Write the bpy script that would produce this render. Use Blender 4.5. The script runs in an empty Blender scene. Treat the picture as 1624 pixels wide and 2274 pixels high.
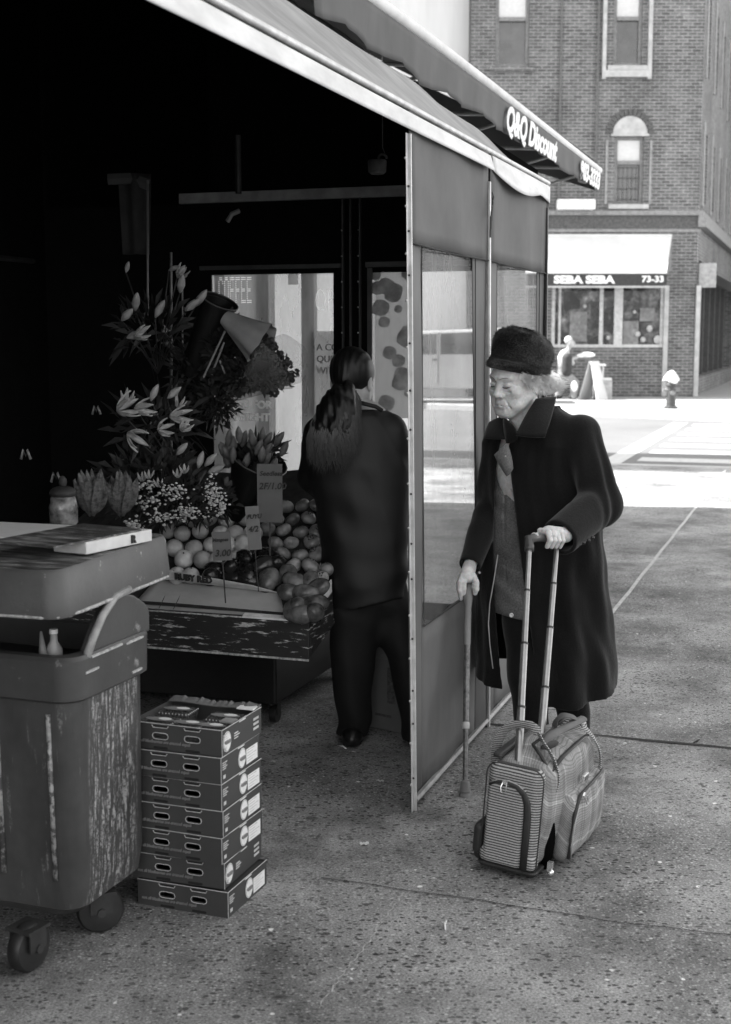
import bpy, math, random
import numpy as np
from mathutils import Matrix, Vector
R = math.radians
random.seed(7)
rng = np.random.default_rng(11)
sc = bpy.context.scene
COL = sc.collection

# ---------------------------------------------------------------- camera
CAM_H = 1.6
PITCH = math.atan(387 / 3000.0)
cam_d = bpy.data.cameras.new("camera")
cam = bpy.data.objects.new("camera", cam_d)
COL.objects.link(cam)
cam.location = (0, 0, CAM_H)
cam.rotation_euler = (math.pi / 2 - PITCH, 0, 0)
cam_d.sensor_fit = 'HORIZONTAL'
cam_d.sensor_width = 36.0
cam_d.lens = 36.0 * 3000 / 1624
cam_d.clip_start = 0.05
cam_d.clip_end = 500
cam_d.dof.use_dof = True
cam_d.dof.focus_distance = 5.0
cam_d.dof.aperture_fstop = 7.0
sc.camera = cam
sc.cycles.use_denoising = True
sc.cycles.max_bounces = 7
sc.cycles.transparent_max_bounces = 12
sc.cycles.caustics_reflective = False
sc.cycles.caustics_refractive = False

# ---------------------------------------------------------------- sky and sun
SUN_EL = R(52)
sun_dir = Vector((math.cos(R(-9)), math.sin(R(-9)), 0))          # the way the light travels, seen from above
world = bpy.data.worlds.new("World")
sc.world = world
world.use_nodes = True
wn = world.node_tree.nodes
wl = world.node_tree.links
sky = wn.new('ShaderNodeTexSky')
sky.sky_type = 'NISHITA'
sky.sun_disc = False
sky.sun_elevation = SUN_EL
sky.sun_rotation = math.atan2(-sun_dir.x, -sun_dir.y)
bw = wn.new('ShaderNodeRGBToBW')                                  # a black and white photograph
wl.new(sky.outputs[0], bw.inputs[0])
wl.new(bw.outputs[0], wn['Background'].inputs[0])
wn['Background'].inputs[1].default_value = 0.15
sun_d = bpy.data.lights.new("sun", 'SUN')
sun_d.energy = 3.0
sun_d.angle = R(0.5)
sun = bpy.data.objects.new("sun", sun_d)
COL.objects.link(sun)
trav = Vector((sun_dir.x * math.cos(SUN_EL), sun_dir.y * math.cos(SUN_EL), -math.sin(SUN_EL)))
sun.rotation_euler = trav.to_track_quat('-Z', 'Y').to_euler()
sun.location = (-10, 5, 30)
sc.view_settings.view_transform = 'Standard'
sc.view_settings.look = 'None'
sc.view_settings.gamma = 1.0
sc.view_settings.exposure = 2.42

# ---------------------------------------------------------------- measuring: photo point + distance -> place
FP, CX, CY = 3000.0, 812.0, 1137.0
def ray(u, v):
    a = (u - CX) / FP; b = (CY - v) / FP
    return Vector((a, math.cos(PITCH) + b * math.sin(PITCH), -math.sin(PITCH) + b * math.cos(PITCH)))
CAM = Vector((0, 0, CAM_H))
def at(u, v, Y):
    d = ray(u, v); return CAM + d * (Y / d.y)
def gnd(u, v, z=0.0):
    d = ray(u, v); return CAM + d * ((z - CAM_H) / d.z)
_d = ray(1844, 750)
AZ = math.atan2(_d.x, _d.y)
S = Vector((math.sin(AZ), math.cos(AZ), 0)); T = Vector((math.cos(AZ), -math.sin(AZ), 0))
P0 = gnd(918, 1800)
def W(s, t, z=0.0): return P0 + S * s + T * t + Vector((0, 0, z))
# frame whose x runs along the street front (s), y points to the building (-t)
FRONT = Matrix.Translation(P0) @ Matrix(((S.x, -T.x, 0, 0), (S.y, -T.y, 0, 0), (0, 0, 1, 0), (0, 0, 0, 1)))
def ps(u, v, s):
    d = ray(u, v); k = (s - (CAM - P0).dot(S)) / d.dot(S); return CAM + d * k
def pt(u, v, t=0.0):
    d = ray(u, v); k = (t - (CAM - P0).dot(T)) / d.dot(T); return CAM + d * k

# ---------------------------------------------------------------- mesh builder
class MB:
    def __init__(self, m=None):
        self.v = []; self.f = []; self.m = m or Matrix.Identity(4)
    def add(self, vs, fs):
        o = len(self.v); m = self.m
        self.v += [tuple(m @ Vector(p)) for p in vs]
        self.f += [tuple(i + o for i in f) for f in fs]
        return self
    def quad(self, *p): return self.add(p, [tuple(range(len(p)))])
    def box(self, lo, hi, taper=None):
        x0, y0, z0 = lo; x1, y1, z1 = hi
        vs = [(x0,y0,z0),(x1,y0,z0),(x1,y1,z0),(x0,y1,z0),(x0,y0,z1),(x1,y0,z1),(x1,y1,z1),(x0,y1,z1)]
        return self.add(vs, [(0,3,2,1),(4,5,6,7),(0,1,5,4),(1,2,6,5),(2,3,7,6),(3,0,4,7)])
    def hexa(self, b, t):
        return self.add(list(b) + list(t), [(0,3,2,1),(4,5,6,7),(0,1,5,4),(1,2,6,5),(2,3,7,6),(3,0,4,7)])
    def tube(self, pts, r, n=8, ry=None, up=(0, 0, 1), closed=False, cap=True):
        pts = [Vector(p) for p in pts]; k = len(pts)
        rs = r if hasattr(r, '__len__') else [r] * k
        rys = (ry if hasattr(ry, '__len__') else [ry] * k) if ry is not None else rs
        vs = []; prev = Vector(up)
        for i, p in enumerate(pts):
            a = pts[(i - 1) % k] if closed else pts[max(i - 1, 0)]
            b = pts[(i + 1) % k] if closed else pts[min(i + 1, k - 1)]
            d = (b - a)
            if d.length < 1e-9: d = Vector((0, 0, 1))
            d.normalize()
            side = prev.cross(d)
            if side.length < 1e-3: side = Vector((1, 0, 0)).cross(d)
            if side.length < 1e-3: side = Vector((0, 1, 0)).cross(d)
            side.normalize(); u = d.cross(side).normalized()
            if ry is None: prev = u
            for j in range(n):
                t = 2 * math.pi * j / n
                vs.append(p + side * (rs[i] * math.cos(t)) + u * (rys[i] * math.sin(t)))
        fs = []
        for i in range(k if closed else k - 1):
            for j in range(n):
                a = i * n + j; b = i * n + (j + 1) % n; c = ((i + 1) % k) * n + (j + 1) % n; d = ((i + 1) % k) * n + j
                fs.append((a, b, c, d))
        if cap and not closed:
            fs.append(tuple(reversed(range(n)))); fs.append(tuple((k - 1) * n + j for j in range(n)))
        return self.add(vs, fs)
    def lathe(self, prof, n=16, m=None):
        vs = []; fs = []
        for r_, z in prof:
            for j in range(n):
                t = 2 * math.pi * j / n
                vs.append(Vector((r_ * math.cos(t), r_ * math.sin(t), z)))
        if m: vs = [m @ p for p in vs]
        k = len(prof)
        for i in range(k - 1):
            for j in range(n):
                fs.append((i*n+j, i*n+(j+1) % n, (i+1)*n+(j+1) % n, (i+1)*n+j))
        fs.append(tuple(reversed(range(n)))); fs.append(tuple((k-1)*n+j for j in range(n)))
        return self.add(vs, fs)
    def sphere(self, c, r, nu=12, nv=8, m=None):
        if not hasattr(r, '__len__'): r = (r, r, r)
        prof = [(math.sin(math.pi * i / nv), -math.cos(math.pi * i / nv)) for i in range(nv + 1)]
        prof[0] = (1e-3, -1); prof[-1] = (1e-3, 1)
        mm = Matrix.Translation(Vector(c)) @ (m or Matrix.Identity(4)) @ Matrix.Diagonal((*r, 1))
        return self.lathe(prof, nu, mm)
    def prism(self, poly, d0, d1, axis='y'):
        n = len(poly)
        def P(a, b, d):
            return (a, d, b) if axis == 'y' else ((d, a, b) if axis == 'x' else (a, b, d))
        vs = [P(a, b, d0) for a, b in poly] + [P(a, b, d1) for a, b in poly]
        fs = [tuple(range(n)), tuple(reversed(range(n, 2 * n)))] + [(i, i + n, (i + 1) % n + n, (i + 1) % n) for i in range(n)]
        return self.add(vs, fs)
    def grid(self, fn, nu, nv):
        vs = [fn(i / nu, j / nv) for j in range(nv + 1) for i in range(nu + 1)]
        fs = [(j*(nu+1)+i, j*(nu+1)+i+1, (j+1)*(nu+1)+i+1, (j+1)*(nu+1)+i) for j in range(nv) for i in range(nu)]
        return self.add(vs, fs)
    def build(self, name, material, parent=None, smooth=False, bevel=0, seg=2, solid=0, sub=0, auto=None):
        me = bpy.data.meshes.new(name)
        vs = self.v
        if parent is not None:
            mi = XF[parent].inverted()
            vs = [tuple(mi @ Vector(p)) for p in vs]
        me.from_pydata(vs, [], self.f)
        me.update()
        if me.validate(): me.update()
        import bmesh
        bm = bmesh.new(); bm.from_mesh(me)
        bmesh.ops.recalc_face_normals(bm, faces=bm.faces)
        bm.to_mesh(me); bm.free()
        if material: me.materials.append(material)
        if smooth:
            me.polygons.foreach_set('use_smooth', [True] * len(me.polygons))
            if auto: me.set_sharp_from_angle(angle=R(auto))
        o = bpy.data.objects.new(name, me); COL.objects.link(o)
        if parent is not None:
            o.parent = parent; XF[o] = XF[parent]
        else:
            XF[o] = Matrix.Identity(4)
        if solid:
            md = o.modifiers.new('thick', 'SOLIDIFY'); md.thickness = solid; md.offset = 0
        if bevel:
            md = o.modifiers.new('bevel', 'BEVEL'); md.width = bevel; md.segments = seg; md.limit_method = 'ANGLE'; md.angle_limit = R(40)
        if sub:
            md = o.modifiers.new('sub', 'SUBSURF'); md.levels = sub; md.render_levels = sub
        return o
XF = {}
def thing(name, label, cat, loc=(0, 0, 0), rotz=0.0, group=None, m=None):
    o = bpy.data.objects.new(name, None); COL.objects.link(o)
    o.empty_display_size = 0.2
    if m is None: m = Matrix.Translation(Vector(loc)) @ Matrix.Rotation(rotz, 4, 'Z')
    o.matrix_world = m
    XF[o] = m
    tag(o, label, cat, group)
    return o
def tag(o, label, cat, group=None):
    o['label'] = label; o['category'] = cat
    if group: o['group'] = group
    return o
def struct(o, kind='structure'):
    o['kind'] = kind; return o
def kids(o): return [c for c in bpy.data.objects if c.parent is o]
def copy_tree(o, m, label, group=None):
    r = o.copy(); COL.objects.link(r); r.matrix_world = m; XF[r] = m; r['label'] = label
    if group: r['group'] = group
    for c in kids(o):
        d = c.copy(); COL.objects.link(d); d.parent = r; XF[d] = m
        for g in kids(c):
            e = g.copy(); COL.objects.link(e); e.parent = d; XF[e] = m
    return r

_txt = {}
def text_mesh(s, size=1.0, extrude=0.0, shear=0.0, bold=0.0, align='LEFT', sp=1.0):
    cu = bpy.data.curves.new('lettering', 'FONT'); cu.body = s; cu.size = size; cu.extrude = extrude
    cu.shear = shear; cu.offset = bold; cu.align_x = align; cu.space_character = sp; cu.resolution_u = 3
    ob = bpy.data.objects.new('lettering', cu); COL.objects.link(ob)
    dg = bpy.context.evaluated_depsgraph_get(); dg.update()
    ev = ob.evaluated_get(dg); me = ev.to_mesh()
    vs = [tuple(v.co) for v in me.vertices]; fs = [tuple(p.vertices) for p in me.polygons]
    lim = max(1.0, len(s)) * size * 1.3
    bad = set(i for i, v in enumerate(vs) if max(abs(v[0]), abs(v[1])) > lim)
    fs = [f for f in fs if not bad.intersection(f)]; vs = [v if i not in bad else (0, 0, 0) for i, v in enumerate(vs)]
    ev.to_mesh_clear(); COL.objects.unlink(ob); bpy.data.objects.remove(ob); bpy.data.curves.remove(cu)
    return vs, fs

# ---------------------------------------------------------------- materials
MAT = {}
def new_mat(name):
    m = bpy.data.materials.new(name); m.use_nodes = True
    nt = m.node_tree; b = nt.nodes['Principled BSDF']
    return m, nt, b
def N(nt, typ, **kw):
    n = nt.nodes.new(typ)
    for k, v in kw.items():
        if k.startswith('i_'):
            key = k[2:]
            n.inputs[int(key) if key.isdigit() else key].default_value = v
        else: setattr(n, k, v)
    return n
def g4(v): return (v, v, v, 1)
def coords(nt, scale=(1, 1, 1), kind='Object', rot=(0, 0, 0)):
    tc = N(nt, 'ShaderNodeTexCoord'); mp = N(nt, 'ShaderNodeMapping')
    mp.inputs['Scale'].default_value = scale; mp.inputs['Rotation'].default_value = rot
    nt.links.new(tc.outputs[kind], mp.inputs[0]); return mp.outputs[0]
def ramp(nt, src, stops, interp='LINEAR'):
    r = N(nt, 'ShaderNodeValToRGB'); r.color_ramp.interpolation = interp
    el = r.color_ramp.elements
    while len(el) > 1: el.remove(el[-1])
    el[0].position = stops[0][0]; el[0].color = g4(stops[0][1])
    for p, c in stops[1:]:
        e = el.new(p); e.color = g4(c)
    nt.links.new(src, r.inputs[0]); return r.outputs[0]
def mixc(nt, fac, a, b, mode='MIX'):
    n = N(nt, 'ShaderNodeMix', data_type='RGBA', blend_type=mode)
    for sock, val in ((n.inputs['Factor'], fac), (n.inputs[6], a), (n.inputs[7], b)):
        if isinstance(val, (int, float)):
            if sock.type == 'RGBA': sock.default_value = g4(val)
            else: sock.default_value = val
        else: nt.links.new(val, sock)
    return n.outputs[2]
def noise(nt, co, scale, detail=4, rough=.6):
    n = N(nt, 'ShaderNodeTexNoise'); n.inputs['Scale'].default_value = scale; n.inputs['Detail'].default_value = detail
    n.inputs['Roughness'].default_value = rough
    if co: nt.links.new(co, n.inputs['Vector'])
    return n.outputs[0]
def bump(nt, b, src, strength=.3, dist=.01):
    n = N(nt, 'ShaderNodeBump'); n.inputs['Strength'].default_value = strength; n.inputs['Distance'].default_value = dist
    nt.links.new(src, n.inputs['Height']); nt.links.new(n.outputs[0], b.inputs['Normal'])
def mat(name, c, rough=.7, metal=0.0, var=.25, scale=12, bmp=.0, bscale=80, stretch=(1, 1, 1), spec=.5, sheen=0.0):
    if name in MAT: return MAT[name]
    m, nt, b = new_mat(name)
    co = coords(nt, stretch)
    n = noise(nt, co, scale)
    nt.links.new(ramp(nt, n, [(.3, c * (1 - var)), (.7, min(1, c * (1 + var)))]), b.inputs['Base Color'])
    b.inputs['Roughness'].default_value = rough; b.inputs['Metallic'].default_value = metal
    b.inputs['Specular IOR Level'].default_value = spec
    if sheen: b.inputs['Sheen Weight'].default_value = sheen; b.inputs['Sheen Roughness'].default_value = .5
    if bmp: bump(nt, b, noise(nt, co, bscale), bmp, .004)
    MAT[name] = m; return m
def worn(name, c, worn_c, scale, thr, stretch=(1, 1, 1), rough=.5, soft=.04, detail=8, fine=60, bmp=.1):
    """paint with chips and scrapes that show the lighter stuff beneath"""
    if name in MAT: return MAT[name]
    m, nt, b = new_mat(name)
    co = coords(nt, stretch)
    a = noise(nt, co, scale, detail, .7)
    base = ramp(nt, noise(nt, coords(nt), 6), [(.3, c * .8), (.7, c * 1.2)])
    k = ramp(nt, a, [(thr, 0), (thr + soft, 1)])
    wc = ramp(nt, noise(nt, coords(nt), fine), [(.3, worn_c * .6), (.7, worn_c * 1.2)])
    nt.links.new(mixc(nt, k, base, wc), b.inputs['Base Color'])
    b.inputs['Roughness'].default_value = rough
    bump(nt, b, a, bmp, .01)
    MAT[name] = m; return m

# ---------------------------------------------------------------- implicit surfaces -> one continuous mesh
def sd_caps(P, a, b, ra, rb):
    a = np.array(a, np.float32); b = np.array(b, np.float32); ab = b - a
    h = np.clip(((P - a) @ ab) / float(ab @ ab + 1e-12), 0, 1)
    return np.linalg.norm(P - a - h[:, None] * ab, axis=1) - (ra + (rb - ra) * h)
def sd_ell(P, c, r, rot=None):
    q = P - np.array(c, np.float32)
    if rot is not None: q = q @ np.array(rot, np.float32)       # rot: columns are the axes of the ellipsoid
    r = np.array(r, np.float32)
    k = np.linalg.norm(q / r, axis=1); k2 = np.linalg.norm(q / (r * r), axis=1) + 1e-6
    return k * (k - 1) / k2
def smin(a, b, k):
    h = np.clip(.5 + .5 * (b - a) / k, 0, 1)
    return b + (a - b) * h - k * h * (1 - h)
def smax(a, b, k): return -smin(-a, -b, k)
def sd_loft(P, rows, flat=True):
    """rows: (z, cx, cy, a, b, yaw) from low to high - an upright stack of ellipses"""
    rows = np.array(rows, np.float32); z = P[:, 2]; zz = np.clip(z, rows[0, 0], rows[-1, 0])
    cx, cy, a, b, yw = (np.interp(zz, rows[:, 0], rows[:, i]) for i in range(1, 6))
    x = P[:, 0] - cx; y = P[:, 1] - cy
    c, s = np.cos(yw), np.sin(yw)
    u = x * c + y * s; v = -x * s + y * c
    k = np.sqrt((u / a) ** 2 + (v / b) ** 2) + 1e-6
    k2 = np.sqrt((u / a ** 2) ** 2 + (v / b ** 2) ** 2) + 1e-5
    d = k * (k - 1) / k2
    return np.maximum(d, np.maximum(z - rows[-1, 0], rows[0, 0] - z))
def sdf_mesh(fn, lo, hi, h, margin=.02):
    lo = np.array(lo, np.float32); hi = np.array(hi, np.float32); B = 8
    nb = np.ceil((hi - lo) / (h * B)).astype(int); n = nb * B + 1
    ax = [np.arange(nb[i]) * B * h + lo[i] + B * h / 2 for i in range(3)]
    G = np.stack(np.meshgrid(*ax, indexing='ij'), -1).reshape(-1, 3).astype(np.float32)
    c = fn(G); half = B * h * .9
    fld = np.repeat(np.repeat(np.repeat(c.reshape(nb), B, 0), B, 1), B, 2).astype(np.float32)
    F = np.full(n, 1.0, np.float32); F[:-1, :-1, :-1] = fld
    near = np.abs(c) < half + margin
    loc = np.stack(np.meshgrid(*([np.arange(B + 1)] * 3), indexing='ij'), -1).reshape(-1, 3)
    ids = np.argwhere(near.reshape(nb))
    for k in range(0, len(ids), 400):
        I = (ids[k:k + 400, None, :] * B + loc[None]).reshape(-1, 3)
        val = fn((I * h + lo).astype(np.float32))
        F[I[:, 0], I[:, 1], I[:, 2]] = val
    s = F < 0
    cs = np.zeros(np.array(F.shape) - 1, np.int8)
    corners = [(i, j, k) for i in (0, 1) for j in (0, 1) for k in (0, 1)]
    sh = np.array(F.shape) - 1
    for i, j, k in corners: cs += s[i:i + sh[0], j:j + sh[1], k:k + sh[2]]
    act = np.argwhere((cs > 0) & (cs < 8))
    idx = np.full(sh, -1, np.int64); idx[act[:, 0], act[:, 1], act[:, 2]] = np.arange(len(act))
    acc = np.zeros((len(act), 3)); cnt = np.zeros(len(act))
    val = {c_: F[act[:, 0] + c_[0], act[:, 1] + c_[1], act[:, 2] + c_[2]] for c_ in corners}
    for a_ in corners:
        for d in range(3):
            if a_[d]: continue
            b_ = list(a_); b_[d] = 1; b_ = tuple(b_)
            va, vb = val[a_], val[b_]; m_ = (va < 0) != (vb < 0)
            t = np.where(m_, va / np.where(m_, va - vb, 1), 0)
            p = np.array(a_, float)[None] + np.zeros((len(act), 3)); p[:, d] += t
            acc[m_] += p[m_]; cnt[m_] += 1
    V = (act + acc / cnt[:, None]) * h + lo
    faces = []
    for d in range(3):
        e = [1, 1, 1]; e[d] = 0
        A = [slice(None)] * 3; Bs = [slice(None)] * 3
        A[d] = slice(0, -1); Bs[d] = slice(1, None)
        ch = s[tuple(A)] != s[tuple(Bs)]
        q = np.argwhere(ch); o1, o2 = [(1, 2), (2, 0), (0, 1)][d]
        q = q[(q[:, o1] > 0) & (q[:, o2] > 0) & (q[:, o1] < sh[o1]) & (q[:, o2] < sh[o2])]
        def g(a1, a2):
            r = q.copy(); r[:, o1] -= a1; r[:, o2] -= a2
            return idx[r[:, 0], r[:, 1], r[:, 2]]
        quad = np.stack([g(1, 1), g(0, 1), g(0, 0), g(1, 0)], 1)
        fl = s[q[:, 0], q[:, 1], q[:, 2]]
        quad[~fl] = quad[~fl][:, ::-1]
        faces.append(quad[(quad >= 0).all(1)])
    return V, np.concatenate(faces)
def np_obj(name, V, Fq, material, parent=None, smooth=True, iters=1):
    V = np.asarray(V, float)
    if iters:
        for _ in range(iters):                                   # a light relax takes the voxel steps away
            acc = np.zeros_like(V); cn = np.zeros(len(V))
            for a_, b_ in ((0, 1), (1, 2), (2, 3), (3, 0)):
                i, j = Fq[:, a_], Fq[:, b_]
                for k in range(3):
                    acc[:, k] += np.bincount(i, V[j, k], len(V)) + np.bincount(j, V[i, k], len(V))
                cn += np.bincount(i, minlength=len(V)) + np.bincount(j, minlength=len(V))
            V = V * .5 + acc / np.maximum(cn, 1)[:, None] * .5
    if parent is not None:
        mi = np.array(XF[parent].inverted()); V = V @ mi[:3, :3].T + mi[:3, 3]
    me = bpy.data.meshes.new(name)
    me.vertices.add(len(V)); me.vertices.foreach_set('co', V.ravel())
    me.loops.add(len(Fq) * 4); me.loops.foreach_set('vertex_index', Fq.ravel().astype(np.int32))
    me.polygons.add(len(Fq)); me.polygons.foreach_set('loop_start', (np.arange(len(Fq)) * 4).astype(np.int32))
    me.polygons.foreach_set('loop_total', np.full(len(Fq), 4, np.int32))
    me.update(calc_edges=True)
    if smooth: me.polygons.foreach_set('use_smooth', [True] * len(Fq))
    me.materials.append(material)
    o = bpy.data.objects.new(name, me); COL.objects.link(o)
    if parent is not None: o.parent = parent; XF[o] = XF[parent]
    else: XF[o] = Matrix.Identity(4)
    return o
# ================================================================ surfaces of the setting
def pavement_mat():
    m, nt, b = new_mat('pavement concrete')
    co = coords(nt)
    big = noise(nt, co, .9, 3); mid = noise(nt, co, 7, 5); fine = noise(nt, co, 150, 3, .7)
    col = ramp(nt, big, [(.38, .20), (.62, .35)])
    col = mixc(nt, 1.0, col, ramp(nt, mid, [(.25, .72), (.75, 1.2)]), 'MULTIPLY')
    col = mixc(nt, 1.0, col, ramp(nt, fine, [(.3, .35), (.7, 1.6)]), 'MULTIPLY')
    # dark stones and chips of the worn surface
    def specks(scale, lo, hi, keep, sx=1.0):
        v = N(nt, 'ShaderNodeTexVoronoi'); v.inputs['Scale'].default_value = scale; v.inputs['Randomness'].default_value = 1
        c2 = coords(nt, (1, sx, 1)); 
        wob = N(nt, 'ShaderNodeTexNoise'); wob.inputs['Scale'].default_value = scale * 1.5
        nt.links.new(c2, wob.inputs['Vector'])
        mx = N(nt, 'ShaderNodeVectorMath', operation='MULTIPLY_ADD'); mx.inputs[1].default_value = (.5 / scale,) * 3
        nt.links.new(wob.outputs['Color'], mx.inputs[0]); nt.links.new(c2, mx.inputs[2])
        nt.links.new(mx.outputs[0], v.inputs['Vector'])
        k = ramp(nt, v.outputs['Distance'], [(lo, 1), (hi, 0)])
        bwn = N(nt, 'ShaderNodeRGBToBW'); nt.links.new(v.outputs['Color'], bwn.inputs[0])
        sel = ramp(nt, bwn.outputs[0], [(keep, 0), (keep + .03, 1)])
        return mixc(nt, 1.0, k, sel, 'MULTIPLY')
    # how close to the stall: that side is pitted and stained, the open side is sprinkled with pale stones
    sep = N(nt, 'ShaderNodeSeparateXYZ'); nt.links.new(co, sep.inputs[0])
    dark_zone = ramp(nt, noise(nt, co, 1.4, 2), [(.3, .45), (.62, 1)])
    d0 = mixc(nt, 1.0, specks(21, .17, .24, .58, 1.5), dark_zone, 'MULTIPLY')
    d1 = mixc(nt, 1.0, specks(36, .24, .32, .50, 1.4), dark_zone, 'MULTIPLY')
    d2 = mixc(nt, 1.0, specks(62, .26, .36, .52), dark_zone, 'MULTIPLY')
    l1 = specks(48, .18, .28, .62, 1.3); l2 = specks(100, .28, .40, .52)
    l3 = specks(17, .10, .14, .72); gum = specks(3.1, .055, .085, .5)
    col = mixc(nt, l2, col, .42); col = mixc(nt, l1, col, .52)
    col = mixc(nt, l3, col, .85)
    col = mixc(nt, d0, col, .012)
    col = mixc(nt, d1, col, .015); col = mixc(nt, d2, col, .03)
    col = mixc(nt, mixc(nt, 1.0, gum, .75, 'MULTIPLY'), col, .05)
    stain = ramp(nt, noise(nt, coords(nt, (1, 1, 1), rot=(0, 0, 1)), 2.1, 6, .65), [(.36, .50), (.5, .95), (.68, 1.25)])
    col = mixc(nt, 1.0, col, stain, 'MULTIPLY')
    nt.links.new(col, b.inputs['Base Color'])
    b.inputs['Roughness'].default_value = .8
    bump(nt, b, fine, .35, .004)
    return m
def asphalt_mat():
    m, nt, b = new_mat('road asphalt'); co = coords(nt)
    c = ramp(nt, noise(nt, co, 60, 4), [(.3, .10), (.7, .15)])
    c = mixc(nt, 1.0, c, ramp(nt, noise(nt, co, .5, 3), [(.3, .85), (.7, 1.15)]), 'MULTIPLY')
    nt.links.new(c, b.inputs['Base Color']); b.inputs['Roughness'].default_value = .85
    return m
def brick_mat(name, c1, c2, mortar, scale=1.0, rotz=0.0):
    m, nt, b = new_mat(name)
    tc = N(nt, 'ShaderNodeTexCoord'); sp = N(nt, 'ShaderNodeSeparateXYZ'); nt.links.new(tc.outputs['Object'], sp.inputs[0])
    ad = N(nt, 'ShaderNodeMath', operation='ADD'); nt.links.new(sp.outputs[0], ad.inputs[0]); nt.links.new(sp.outputs[1], ad.inputs[1])
    cb = N(nt, 'ShaderNodeCombineXYZ'); nt.links.new(ad.outputs[0], cb.inputs[0]); nt.links.new(sp.outputs[2], cb.inputs[1])
    br = N(nt, 'ShaderNodeTexBrick'); nt.links.new(cb.outputs[0], br.inputs['Vector'])
    br.inputs['Scale'].default_value = scale; br.inputs['Brick Width'].default_value = .24; br.inputs['Row Height'].default_value = .085
    br.inputs['Mortar Size'].default_value = .011; br.inputs['Mortar Smooth'].default_value = .3
    br.inputs['Color1'].default_value = g4(c1); br.inputs['Color2'].default_value = g4(c2); br.inputs['Mortar'].default_value = g4(mortar)
    col = mixc(nt, 1.0, br.outputs[0], ramp(nt, noise(nt, coords(nt), .55, 6, .7), [(.3, .62), (.7, 1.35)]), 'MULTIPLY')
    col = mixc(nt, 1.0, col, ramp(nt, noise(nt, coords(nt, (5, 5, 12)), 1.0, 3), [(.3, .75), (.7, 1.25)]), 'MULTIPLY')
    nt.links.new(col, b.inputs['Base Color']); b.inputs['Roughness'].default_value = .85
    bump(nt, b, br.outputs['Fac'], -.4, .01)
    return m
def glass_mat(name, c=.02, rough=.04):
    m, nt, b = new_mat(name)
    nt.links.new(ramp(nt, noise(nt, coords(nt), 2.5, 4), [(.35, c), (.75, c * 3)]), b.inputs['Base Color'])
    b.inputs['Roughness'].default_value = rough; b.inputs['Specular IOR Level'].default_value = .9
    return m
def clear_mat(name, haze=.2, c=.8, tcol=.9, rough=.12):
    """soft clear vinyl: mostly see-through, a little milky and glossy"""
    m, nt, b = new_mat(name); out = nt.nodes['Material Output']
    tr = N(nt, 'ShaderNodeBsdfTransparent'); tr.inputs[0].default_value = g4(tcol)
    df = N(nt, 'ShaderNodeBsdfDiffuse'); df.inputs[0].default_value = g4(c)
    tl = N(nt, 'ShaderNodeBsdfTranslucent'); tl.inputs[0].default_value = g4(c)
    gl = N(nt, 'ShaderNodeBsdfGlossy'); gl.inputs['Roughness'].default_value = rough; gl.inputs[0].default_value = g4(.9)
    m1 = N(nt, 'ShaderNodeMixShader'); m1.inputs[0].default_value = .5
    nt.links.new(df.outputs[0], m1.inputs[1]); nt.links.new(tl.outputs[0], m1.inputs[2])
    m2 = N(nt, 'ShaderNodeMixShader')
    co = coords(nt, (3, 3, .8))
    nt.links.new(ramp(nt, noise(nt, co, 2.2, 5), [(.3, haze * .55), (.72, haze * 1.5)]), m2.inputs[0])
    nt.links.new(tr.outputs[0], m2.inputs[1]); nt.links.new(m1.outputs[0], m2.inputs[2])
    fr = N(nt, 'ShaderNodeFresnel'); fr.inputs[0].default_value = 1.12
    bn = N(nt, 'ShaderNodeBump'); bn.inputs['Strength'].default_value = .15; bn.inputs['Distance'].default_value = .01
    nt.links.new(noise(nt, coords(nt, (4, 4, 1)), 2.0, 2), bn.inputs['Height'])
    nt.links.new(bn.outputs[0], gl.inputs['Normal'])
    m3 = N(nt, 'ShaderNodeMixShader'); m3.inputs[0].default_value = .035
    nt.links.new(m2.outputs[0], m3.inputs[1]); nt.links.new(gl.outputs[0], m3.inputs[2])
    nt.links.new(m3.outputs[0], out.inputs[0])
    b.inputs['Base Color'].default_value = g4(c)
    return m
def wall_holes(mb, x0, x1, z0, z1, holes, depth=.22, y=0.0):
    xs = sorted(set([x0, x1] + [h[i] for h in holes for i in (0, 1)])); zs = sorted(set([z0, z1] + [h[i] for h in holes for i in (2, 3)]))
    xs = [x for x in xs if x0 <= x <= x1]; zs = [z for z in zs if z0 <= z <= z1]
    for i in range(len(xs) - 1):
        for j in range(len(zs) - 1):
            cx, cz = (xs[i] + xs[i+1]) / 2, (zs[j] + zs[j+1]) / 2
            if any(h[0] < cx < h[1] and h[2] < cz < h[3] for h in holes): continue
            mb.quad((xs[i], y, zs[j]), (xs[i+1], y, zs[j]), (xs[i+1], y, zs[j+1]), (xs[i], y, zs[j+1]))
    for a, b_, c, d in holes:
        mb.quad((a, y, c), (a, y + depth, c), (a, y + depth, d), (a, y, d)); mb.quad((b_, y, c), (b_, y, d), (b_, y + depth, d), (b_, y + depth, c))
        mb.quad((a, y, d), (a, y + depth, d), (b_, y + depth, d), (b_, y, d)); mb.quad((a, y, c), (b_, y, c), (b_, y + depth, c), (a, y + depth, c))

PAV = pavement_mat()
ASPH = asphalt_mat()
WHITE = mat('white paint', .75, .6, var=.12, scale=5)
CONC = mat('pale concrete', .36, .85, var=.15, scale=8, bmp=.2)
FARCONC = mat('far pavement concrete', .33, .85, var=.12, scale=3, bmp=.1)
BLACK = mat('black void', .004, .9, var=.1, spec=.0)
GLASS = glass_mat('dark shop glass')
BLIND = mat('pale window blind', .62, .8, var=.06)

# road: one sheet to the horizon
mb = MB(); mb.quad((-220, -60, -.14), (220, -60, -.14), (220, 340, -.14), (-220, 340, -.14))
struct(mb.build('road', ASPH))
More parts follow.
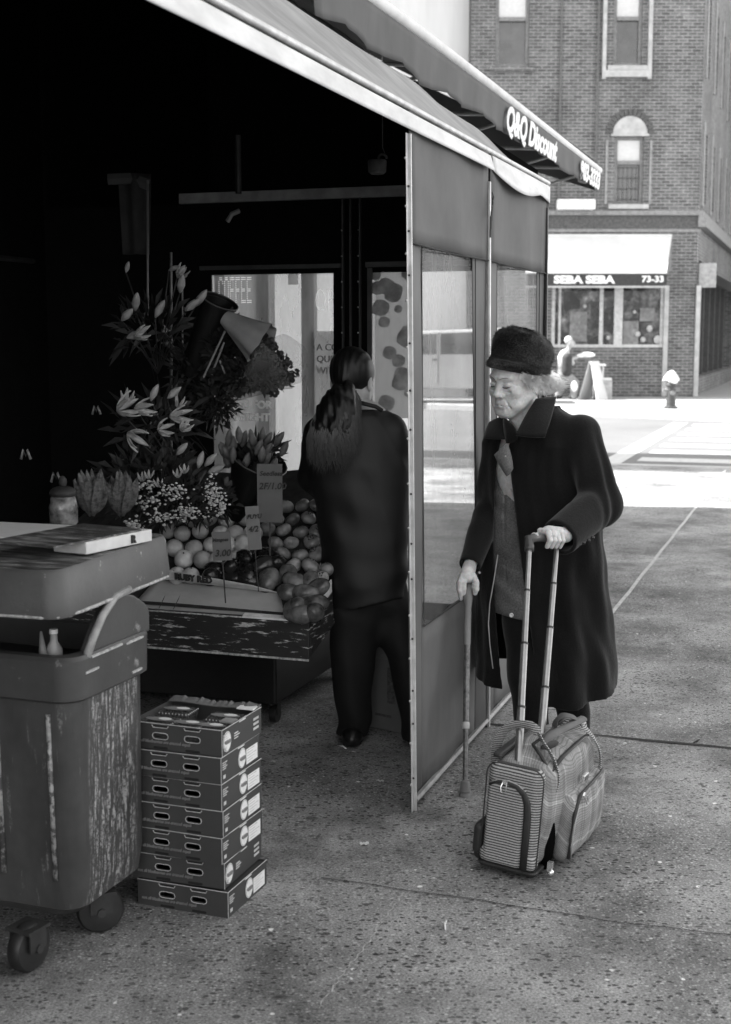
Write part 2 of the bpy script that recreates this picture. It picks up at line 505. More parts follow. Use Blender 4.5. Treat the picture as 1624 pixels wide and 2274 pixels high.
# near pavement (a raised slab with its kerb)
mb = MB(FRONT); mb.box((-14, -9, -.3), (12.98, 7, 0)); struct(mb.build('sidewalk', PAV))
mb = MB(FRONT); mb.box((12.98, -9, -.3), (13.16, 7, .004)); struct(mb.build('kerb', CONC, bevel=.02))
# slab joints
JOINT = mat('dark joint filler', .02, .9); JL = mat('pale joint mortar', .5, .9, var=.3, scale=30)
mb = MB(FRONT)
js = [0.0] + [i * .22 for i in range(1, 28)]
up = []; lo = []
for i, a in enumerate(js):
    w = .010 + .005 * math.sin(i * 2.3); c = 1.09 - .022 * a + .006 * math.sin(i * 1.7)
    up.append((c + w, -a, .004)); lo.append((c - w, -a, .004))
mb.add(up + lo, [(i, i + 1, len(up) + i + 1, len(up) + i) for i in range(len(up) - 1)])
struct(mb.build('pavement_joint', JOINT))
mb = MB(FRONT)
a = [(1.12 + i * .35, -.14 + .003 * math.sin(i * 1.9), .004) for i in range(34)]
mb.add([(x, y - .012, z) for x, y, z in a] + [(x, y + .012, z) for x, y, z in a], [(i, i + 1, 34 + i + 1, 34 + i) for i in range(33)])
struct(mb.build('pavement_joint', JL))
mb = MB()
for pts in (((714, 1952), (910, 1980), (1106, 2008), (1280, 2036), (1430, 2058), (1624, 2078), (1760, 2092)),):
    c = [gnd(*p) for p in pts]; c = [c[i].lerp(c[i + 1], k / 6) + Vector((.003 * math.sin(i * 9 + k * 5), .004 * math.sin(i * 5 + k * 7), 0)) for i in range(len(c) - 1) for k in range(6)]
    mb.add([p + Vector((0, .0022, .004)) for p in c] + [p + Vector((0, -.0022, .004)) for p in c], [(i, i + 1, len(c) + i + 1, len(c) + i) for i in range(len(c) - 1)])
struct(mb.build('pavement_joint', JOINT))
mb = MB()
c = [gnd(893, 1991), gnd(872, 2020), gnd(845, 2052), gnd(822, 2090), gnd(792, 2128), gnd(765, 2160), gnd(744, 2190), gnd(700, 2250)]
c = [c[i].lerp(c[i + 1], k / 8) + Vector((.004 * math.sin(i * 7 + k * 5), .003 * math.sin(i * 3 + k * 9), 0)) for i in range(len(c) - 1) for k in range(8)]
mb.add([p + Vector((.0015 + .0015 * abs(math.sin(i * 2.1)), 0, .004)) for i, p in enumerate(c)] + [p - Vector((.0015, 0, -.004)) for p in c], [(i, i + 1, len(c) + i + 1, len(c) + i) for i in range(len(c) - 1)])
struct(mb.build('pavement_crack', mat('pale crack dust', .42, .9, var=.5, scale=60)))
# far pavement across the street and its kerb
kL, kR = gnd(1100, 902), gnd(1624, 923)
dk = (kR - kL).normalized()
A_, B_ = kL - dk * 80, kR + dk * 60
mb = MB(); nrm = Vector((-dk.y, dk.x, 0))
def strip(mb, A, B, o0, o1, z0, z1):
    a0, a1, b0, b1 = A + nrm * o0, A + nrm * o1, B + nrm * o0, B + nrm * o1
    mb.hexa([(*a0.xy, z0), (*b0.xy, z0), (*b1.xy, z0), (*a1.xy, z0)], [(*a0.xy, z1), (*b0.xy, z1), (*b1.xy, z1), (*a1.xy, z1)])
strip(mb, A_, B_, .2, 60, -.3, 0); struct(mb.build('far_sidewalk', FARCONC))
mb = MB(); strip(mb, A_, B_, 0, .2, -.3, .01); struct(mb.build('far_kerb', CONC, bevel=.03))
# crosswalk: pale ladder marking
PAINT = mat('road marking paint', .42, .8, var=.15, scale=14)
mb = MB(FRONT)
tl = (gnd(1388, 997, -.14) - P0).dot(T)
for k in range(8):
    s0 = 13.75 + k * 1.36
    mb.box((s0, -9, -.139), (s0 + .62, -tl - .46, -.135))
mb.box((13.4, -tl - .3, -.139), (24.2, -tl, -.135))
struct(mb.build('crosswalk_marking', PAINT))

# ================================================================ brick corner building across the street
Y0 = 37.0
BRK = brick_mat('brown brick', .135, .075, .26)
STONE = mat('pale stone trim', .42, .8, var=.2, scale=6, bmp=.2)
DARKTRIM = mat('dark trim paint', .07, .6)
GREYTRIM = mat('grey window frame', .2, .6)
bb = thing('brick_building', 'brown brick corner building with an arched window above a small corner shop', 'building', (6, Y0, 0))
XL, XR = 2.79, 8.95
def pz(v): return at(812, v, Y0).z
def px(u, v=700): return at(u, v, Y0).x
wins = [(3.44, 4.33, 8.72, 11.2, 'plain'), (6.56, 7.32, 8.75, 11.2, 'trim'), (6.66, 7.44, 5.15, 6.93, 'arch'), (3.78, 4.72, 5.0, 6.95, 'plain')]
shop = (5.05, 8.08, 1.34, 3.3)
fm = Matrix.Translation((0, Y0, 0))
mb = MB(fm)
wall_holes(mb, XL, XR, 0, 13.5, [w[:4] for w in wins] + [shop])
mb.build('wall', BRK, bb)
# a dark inside so that the openings are not see-through
mb = MB(fm); mb.box((XL + .1, .35, .05), (XR - .1, 6, 13.4)); mb.build('interior', mat('dark room', .03, .9), bb)
for (a, b_, c, d, kd) in wins:
    f = MB(fm); w = .09; mid = c + (d - c) * (.62 if kd == 'arch' else .5)
    for lo, hi in (((a, .1, c), (a + w, .2, d)), ((b_ - w, .1, c), (b_, .2, d)), ((a + w, .1, c), (b_ - w, .2, c + w)), ((a + w, .1, d - w), (b_ - w, .2, d)), ((a + w, .08, mid - .05), (b_ - w, .18, mid + .05))):
        f.box(lo, hi)
    fo = f.build('window', GREYTRIM, bb)
    g = MB(fm); g.quad((a + w, .17, c + w), (b_ - w, .17, c + w), (b_ - w, .17, mid), (a + w, .17, mid)); g.build('pane', GLASS, fo)
    g = MB(fm); g.quad((a + w, .14, mid), (b_ - w, .14, mid), (b_ - w, .14, d - w), (a + w, .14, d - w)); g.build('blind', BLIND, fo)
    s_ = MB(fm); s_.box((a - .15, -.08, c - .12), (b_ + .15, .1, c)); s_.build('sill', STONE if kd != 'plain' else BRK, fo)
    if kd == 'arch':
        t_ = MB(fm); cx = (a + b_) / 2; r_ = .46
        t_.prism([(cx + r_ * math.cos(x), d + .06 + r_ * math.sin(x)) for x in [math.pi * i / 14 for i in range(15)]], -.05, .04)
        t_.box((cx - r_ - .04, -.07, d), (cx + r_ + .04, .04, d + .06)); t_.build('arched_lintel', STONE, fo)
        h_ = MB(fm)
        for i in range(15):
            x0_, x1_ = math.pi * i / 15 + .02, math.pi * (i + 1) / 15 - .02
            pl = [(cx + q * math.cos(x), d + .06 + q * math.sin(x)) for q, x in ((.48, x0_), (.64, x0_), (.64, x1_), (.48, x1_))]
            h_.prism(pl, -.03, .03)
        h_.build('brick_hood', mat('dark hood brick', .09, .85), fo)
        gr = MB(fm)
        for i in range(5): gr.tube([(a + w + .12 * i + .06, .06, c + .05), (a + w + .12 * i + .06, .06, mid - .1)], .008, 5)
        for i in range(4): gr.tube([(a + w, .06, c + .15 + .28 * i), (b_ - w, .06, c + .15 + .28 * i)], .008, 5)
        gr.build('window_guard', DARKTRIM, fo)
    if kd == 'trim':
        t_ = MB(fm)
        for x in (a - .25, b_ + .2): t_.box((x - .05, -.1, c - .35), (x + .05, 0, d))
        t_.box((a - .3, -.106, c - .3), (b_ + .25, -.02, c - .13)); t_.build('pale_trim', STONE, fo)
    if kd == 'arch':
        for x in (a - .22, b_ + .18):
            t_ = MB(fm); t_.box((x - .03, -.04, c), (x + .03, 0, d - .1)); t_.build('pale_trim', mat('weathered trim', .26, .8), fo)
# ledges, cornice bands
mb = MB(fm); mb.box((XL, -.12, 4.86), (XR + .12, .0, 4.98)); mb.box((XL, -.06, 4.42), (XR + .06, 0, 4.5)); mb.build('ledge', mat('ledge stone', .22, .85, bmp=.2), bb)
mb = MB(fm); mb.box((XL, -.04, 4.5), (XR + .04, 0, 4.86)); mb.build('brick_band', mat('dark brick band', .085, .85, var=.4, scale=20), bb)
for x in (5.17, 6.15):
    mb = MB(fm); mb.tube([(x, -.06, 4.98), (x, -.06, 13.4)], .035, 6); mb.build('downpipe', mat('pipe grey', .1, .6), bb)
mb = MB(fm); mb.box((5.11, -.35, 4.99), (6.12, -.02, 5.26)); mb.build('vent_box', mat('white metal box', .7, .5), bb, bevel=.03)
# shopfront
mb = MB(fm)
for a, b_ in ((5.05, 5.14), (5.24, 5.3), (6.35, 6.45), (6.75, 6.98), (8.0, 8.1)):
    mb.box((a, .02, 1.34), (b_, .12, 2.98))
mb.box((5.05, .012, 1.335), (8.1, .125, 1.42)); mb.build('shop_window_frame', mat('pale shop frame', .5, .6), bb)
mb = MB(fm); mb.quad((5.06, .1, 1.36), (8.08, .1, 1.36), (8.08, .1, 3.2), (5.06, .1, 3.2))
def shopglass():
    m, nt, b = new_mat('shop window with dim goods'); co = coords(nt, (1, 1, 1))
    a = ramp(nt, noise(nt, co, 3.2, 6, .7), [(.42, .015), (.62, .12), (.72, .3)])
    v = N(nt, 'ShaderNodeTexVoronoi', distance='CHEBYCHEV'); v.inputs['Scale'].default_value = 2.6; nt.links.new(co, v.inputs['Vector'])
    k = N(nt, 'ShaderNodeRGBToBW'); nt.links.new(v.outputs['Color'], k.inputs[0])
    c = mixc(nt, 1.0, a, ramp(nt, k.outputs[0], [(.4, .3), (.6, 1.5)]), 'MULTIPLY')
    nt.links.new(c, b.inputs['Base Color']); b.inputs['Roughness'].default_value = .06
    return m
sg = mb.build('shop_window', shopglass(), bb)
for lo_, hi_ in (((5.55, .05, 1.5), (6.02, .09, 2.3)), ((7.0, .05, 1.42), (7.42, .09, 2.05)), ((7.45, .05, 2.05), (7.85, .09, 2.4))):
    mb = MB(fm); mb.box(lo_, hi_); mb.build('window_poster', mat('grey poster', .17, .5, var=.5, scale=9), sg)
for (x, z, q) in ((7.72, 1.85, .09), (7.55, 1.55, .08), (7.3, 2.3, .05), (6.6, 1.6, .06), (7.95, 1.55, .12), (7.4, 1.7, .08), (5.65, 1.45, .07), (5.95, 2.45, .05)):
    mb = MB(fm); mb.sphere((x, .04, z), (q, .02, q), 8, 6); mb.build('hanging_item', mat('pale goods', .4, .4), sg, smooth=True)
# shop awning
AW = mat('cream awning cloth', .62, .8, var=.06, scale=2)
x0, x1, x2 = 4.2, 8.24, 7.87
mb = MB(fm)
mb.hexa([(x0, -.02, 4.2), (x1, -.02, 4.2), (x1, 0, 4.2), (x0, 0, 4.2)], [(x0, -.02, 4.36), (x1, -.02, 4.36), (x1, 0, 4.36), (x0, 0, 4.36)])
mb.quad((x0, -.02, 4.3), (x1, -.02, 4.3), (x2, -1.15, 3.26), (x0, -1.15, 3.26))
ao = mb.build('shop_awning', AW, bb, solid=.02)
mb = MB(fm); mb.quad((x1, -.03, 4.3), (x2, -1.15, 3.26), (x2 + .05, -.6, 3.26), (x1, -.03, 3.4)); mb.build('awning_side', mat('shaded awning side', .2, .8), ao, solid=.02)  # same cloth painted darker: the side's shade is put into its colour
mb = MB(fm); mb.box((x0, -1.18, 2.96), (x2 + .02, -1.14, 3.26)); mb.build('valance', mat('dark valance', .035, .7), ao)
mb = MB(fm); mb.box((x0, -1.17, 2.9), (x2 + .02, -1.14, 2.95)); mb.box((x0, -1.2, 3.26), (x2 + .02, -1.14, 3.29)); mb.build('valance_rail', STONE, ao)
def letters(parent, m, s, size, matr, name='lettering', **k):
    vs, fs = text_mesh(s, size, extrude=.004, **k)
    q = MB(m); q.add(vs, fs); return q.build(name, matr, parent)
LW = mat('white lettering', .85, .6, var=.03)
up_ = Matrix.Rotation(R(90), 4, 'X')
letters(ao, fm @ Matrix.Translation((4.93, -1.2, 3.02)) @ up_ @ Matrix.Diagonal((1.25, 1, 1, 1)), 'SEBA SEBA', .27, LW, bold=.014)
letters(ao, fm @ Matrix.Translation((7.22, -1.2, 3.05)) @ up_ @ Matrix.Diagonal((1.15, 1, 1, 1)), '73-33', .22, LW, bold=.007)
# corner posts
for x_ in (8.08, 8.94):
    mb = MB(fm); mb.box((x_, -.09, .02), (x_ + .12, .01, 3.0)); mb.build('corner_post', STONE, bb)
# side wall, running away from the corner along the side street
rot = math.atan2(S.y, S.x)
sm = Matrix.Translation((XR + .001, Y0, 0)) @ Matrix.Rotation(rot, 4, 'Z')
mb = MB(sm); sw = []
for k in range(5):
    sw += [(.9 + k * 2.6, 2.0 + k * 2.6, 5.3, 7.2), (.9 + k * 2.6, 2.0 + k * 2.6, 8.7, 10.9)]
wall_holes(mb, 0, 16, 4.4, 13.5, sw); wall_holes(mb, 0, 16, 0, 4.4, [(.5, 15, .5, 3.7)], depth=.6)
mb.quad((.5, .6, .5), (15, .6, .5), (15, .6, 3.7), (.5, .6, 3.7))
mb.build('wall', BRK, bb)
mb = MB(sm)
for a, b_, c, d in sw:
    fr = MB(sm); pa = MB(sm)
    for lo, hi in (((a, .05, c), (a + .09, .12, d)), ((b_ - .09, .05, c), (b_, .12, d)), ((a, .05, d - .09), (b_, .12, d)), ((a, .05, (c + d) / 2), (b_, .12, (c + d) / 2 + .08))): fr.box(lo, hi)
    fr.box((a - .35, -.05, c - .15), (a - .05, .0, d + .2))
    pa.quad((a, .1, c), (b_, .1, c), (b_, .1, d), (a, .1, d))
    so = fr.build('window', mat('pale side trim', .28, .7), bb); pa.build('pane', GLASS, so)
mb.box((-.1, -.15, 4.75), (16, 0, 4.95)); mb.box((-.1, -.22, 4.55), (16, 0, 4.75)); mb.build('ledge', mat('ledge stone', .22), bb)
mb = MB(sm)
for k in range(7): mb.box((.5 + k * 2.1, .2, .5), (.64 + k * 2.1, .5, 3.7))
mb.box((.5, -.5, 3.3), (15, .1, 3.4)); mb.build('side_shopfront', DARKTRIM, bb)
mb = MB(sm); mb.box((.1, -.5, 2.95), (.16, -.05, 3.6)); mb.build('hanging_sign', mat('grey hanging sign', .34), bb)
mb = MB(fm); mb.box((XL, 0.001, 13.5), (XR, 8, 13.7)); mb.build('roof', DARKTRIM, bb)

# pale rendered building on its left
pb = thing('pale_building', 'pale rendered building at the left of the brick corner building', 'building', (-4, Y0 + .6, 0))
mb = MB(Matrix.Translation((0, Y0 + .55, 0)))
hol = [(-1.2, .3, 1.0, 3.2), (-4.5, -2.5, .6, 3.2)]
wall_holes(mb, -22, XL - .02, 0, 14, hol, .3)
PALE = mat('pale render', .58, .85, var=.06, scale=1.5, stretch=(3, 3, .3), bmp=.1)
mb.build('wall', PALE, pb)
mb = MB(Matrix.Translation((0, Y0 + .55, 0)))
for a, b_, c, d in hol:
    mb = MB(Matrix.Translation((0, Y0 + .55, 0))); mb.quad((a, .28, c), (b_, .28, c), (b_, .28, d), (a, .28, d)); mb.build('window', GLASS, pb)
mb = MB(Matrix.Translation((0, Y0 + .55, 0))); mb.box((-22, 0.002, 14), (XL - .02, 8, 14.2)); mb.build('roof', DARKTRIM, pb)

# house with a dark cornice, added at the right edge to shape the light
nb = thing('added_cornice_house', 'house with a dark cornice added at the right edge to shape the light', 'building', (15.5, 42, 0))
mb = MB(Matrix.Translation((15.3, 50, 0)) @ Matrix.Rotation(rot, 4, 'Z')); mb.box((0, -6, 0), (14, -.0, 12.5)); mb.build('wall', BRK, nb)
mb = MB(Matrix.Translation((15.3, 50, 0)) @ Matrix.Rotation(rot, 4, 'Z')); mb.box((-.6, -6.4, 12.5), (14, .6, 13.3)); mb.build('cornice', DARKTRIM, nb)
# unseen block added on the left to throw shade over the crossing
tw = thing('shade_tower', 'unseen tall tower added on the left to shade the crossing', 'building', (-22, 20, 0))
mb = MB(); mb.box((-26, 20.9, -.1), (-18, 24.0, 42)); mb.build('wall', PALE, tw)
mb = MB(); mb.box((-26.2, 20.7, 42), (-17.8, 24.2, 42.5)); mb.build('roof', DARKTRIM, tw)

# ================================================================ things on the far pavement
HY = gnd(1490, 907)
h = thing('fire_hydrant', 'dark fire hydrant with a white bag tied over its top, on the far pavement', 'hydrant', HY)
mb = MB(Matrix.Translation(HY)); mb.lathe([(.16, 0), (.16, .04), (.11, .06), (.1, .5), (.13, .52), (.13, .56), (.1, .6), (.04, .68)], 14); mb.build('barrel', mat('dark iron', .05, .5), h, smooth=True, auto=40)
mb = MB(Matrix.Translation(HY))
for sx in (-1, 1): mb.lathe([(.05, 0), (.035, .1), (.045, .1), (.045, .13)], 10, Matrix.Translation((sx * .07, 0, .42)) @ Matrix.Rotation(sx * R(90), 4, 'Y'))
mb.lathe([(.045, 0), (.045, .1), (.055, .1), (.055, .13)], 10, Matrix.Translation((0, -.06, .36)) @ Matrix.Rotation(R(90), 4, 'X')); mb.build('nozzle', mat('pale nozzle cap', .2, .4), h, smooth=True, auto=40)
mb = MB(Matrix.Translation(HY))
mb.grid(lambda a, b: ((.02 + (.155 + .04 * math.sin(a * 19)) * b ** .6) * math.cos(a * 6.2832), (.02 + .13 * b ** .6) * math.sin(a * 6.2832), .86 - .25 * b + .04 * math.sin(a * 12.5 + 1) * b), 20, 5)
mb.build('bag_cover', mat('white plastic bag', .8, .4), h, smooth=True, solid=.01)

af = thing('sandwich_board', 'white folding A board standing by the brick shop wall', 'sign board', gnd(1318, 887))
q = Matrix.Translation(gnd(1318, 887)) @ Matrix.Rotation(R(52), 4, 'Z')
for sgn, nm in ((-1, 'front_board'), (1, 'rear_board')):
    mb = MB(q); mb.hexa([(-.3, sgn * .28, 0), (.3, sgn * .28, 0), (.3, sgn * .25, 0), (-.3, sgn * .25, 0)], [(-.22, sgn * .03, 1.0), (.22, sgn * .03, 1.0), (.22, sgn * .005, 1.0), (-.22, sgn * .005, 1.0)])
    mb.build(nm, mat('white board', .6, .5, var=.04), af)
cr = thing('stacked_crates', 'white stacked crates and stool beside the white A board', 'crate', gnd(1338, 886))
q = Matrix.Translation(gnd(1338, 886))
mb = MB(q); mb.box((-.22, -.2, 0), (.22, .2, .5)); mb.build('crate', mat('grey crate', .35, .6), cr, bevel=.01)
mb = MB(q); mb.box((-.24, -.22, .5), (.2, .22, .56)); mb.box((-.32, -.2, .86), (.05, .2, .92)); mb.box((-.3, -.15, .56), (-.22, .15, .86)); mb.box((-.04, -.15, .56), (.0, .15, .86)); mb.build('stool_top', mat('white board', .85), cr, bevel=.01)
sb = gnd(1420, 878)
mb = MB(Matrix.Translation(sb)); mb.grid(lambda a, b: (-.72 + 1.5 * a, -.14 * math.cos(b * 6.28), .07 + .07 * math.sin(b * 6.28) * (.7 + .3 * math.sin(a * 14)) * (math.sin(min(1, a * 8) * 1.57) * math.sin(min(1, (1 - a) * 8) * 1.57))), 30, 10)
tag(mb.build('sandbag_roll', mat('white plastic bag', .8), smooth=True), 'long white sack lying along the foot of the brick wall', 'sack')

# white van added in place of a car reflection in the clear curtain
def car(loc, yaw):
    m = Matrix.Translation(loc) @ Matrix.Rotation(yaw, 4, 'Z')
    c = thing('reflection_van', 'white van added across the street in place of a car reflection', 'van', m=m)
    body = [(-2.2, .35), (-2.25, .8), (-2.1, 1.1), (-1.35, 1.2), (-.75, 1.75), (1.9, 1.85), (2.2, 1.5), (2.25, .5), (2.2, .35)]
    mb = MB(m); mb.prism(body, -.9, .9); mb.build('body', mat('pale car paint', .42, .25, var=.03), c, bevel=.06)
    for sd in (-.905, .905):
        for pl_ in ([(-1.2, 1.2), (-.72, 1.66), (-.1, 1.7), (-.1, 1.2)], [(0, 1.2), (0, 1.7), (.95, 1.74), (.95, 1.2)], [(1.05, 1.2), (1.05, 1.74), (1.85, 1.76), (2.05, 1.25)]):
            mb = MB(m); mb.prism(pl_, sd - .004, sd + .004); mb.build('side_window', GLASS, c)
    for x in (-1.4, 1.35):
        for sd in (-.84, .84):
            w = MB(m); w.lathe([(.2, -.11), (.33, -.11), (.34, -.08), (.34, .08), (.33, .11), (.2, .11)], 20, Matrix.Translation((x, sd, .34)) @ Matrix.Rotation(R(90), 4, 'X'))
            wo = w.build('wheel', mat('black tyre', .03, .7), c, smooth=True, auto=40)
            w = MB(m); w.lathe([(.02, -.12), (.19, -.12), (.2, .12), (.02, .12)], 14, Matrix.Translation((x, sd, .34)) @ Matrix.Rotation(R(90), 4, 'X')); w.build('rim', mat('wheel rim', .5, .3, .6), wo)
    for sd in (-.7, .7):
        w = MB(m); w.box((-2.27, sd - .15, .82), (-2.2, sd + .15, 1.0)); w.build('headlight', mat('headlight glass', .8, .1), c, bevel=.03)
    w = MB(m)
    for x in (-.05, 1.0): w.box((x - .008, -.908, .45), (x + .008, -.903, 1.7))
    w.box((-.2, -.93, 1.05), (-.05, -.9, 1.09)); w.box((.85, -.93, 1.05), (.97, -.9, 1.09)); w.build('door_seam', DARKTRIM, c)
car((1.9, 34.2, -.14 + .14), R(-4))

# unseen block added on the right: its sunlit wall bounces light to the stall
fb = thing('bounce_building', 'unseen long pale building added across the street to bounce light', 'building', W(-10, 22, 0))
mb = MB(FRONT); wall_m = FRONT @ Matrix.Translation((-44, -20, 0))
mb = MB(wall_m); mb.box((0, -8, -.14), (54, 0, 6.5)); mb.build('wall', mat('facing wall', .35, .8, var=.2, scale=.6), fb)
mb = MB(wall_m); mb.box((-.3, -8.3, 6.5), (54.3, .3, 7)); mb.build('roof', DARKTRIM, fb)
# ================================================================ the shop building on the left (casts the shade)
CANVAS = mat('grey awning canvas', .135, .8, var=.22, scale=3.5, stretch=(1, 1, .5), bmp=.3, bscale=9)
CANVAS2 = mat('grey canopy canvas', .25, .7, var=.28, scale=2, stretch=(1, 3, 3), bmp=.08)
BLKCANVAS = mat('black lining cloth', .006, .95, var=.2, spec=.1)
ALU = mat('dull aluminium', .55, .45, .3, var=.25, scale=14, bmp=.1)
OFFW = mat('dirty white vinyl', .68, .6, var=.16, scale=5, stretch=(1, 1, 3))
DSTEEL = mat('dark painted steel', .03, .5, var=.3, scale=20)
CLEAR = clear_mat('clear vinyl window', .22, .85, .92)
CLEAR2 = clear_mat('milky vinyl window', .34, .8, .85)

shopb = thing('shop_building', 'tall shop building behind the fruit stall, mostly hidden by its awnings', 'building', W(2, -3, 0))
mb = MB(FRONT); mb.prism([(-40, 2.9), (8.3, 2.9), (5.88, 10), (-40, 10)], -.1, 14, 'z'); mb.build('wall', mat('shop wall paint', .3, .8, var=.3, scale=1.5, stretch=(2, 2, .4)), shopb)
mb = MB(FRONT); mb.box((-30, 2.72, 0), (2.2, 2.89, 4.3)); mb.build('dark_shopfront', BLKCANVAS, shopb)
mb = MB(FRONT)
for s_ in (3.2, 4.6, 5.4, 7.2): mb.box((s_, 2.8, 0), (s_ + .12, 2.89, 2.6))
mb.box((2.3, 2.8, 2.6), (8.3, 2.89, 2.8)); mb.build('shopfront_frame', DSTEEL, shopb)
mb = MB(FRONT); mb.box((3.4, 2.83, 1.0), (4.5, 2.88, 2.4)); mb.box((5.6, 2.83, .3), (7.1, 2.88, 2.4)); mb.build('bright_sheet', mat('white paper', .75, .6, var=.05), shopb)  # white sheets added to brighten the milky window in front of them
mb = MB(FRONT); mb.prism([(-40.2, 2.7), (8.5, 2.7), (6.0, 10.2), (-40.2, 10.2)], 14, 14.4, 'z'); mb.build('cornice', DARKTRIM, shopb)

# ================================================================ main awning over the stall
aw = thing('stall_awning', 'grey canvas awning with a white scalloped edge over the fruit stall', 'awning', W(0, -1, 2.3))
prof = [(0.0, 2.325)] + [(-(q_ - P0).dot(T), q_.z) for q_ in [ps(u, v, 2.12) for u, v in ((1190, 404), (1160, 374), (1130, 346), (1090, 312), (1045, 277), (990, 238), (914, 186), (821, 124), (700, 44))]] + [(1.6, 3.42), (2.1, 3.72), (2.75, 4.1)]
S0, S1 = -5.5, 2.12
def canopy(a, b, off=0.0):
    j = b * (len(prof) - 1); i = min(int(j), len(prof) - 2); f = j - i
    y = prof[i][0] * (1 - f) + prof[i+1][0] * f; z = prof[i][1] * (1 - f) + prof[i+1][1] * f
    s_ = S0 + (S1 - S0) * a
    wob = .012 * math.sin(s_ * 2.1 + y * 3) * min(1, y * 4) + .018 * math.sin(s_ * .9 + 1) * min(1, y * 2) + .012 * math.sin(y * 19 + s_ * .8) * min(1, y * 3)
    return (s_, y, z + wob - off)
mb = MB(FRONT); mb.grid(canopy, 60, 44); mb.build('canopy', CANVAS2, aw, smooth=True, solid=.004)
mb = MB(FRONT); mb.grid(lambda a, b: canopy(a * .997, .02 + b * .98, .03), 40, 30); mb.build('lining', BLKCANVAS, aw, smooth=True)  # black sheet added so the canopy's underside reads as deep shade
mb = MB(FRONT); mb.tube([(S0, .0, 2.318), (S1 + .03, .0, 2.318)], .011, 8); mb.build('front_rail', ALU, aw, smooth=True, auto=50)
mb = MB(FRONT); mb.tube([(S0, .012, 2.298), (S1, .012, 2.298)], .008, 6); mb.build('keder_groove', DSTEEL, aw)
def band(s0, s1, dz0, dz1, n, ph):
    def f(a, b):
        s_ = s0 + (s1 - s0) * a
        bot = 2.238 + dz0 * (1 - a) + dz1 * a + .006 * math.sin(a * 9 + ph)
        top = 2.296
        z = top + (bot - top) * b
        return (s_, -.012 - .012 * b - .008 * math.sin(a * 13 + ph) * b, z)
    q = MB(FRONT); q.grid(f, n, 5); return q
band(S0, .955, 0, 0, 60, 0.3).build('valance', OFFW, aw, smooth=True, solid=.003)
def f2(a, b):
    s_ = .985 + (2.13 - .985) * a
    bot = 2.245 - .045 * math.sin(min(1, a * 1.4) * math.pi) * .9 - .02 * a
    z = 2.3 + (bot - 2.3) * b
    return (s_ + .02 * b * (1 - a), -.012 - .03 * b * math.sin(a * 3.14), z)
q = MB(FRONT); q.grid(f2, 20, 5); q.build('valance', OFFW, aw, smooth=True, solid=.003)
# far end of the canopy: hanging corner flap
mb = MB(FRONT); mb.grid(lambda a, b: (2.13 + .01 * math.sin(b * 5), -.01 + .09 * a, 2.28 - .10 * b * (1 - .5 * a)), 4, 5); mb.build('corner_flap', CANVAS, aw, smooth=True, solid=.003)
mb = MB(FRONT)
mb.tube([(-2, 2.7, 2.0), (2.0, 2.7, 2.0)], .015, 6)
mb.build('frame_tube', DSTEEL, aw)

# ================================================================ side curtains: leaning posts, canvas and clear windows
SH = FRONT @ Matrix(((1, 0, -.0435, 0), (0, 1, 0, 0), (0, 0, 1, 0), (0, 0, 0, 1)))
cu = thing('street_side_curtain', 'grey canvas curtain with clear windows on leaning pale posts beside the pavement', 'curtain', W(1, 0, 0))
for k, s_ in enumerate((0, 1.062, 2.2)):
    mb = MB(SH)
    if k == 0:
        mb.box((-.023, -.003, .0), (-.003, .0, 2.235)); mb.box((-.003, -.012, .0), (.006, -.001, 2.235))
    else:
        mb.box((s_ - .014, -.012, 0), (s_ + .004, -.002, 2.2)); mb.box((s_ + .004, -.006, 0), (s_ + .018, .02, 2.2))
    po = mb.build('post', ALU if k < 2 else DSTEEL, cu, bevel=.002)
    mb = MB(SH)
    for i in range(13):
        z = .12 + i * .165
        mb.sphere((s_ - .013 if k == 0 else s_ + .009, -.006, z + .03 * math.sin(i * 2)), .0042, 6, 4)
    mb.build('snap', mat('dark snap', .04, .4) if k == 0 else ALU, po, smooth=True)
mb = MB(SH)
for i in range(15): mb.sphere((-.025, .0, .1 + i * .147), .0045, 6, 4)
mb.build('eyelets', ALU, cu, smooth=True)
def panel(mb, s0, s1, z0, z1, n=8, mz=8, amp=.006, y=.006, sag=0.0):
    mb.grid(lambda a, b: (s0 + (s1 - s0) * a, y + amp * math.sin((s0 + (s1 - s0) * a) * 11 + (z0 + (z1 - z0) * b) * 2.3), z0 + (z1 - z0) * b + (sag * math.sin(a * math.pi) * (1 - b))), n, mz)
for (a, w0, w1, b_, nm) in ((.008, .143, .858, 1.048, 0), (1.08, 1.208, 2.057, 2.19, 1)):
    top = MB(SH); panel(top, a, b_, 1.9, 2.31, 14, 8, y=.002); top.build('upper_canvas', mat('grey canvas flap', .125, .8, var=.16, scale=3.5, bmp=.3, bscale=7), cu, smooth=True, solid=.004)
    low = MB(SH)
    panel(low, a, w0, .035, 1.905); panel(low, w1, b_, .035, 1.905); panel(low, w0, w1, .035, .616, 10, 8)
    low.build('lower_canvas', CANVAS, cu, smooth=True, solid=.003)
    win = MB(SH); panel(win, w0 - .004, w1 + .004, .61, 1.9, 10, 20, amp=.008, y=.01); win.build('clear_window', CLEAR, cu, smooth=True)
    hem = MB(SH)
    for p_ in (((w0, -.001, .616), (w0, -.001, 1.9)), ((w1, -.001, .616), (w1, -.001, 1.9)), ((w0, -.001, .616), (w1, -.001, .616))): hem.tube(p_, .0022, 4)
    hem.tube([(a, -.006, 1.9), ((a + b_) / 2, -.008, 1.893), (b_, -.006, 1.9)], .0028, 4)
    hem.build('seam', mat('dark seam', .03, .8), cu)
mb = MB(SH); mb.tube([(.02, .0, .03), (1.05, .0, .03), (2.2, 0, .03)], .012, 6); mb.build('bottom_rail', mat('scuffed rail', .3, .6, .2), cu)
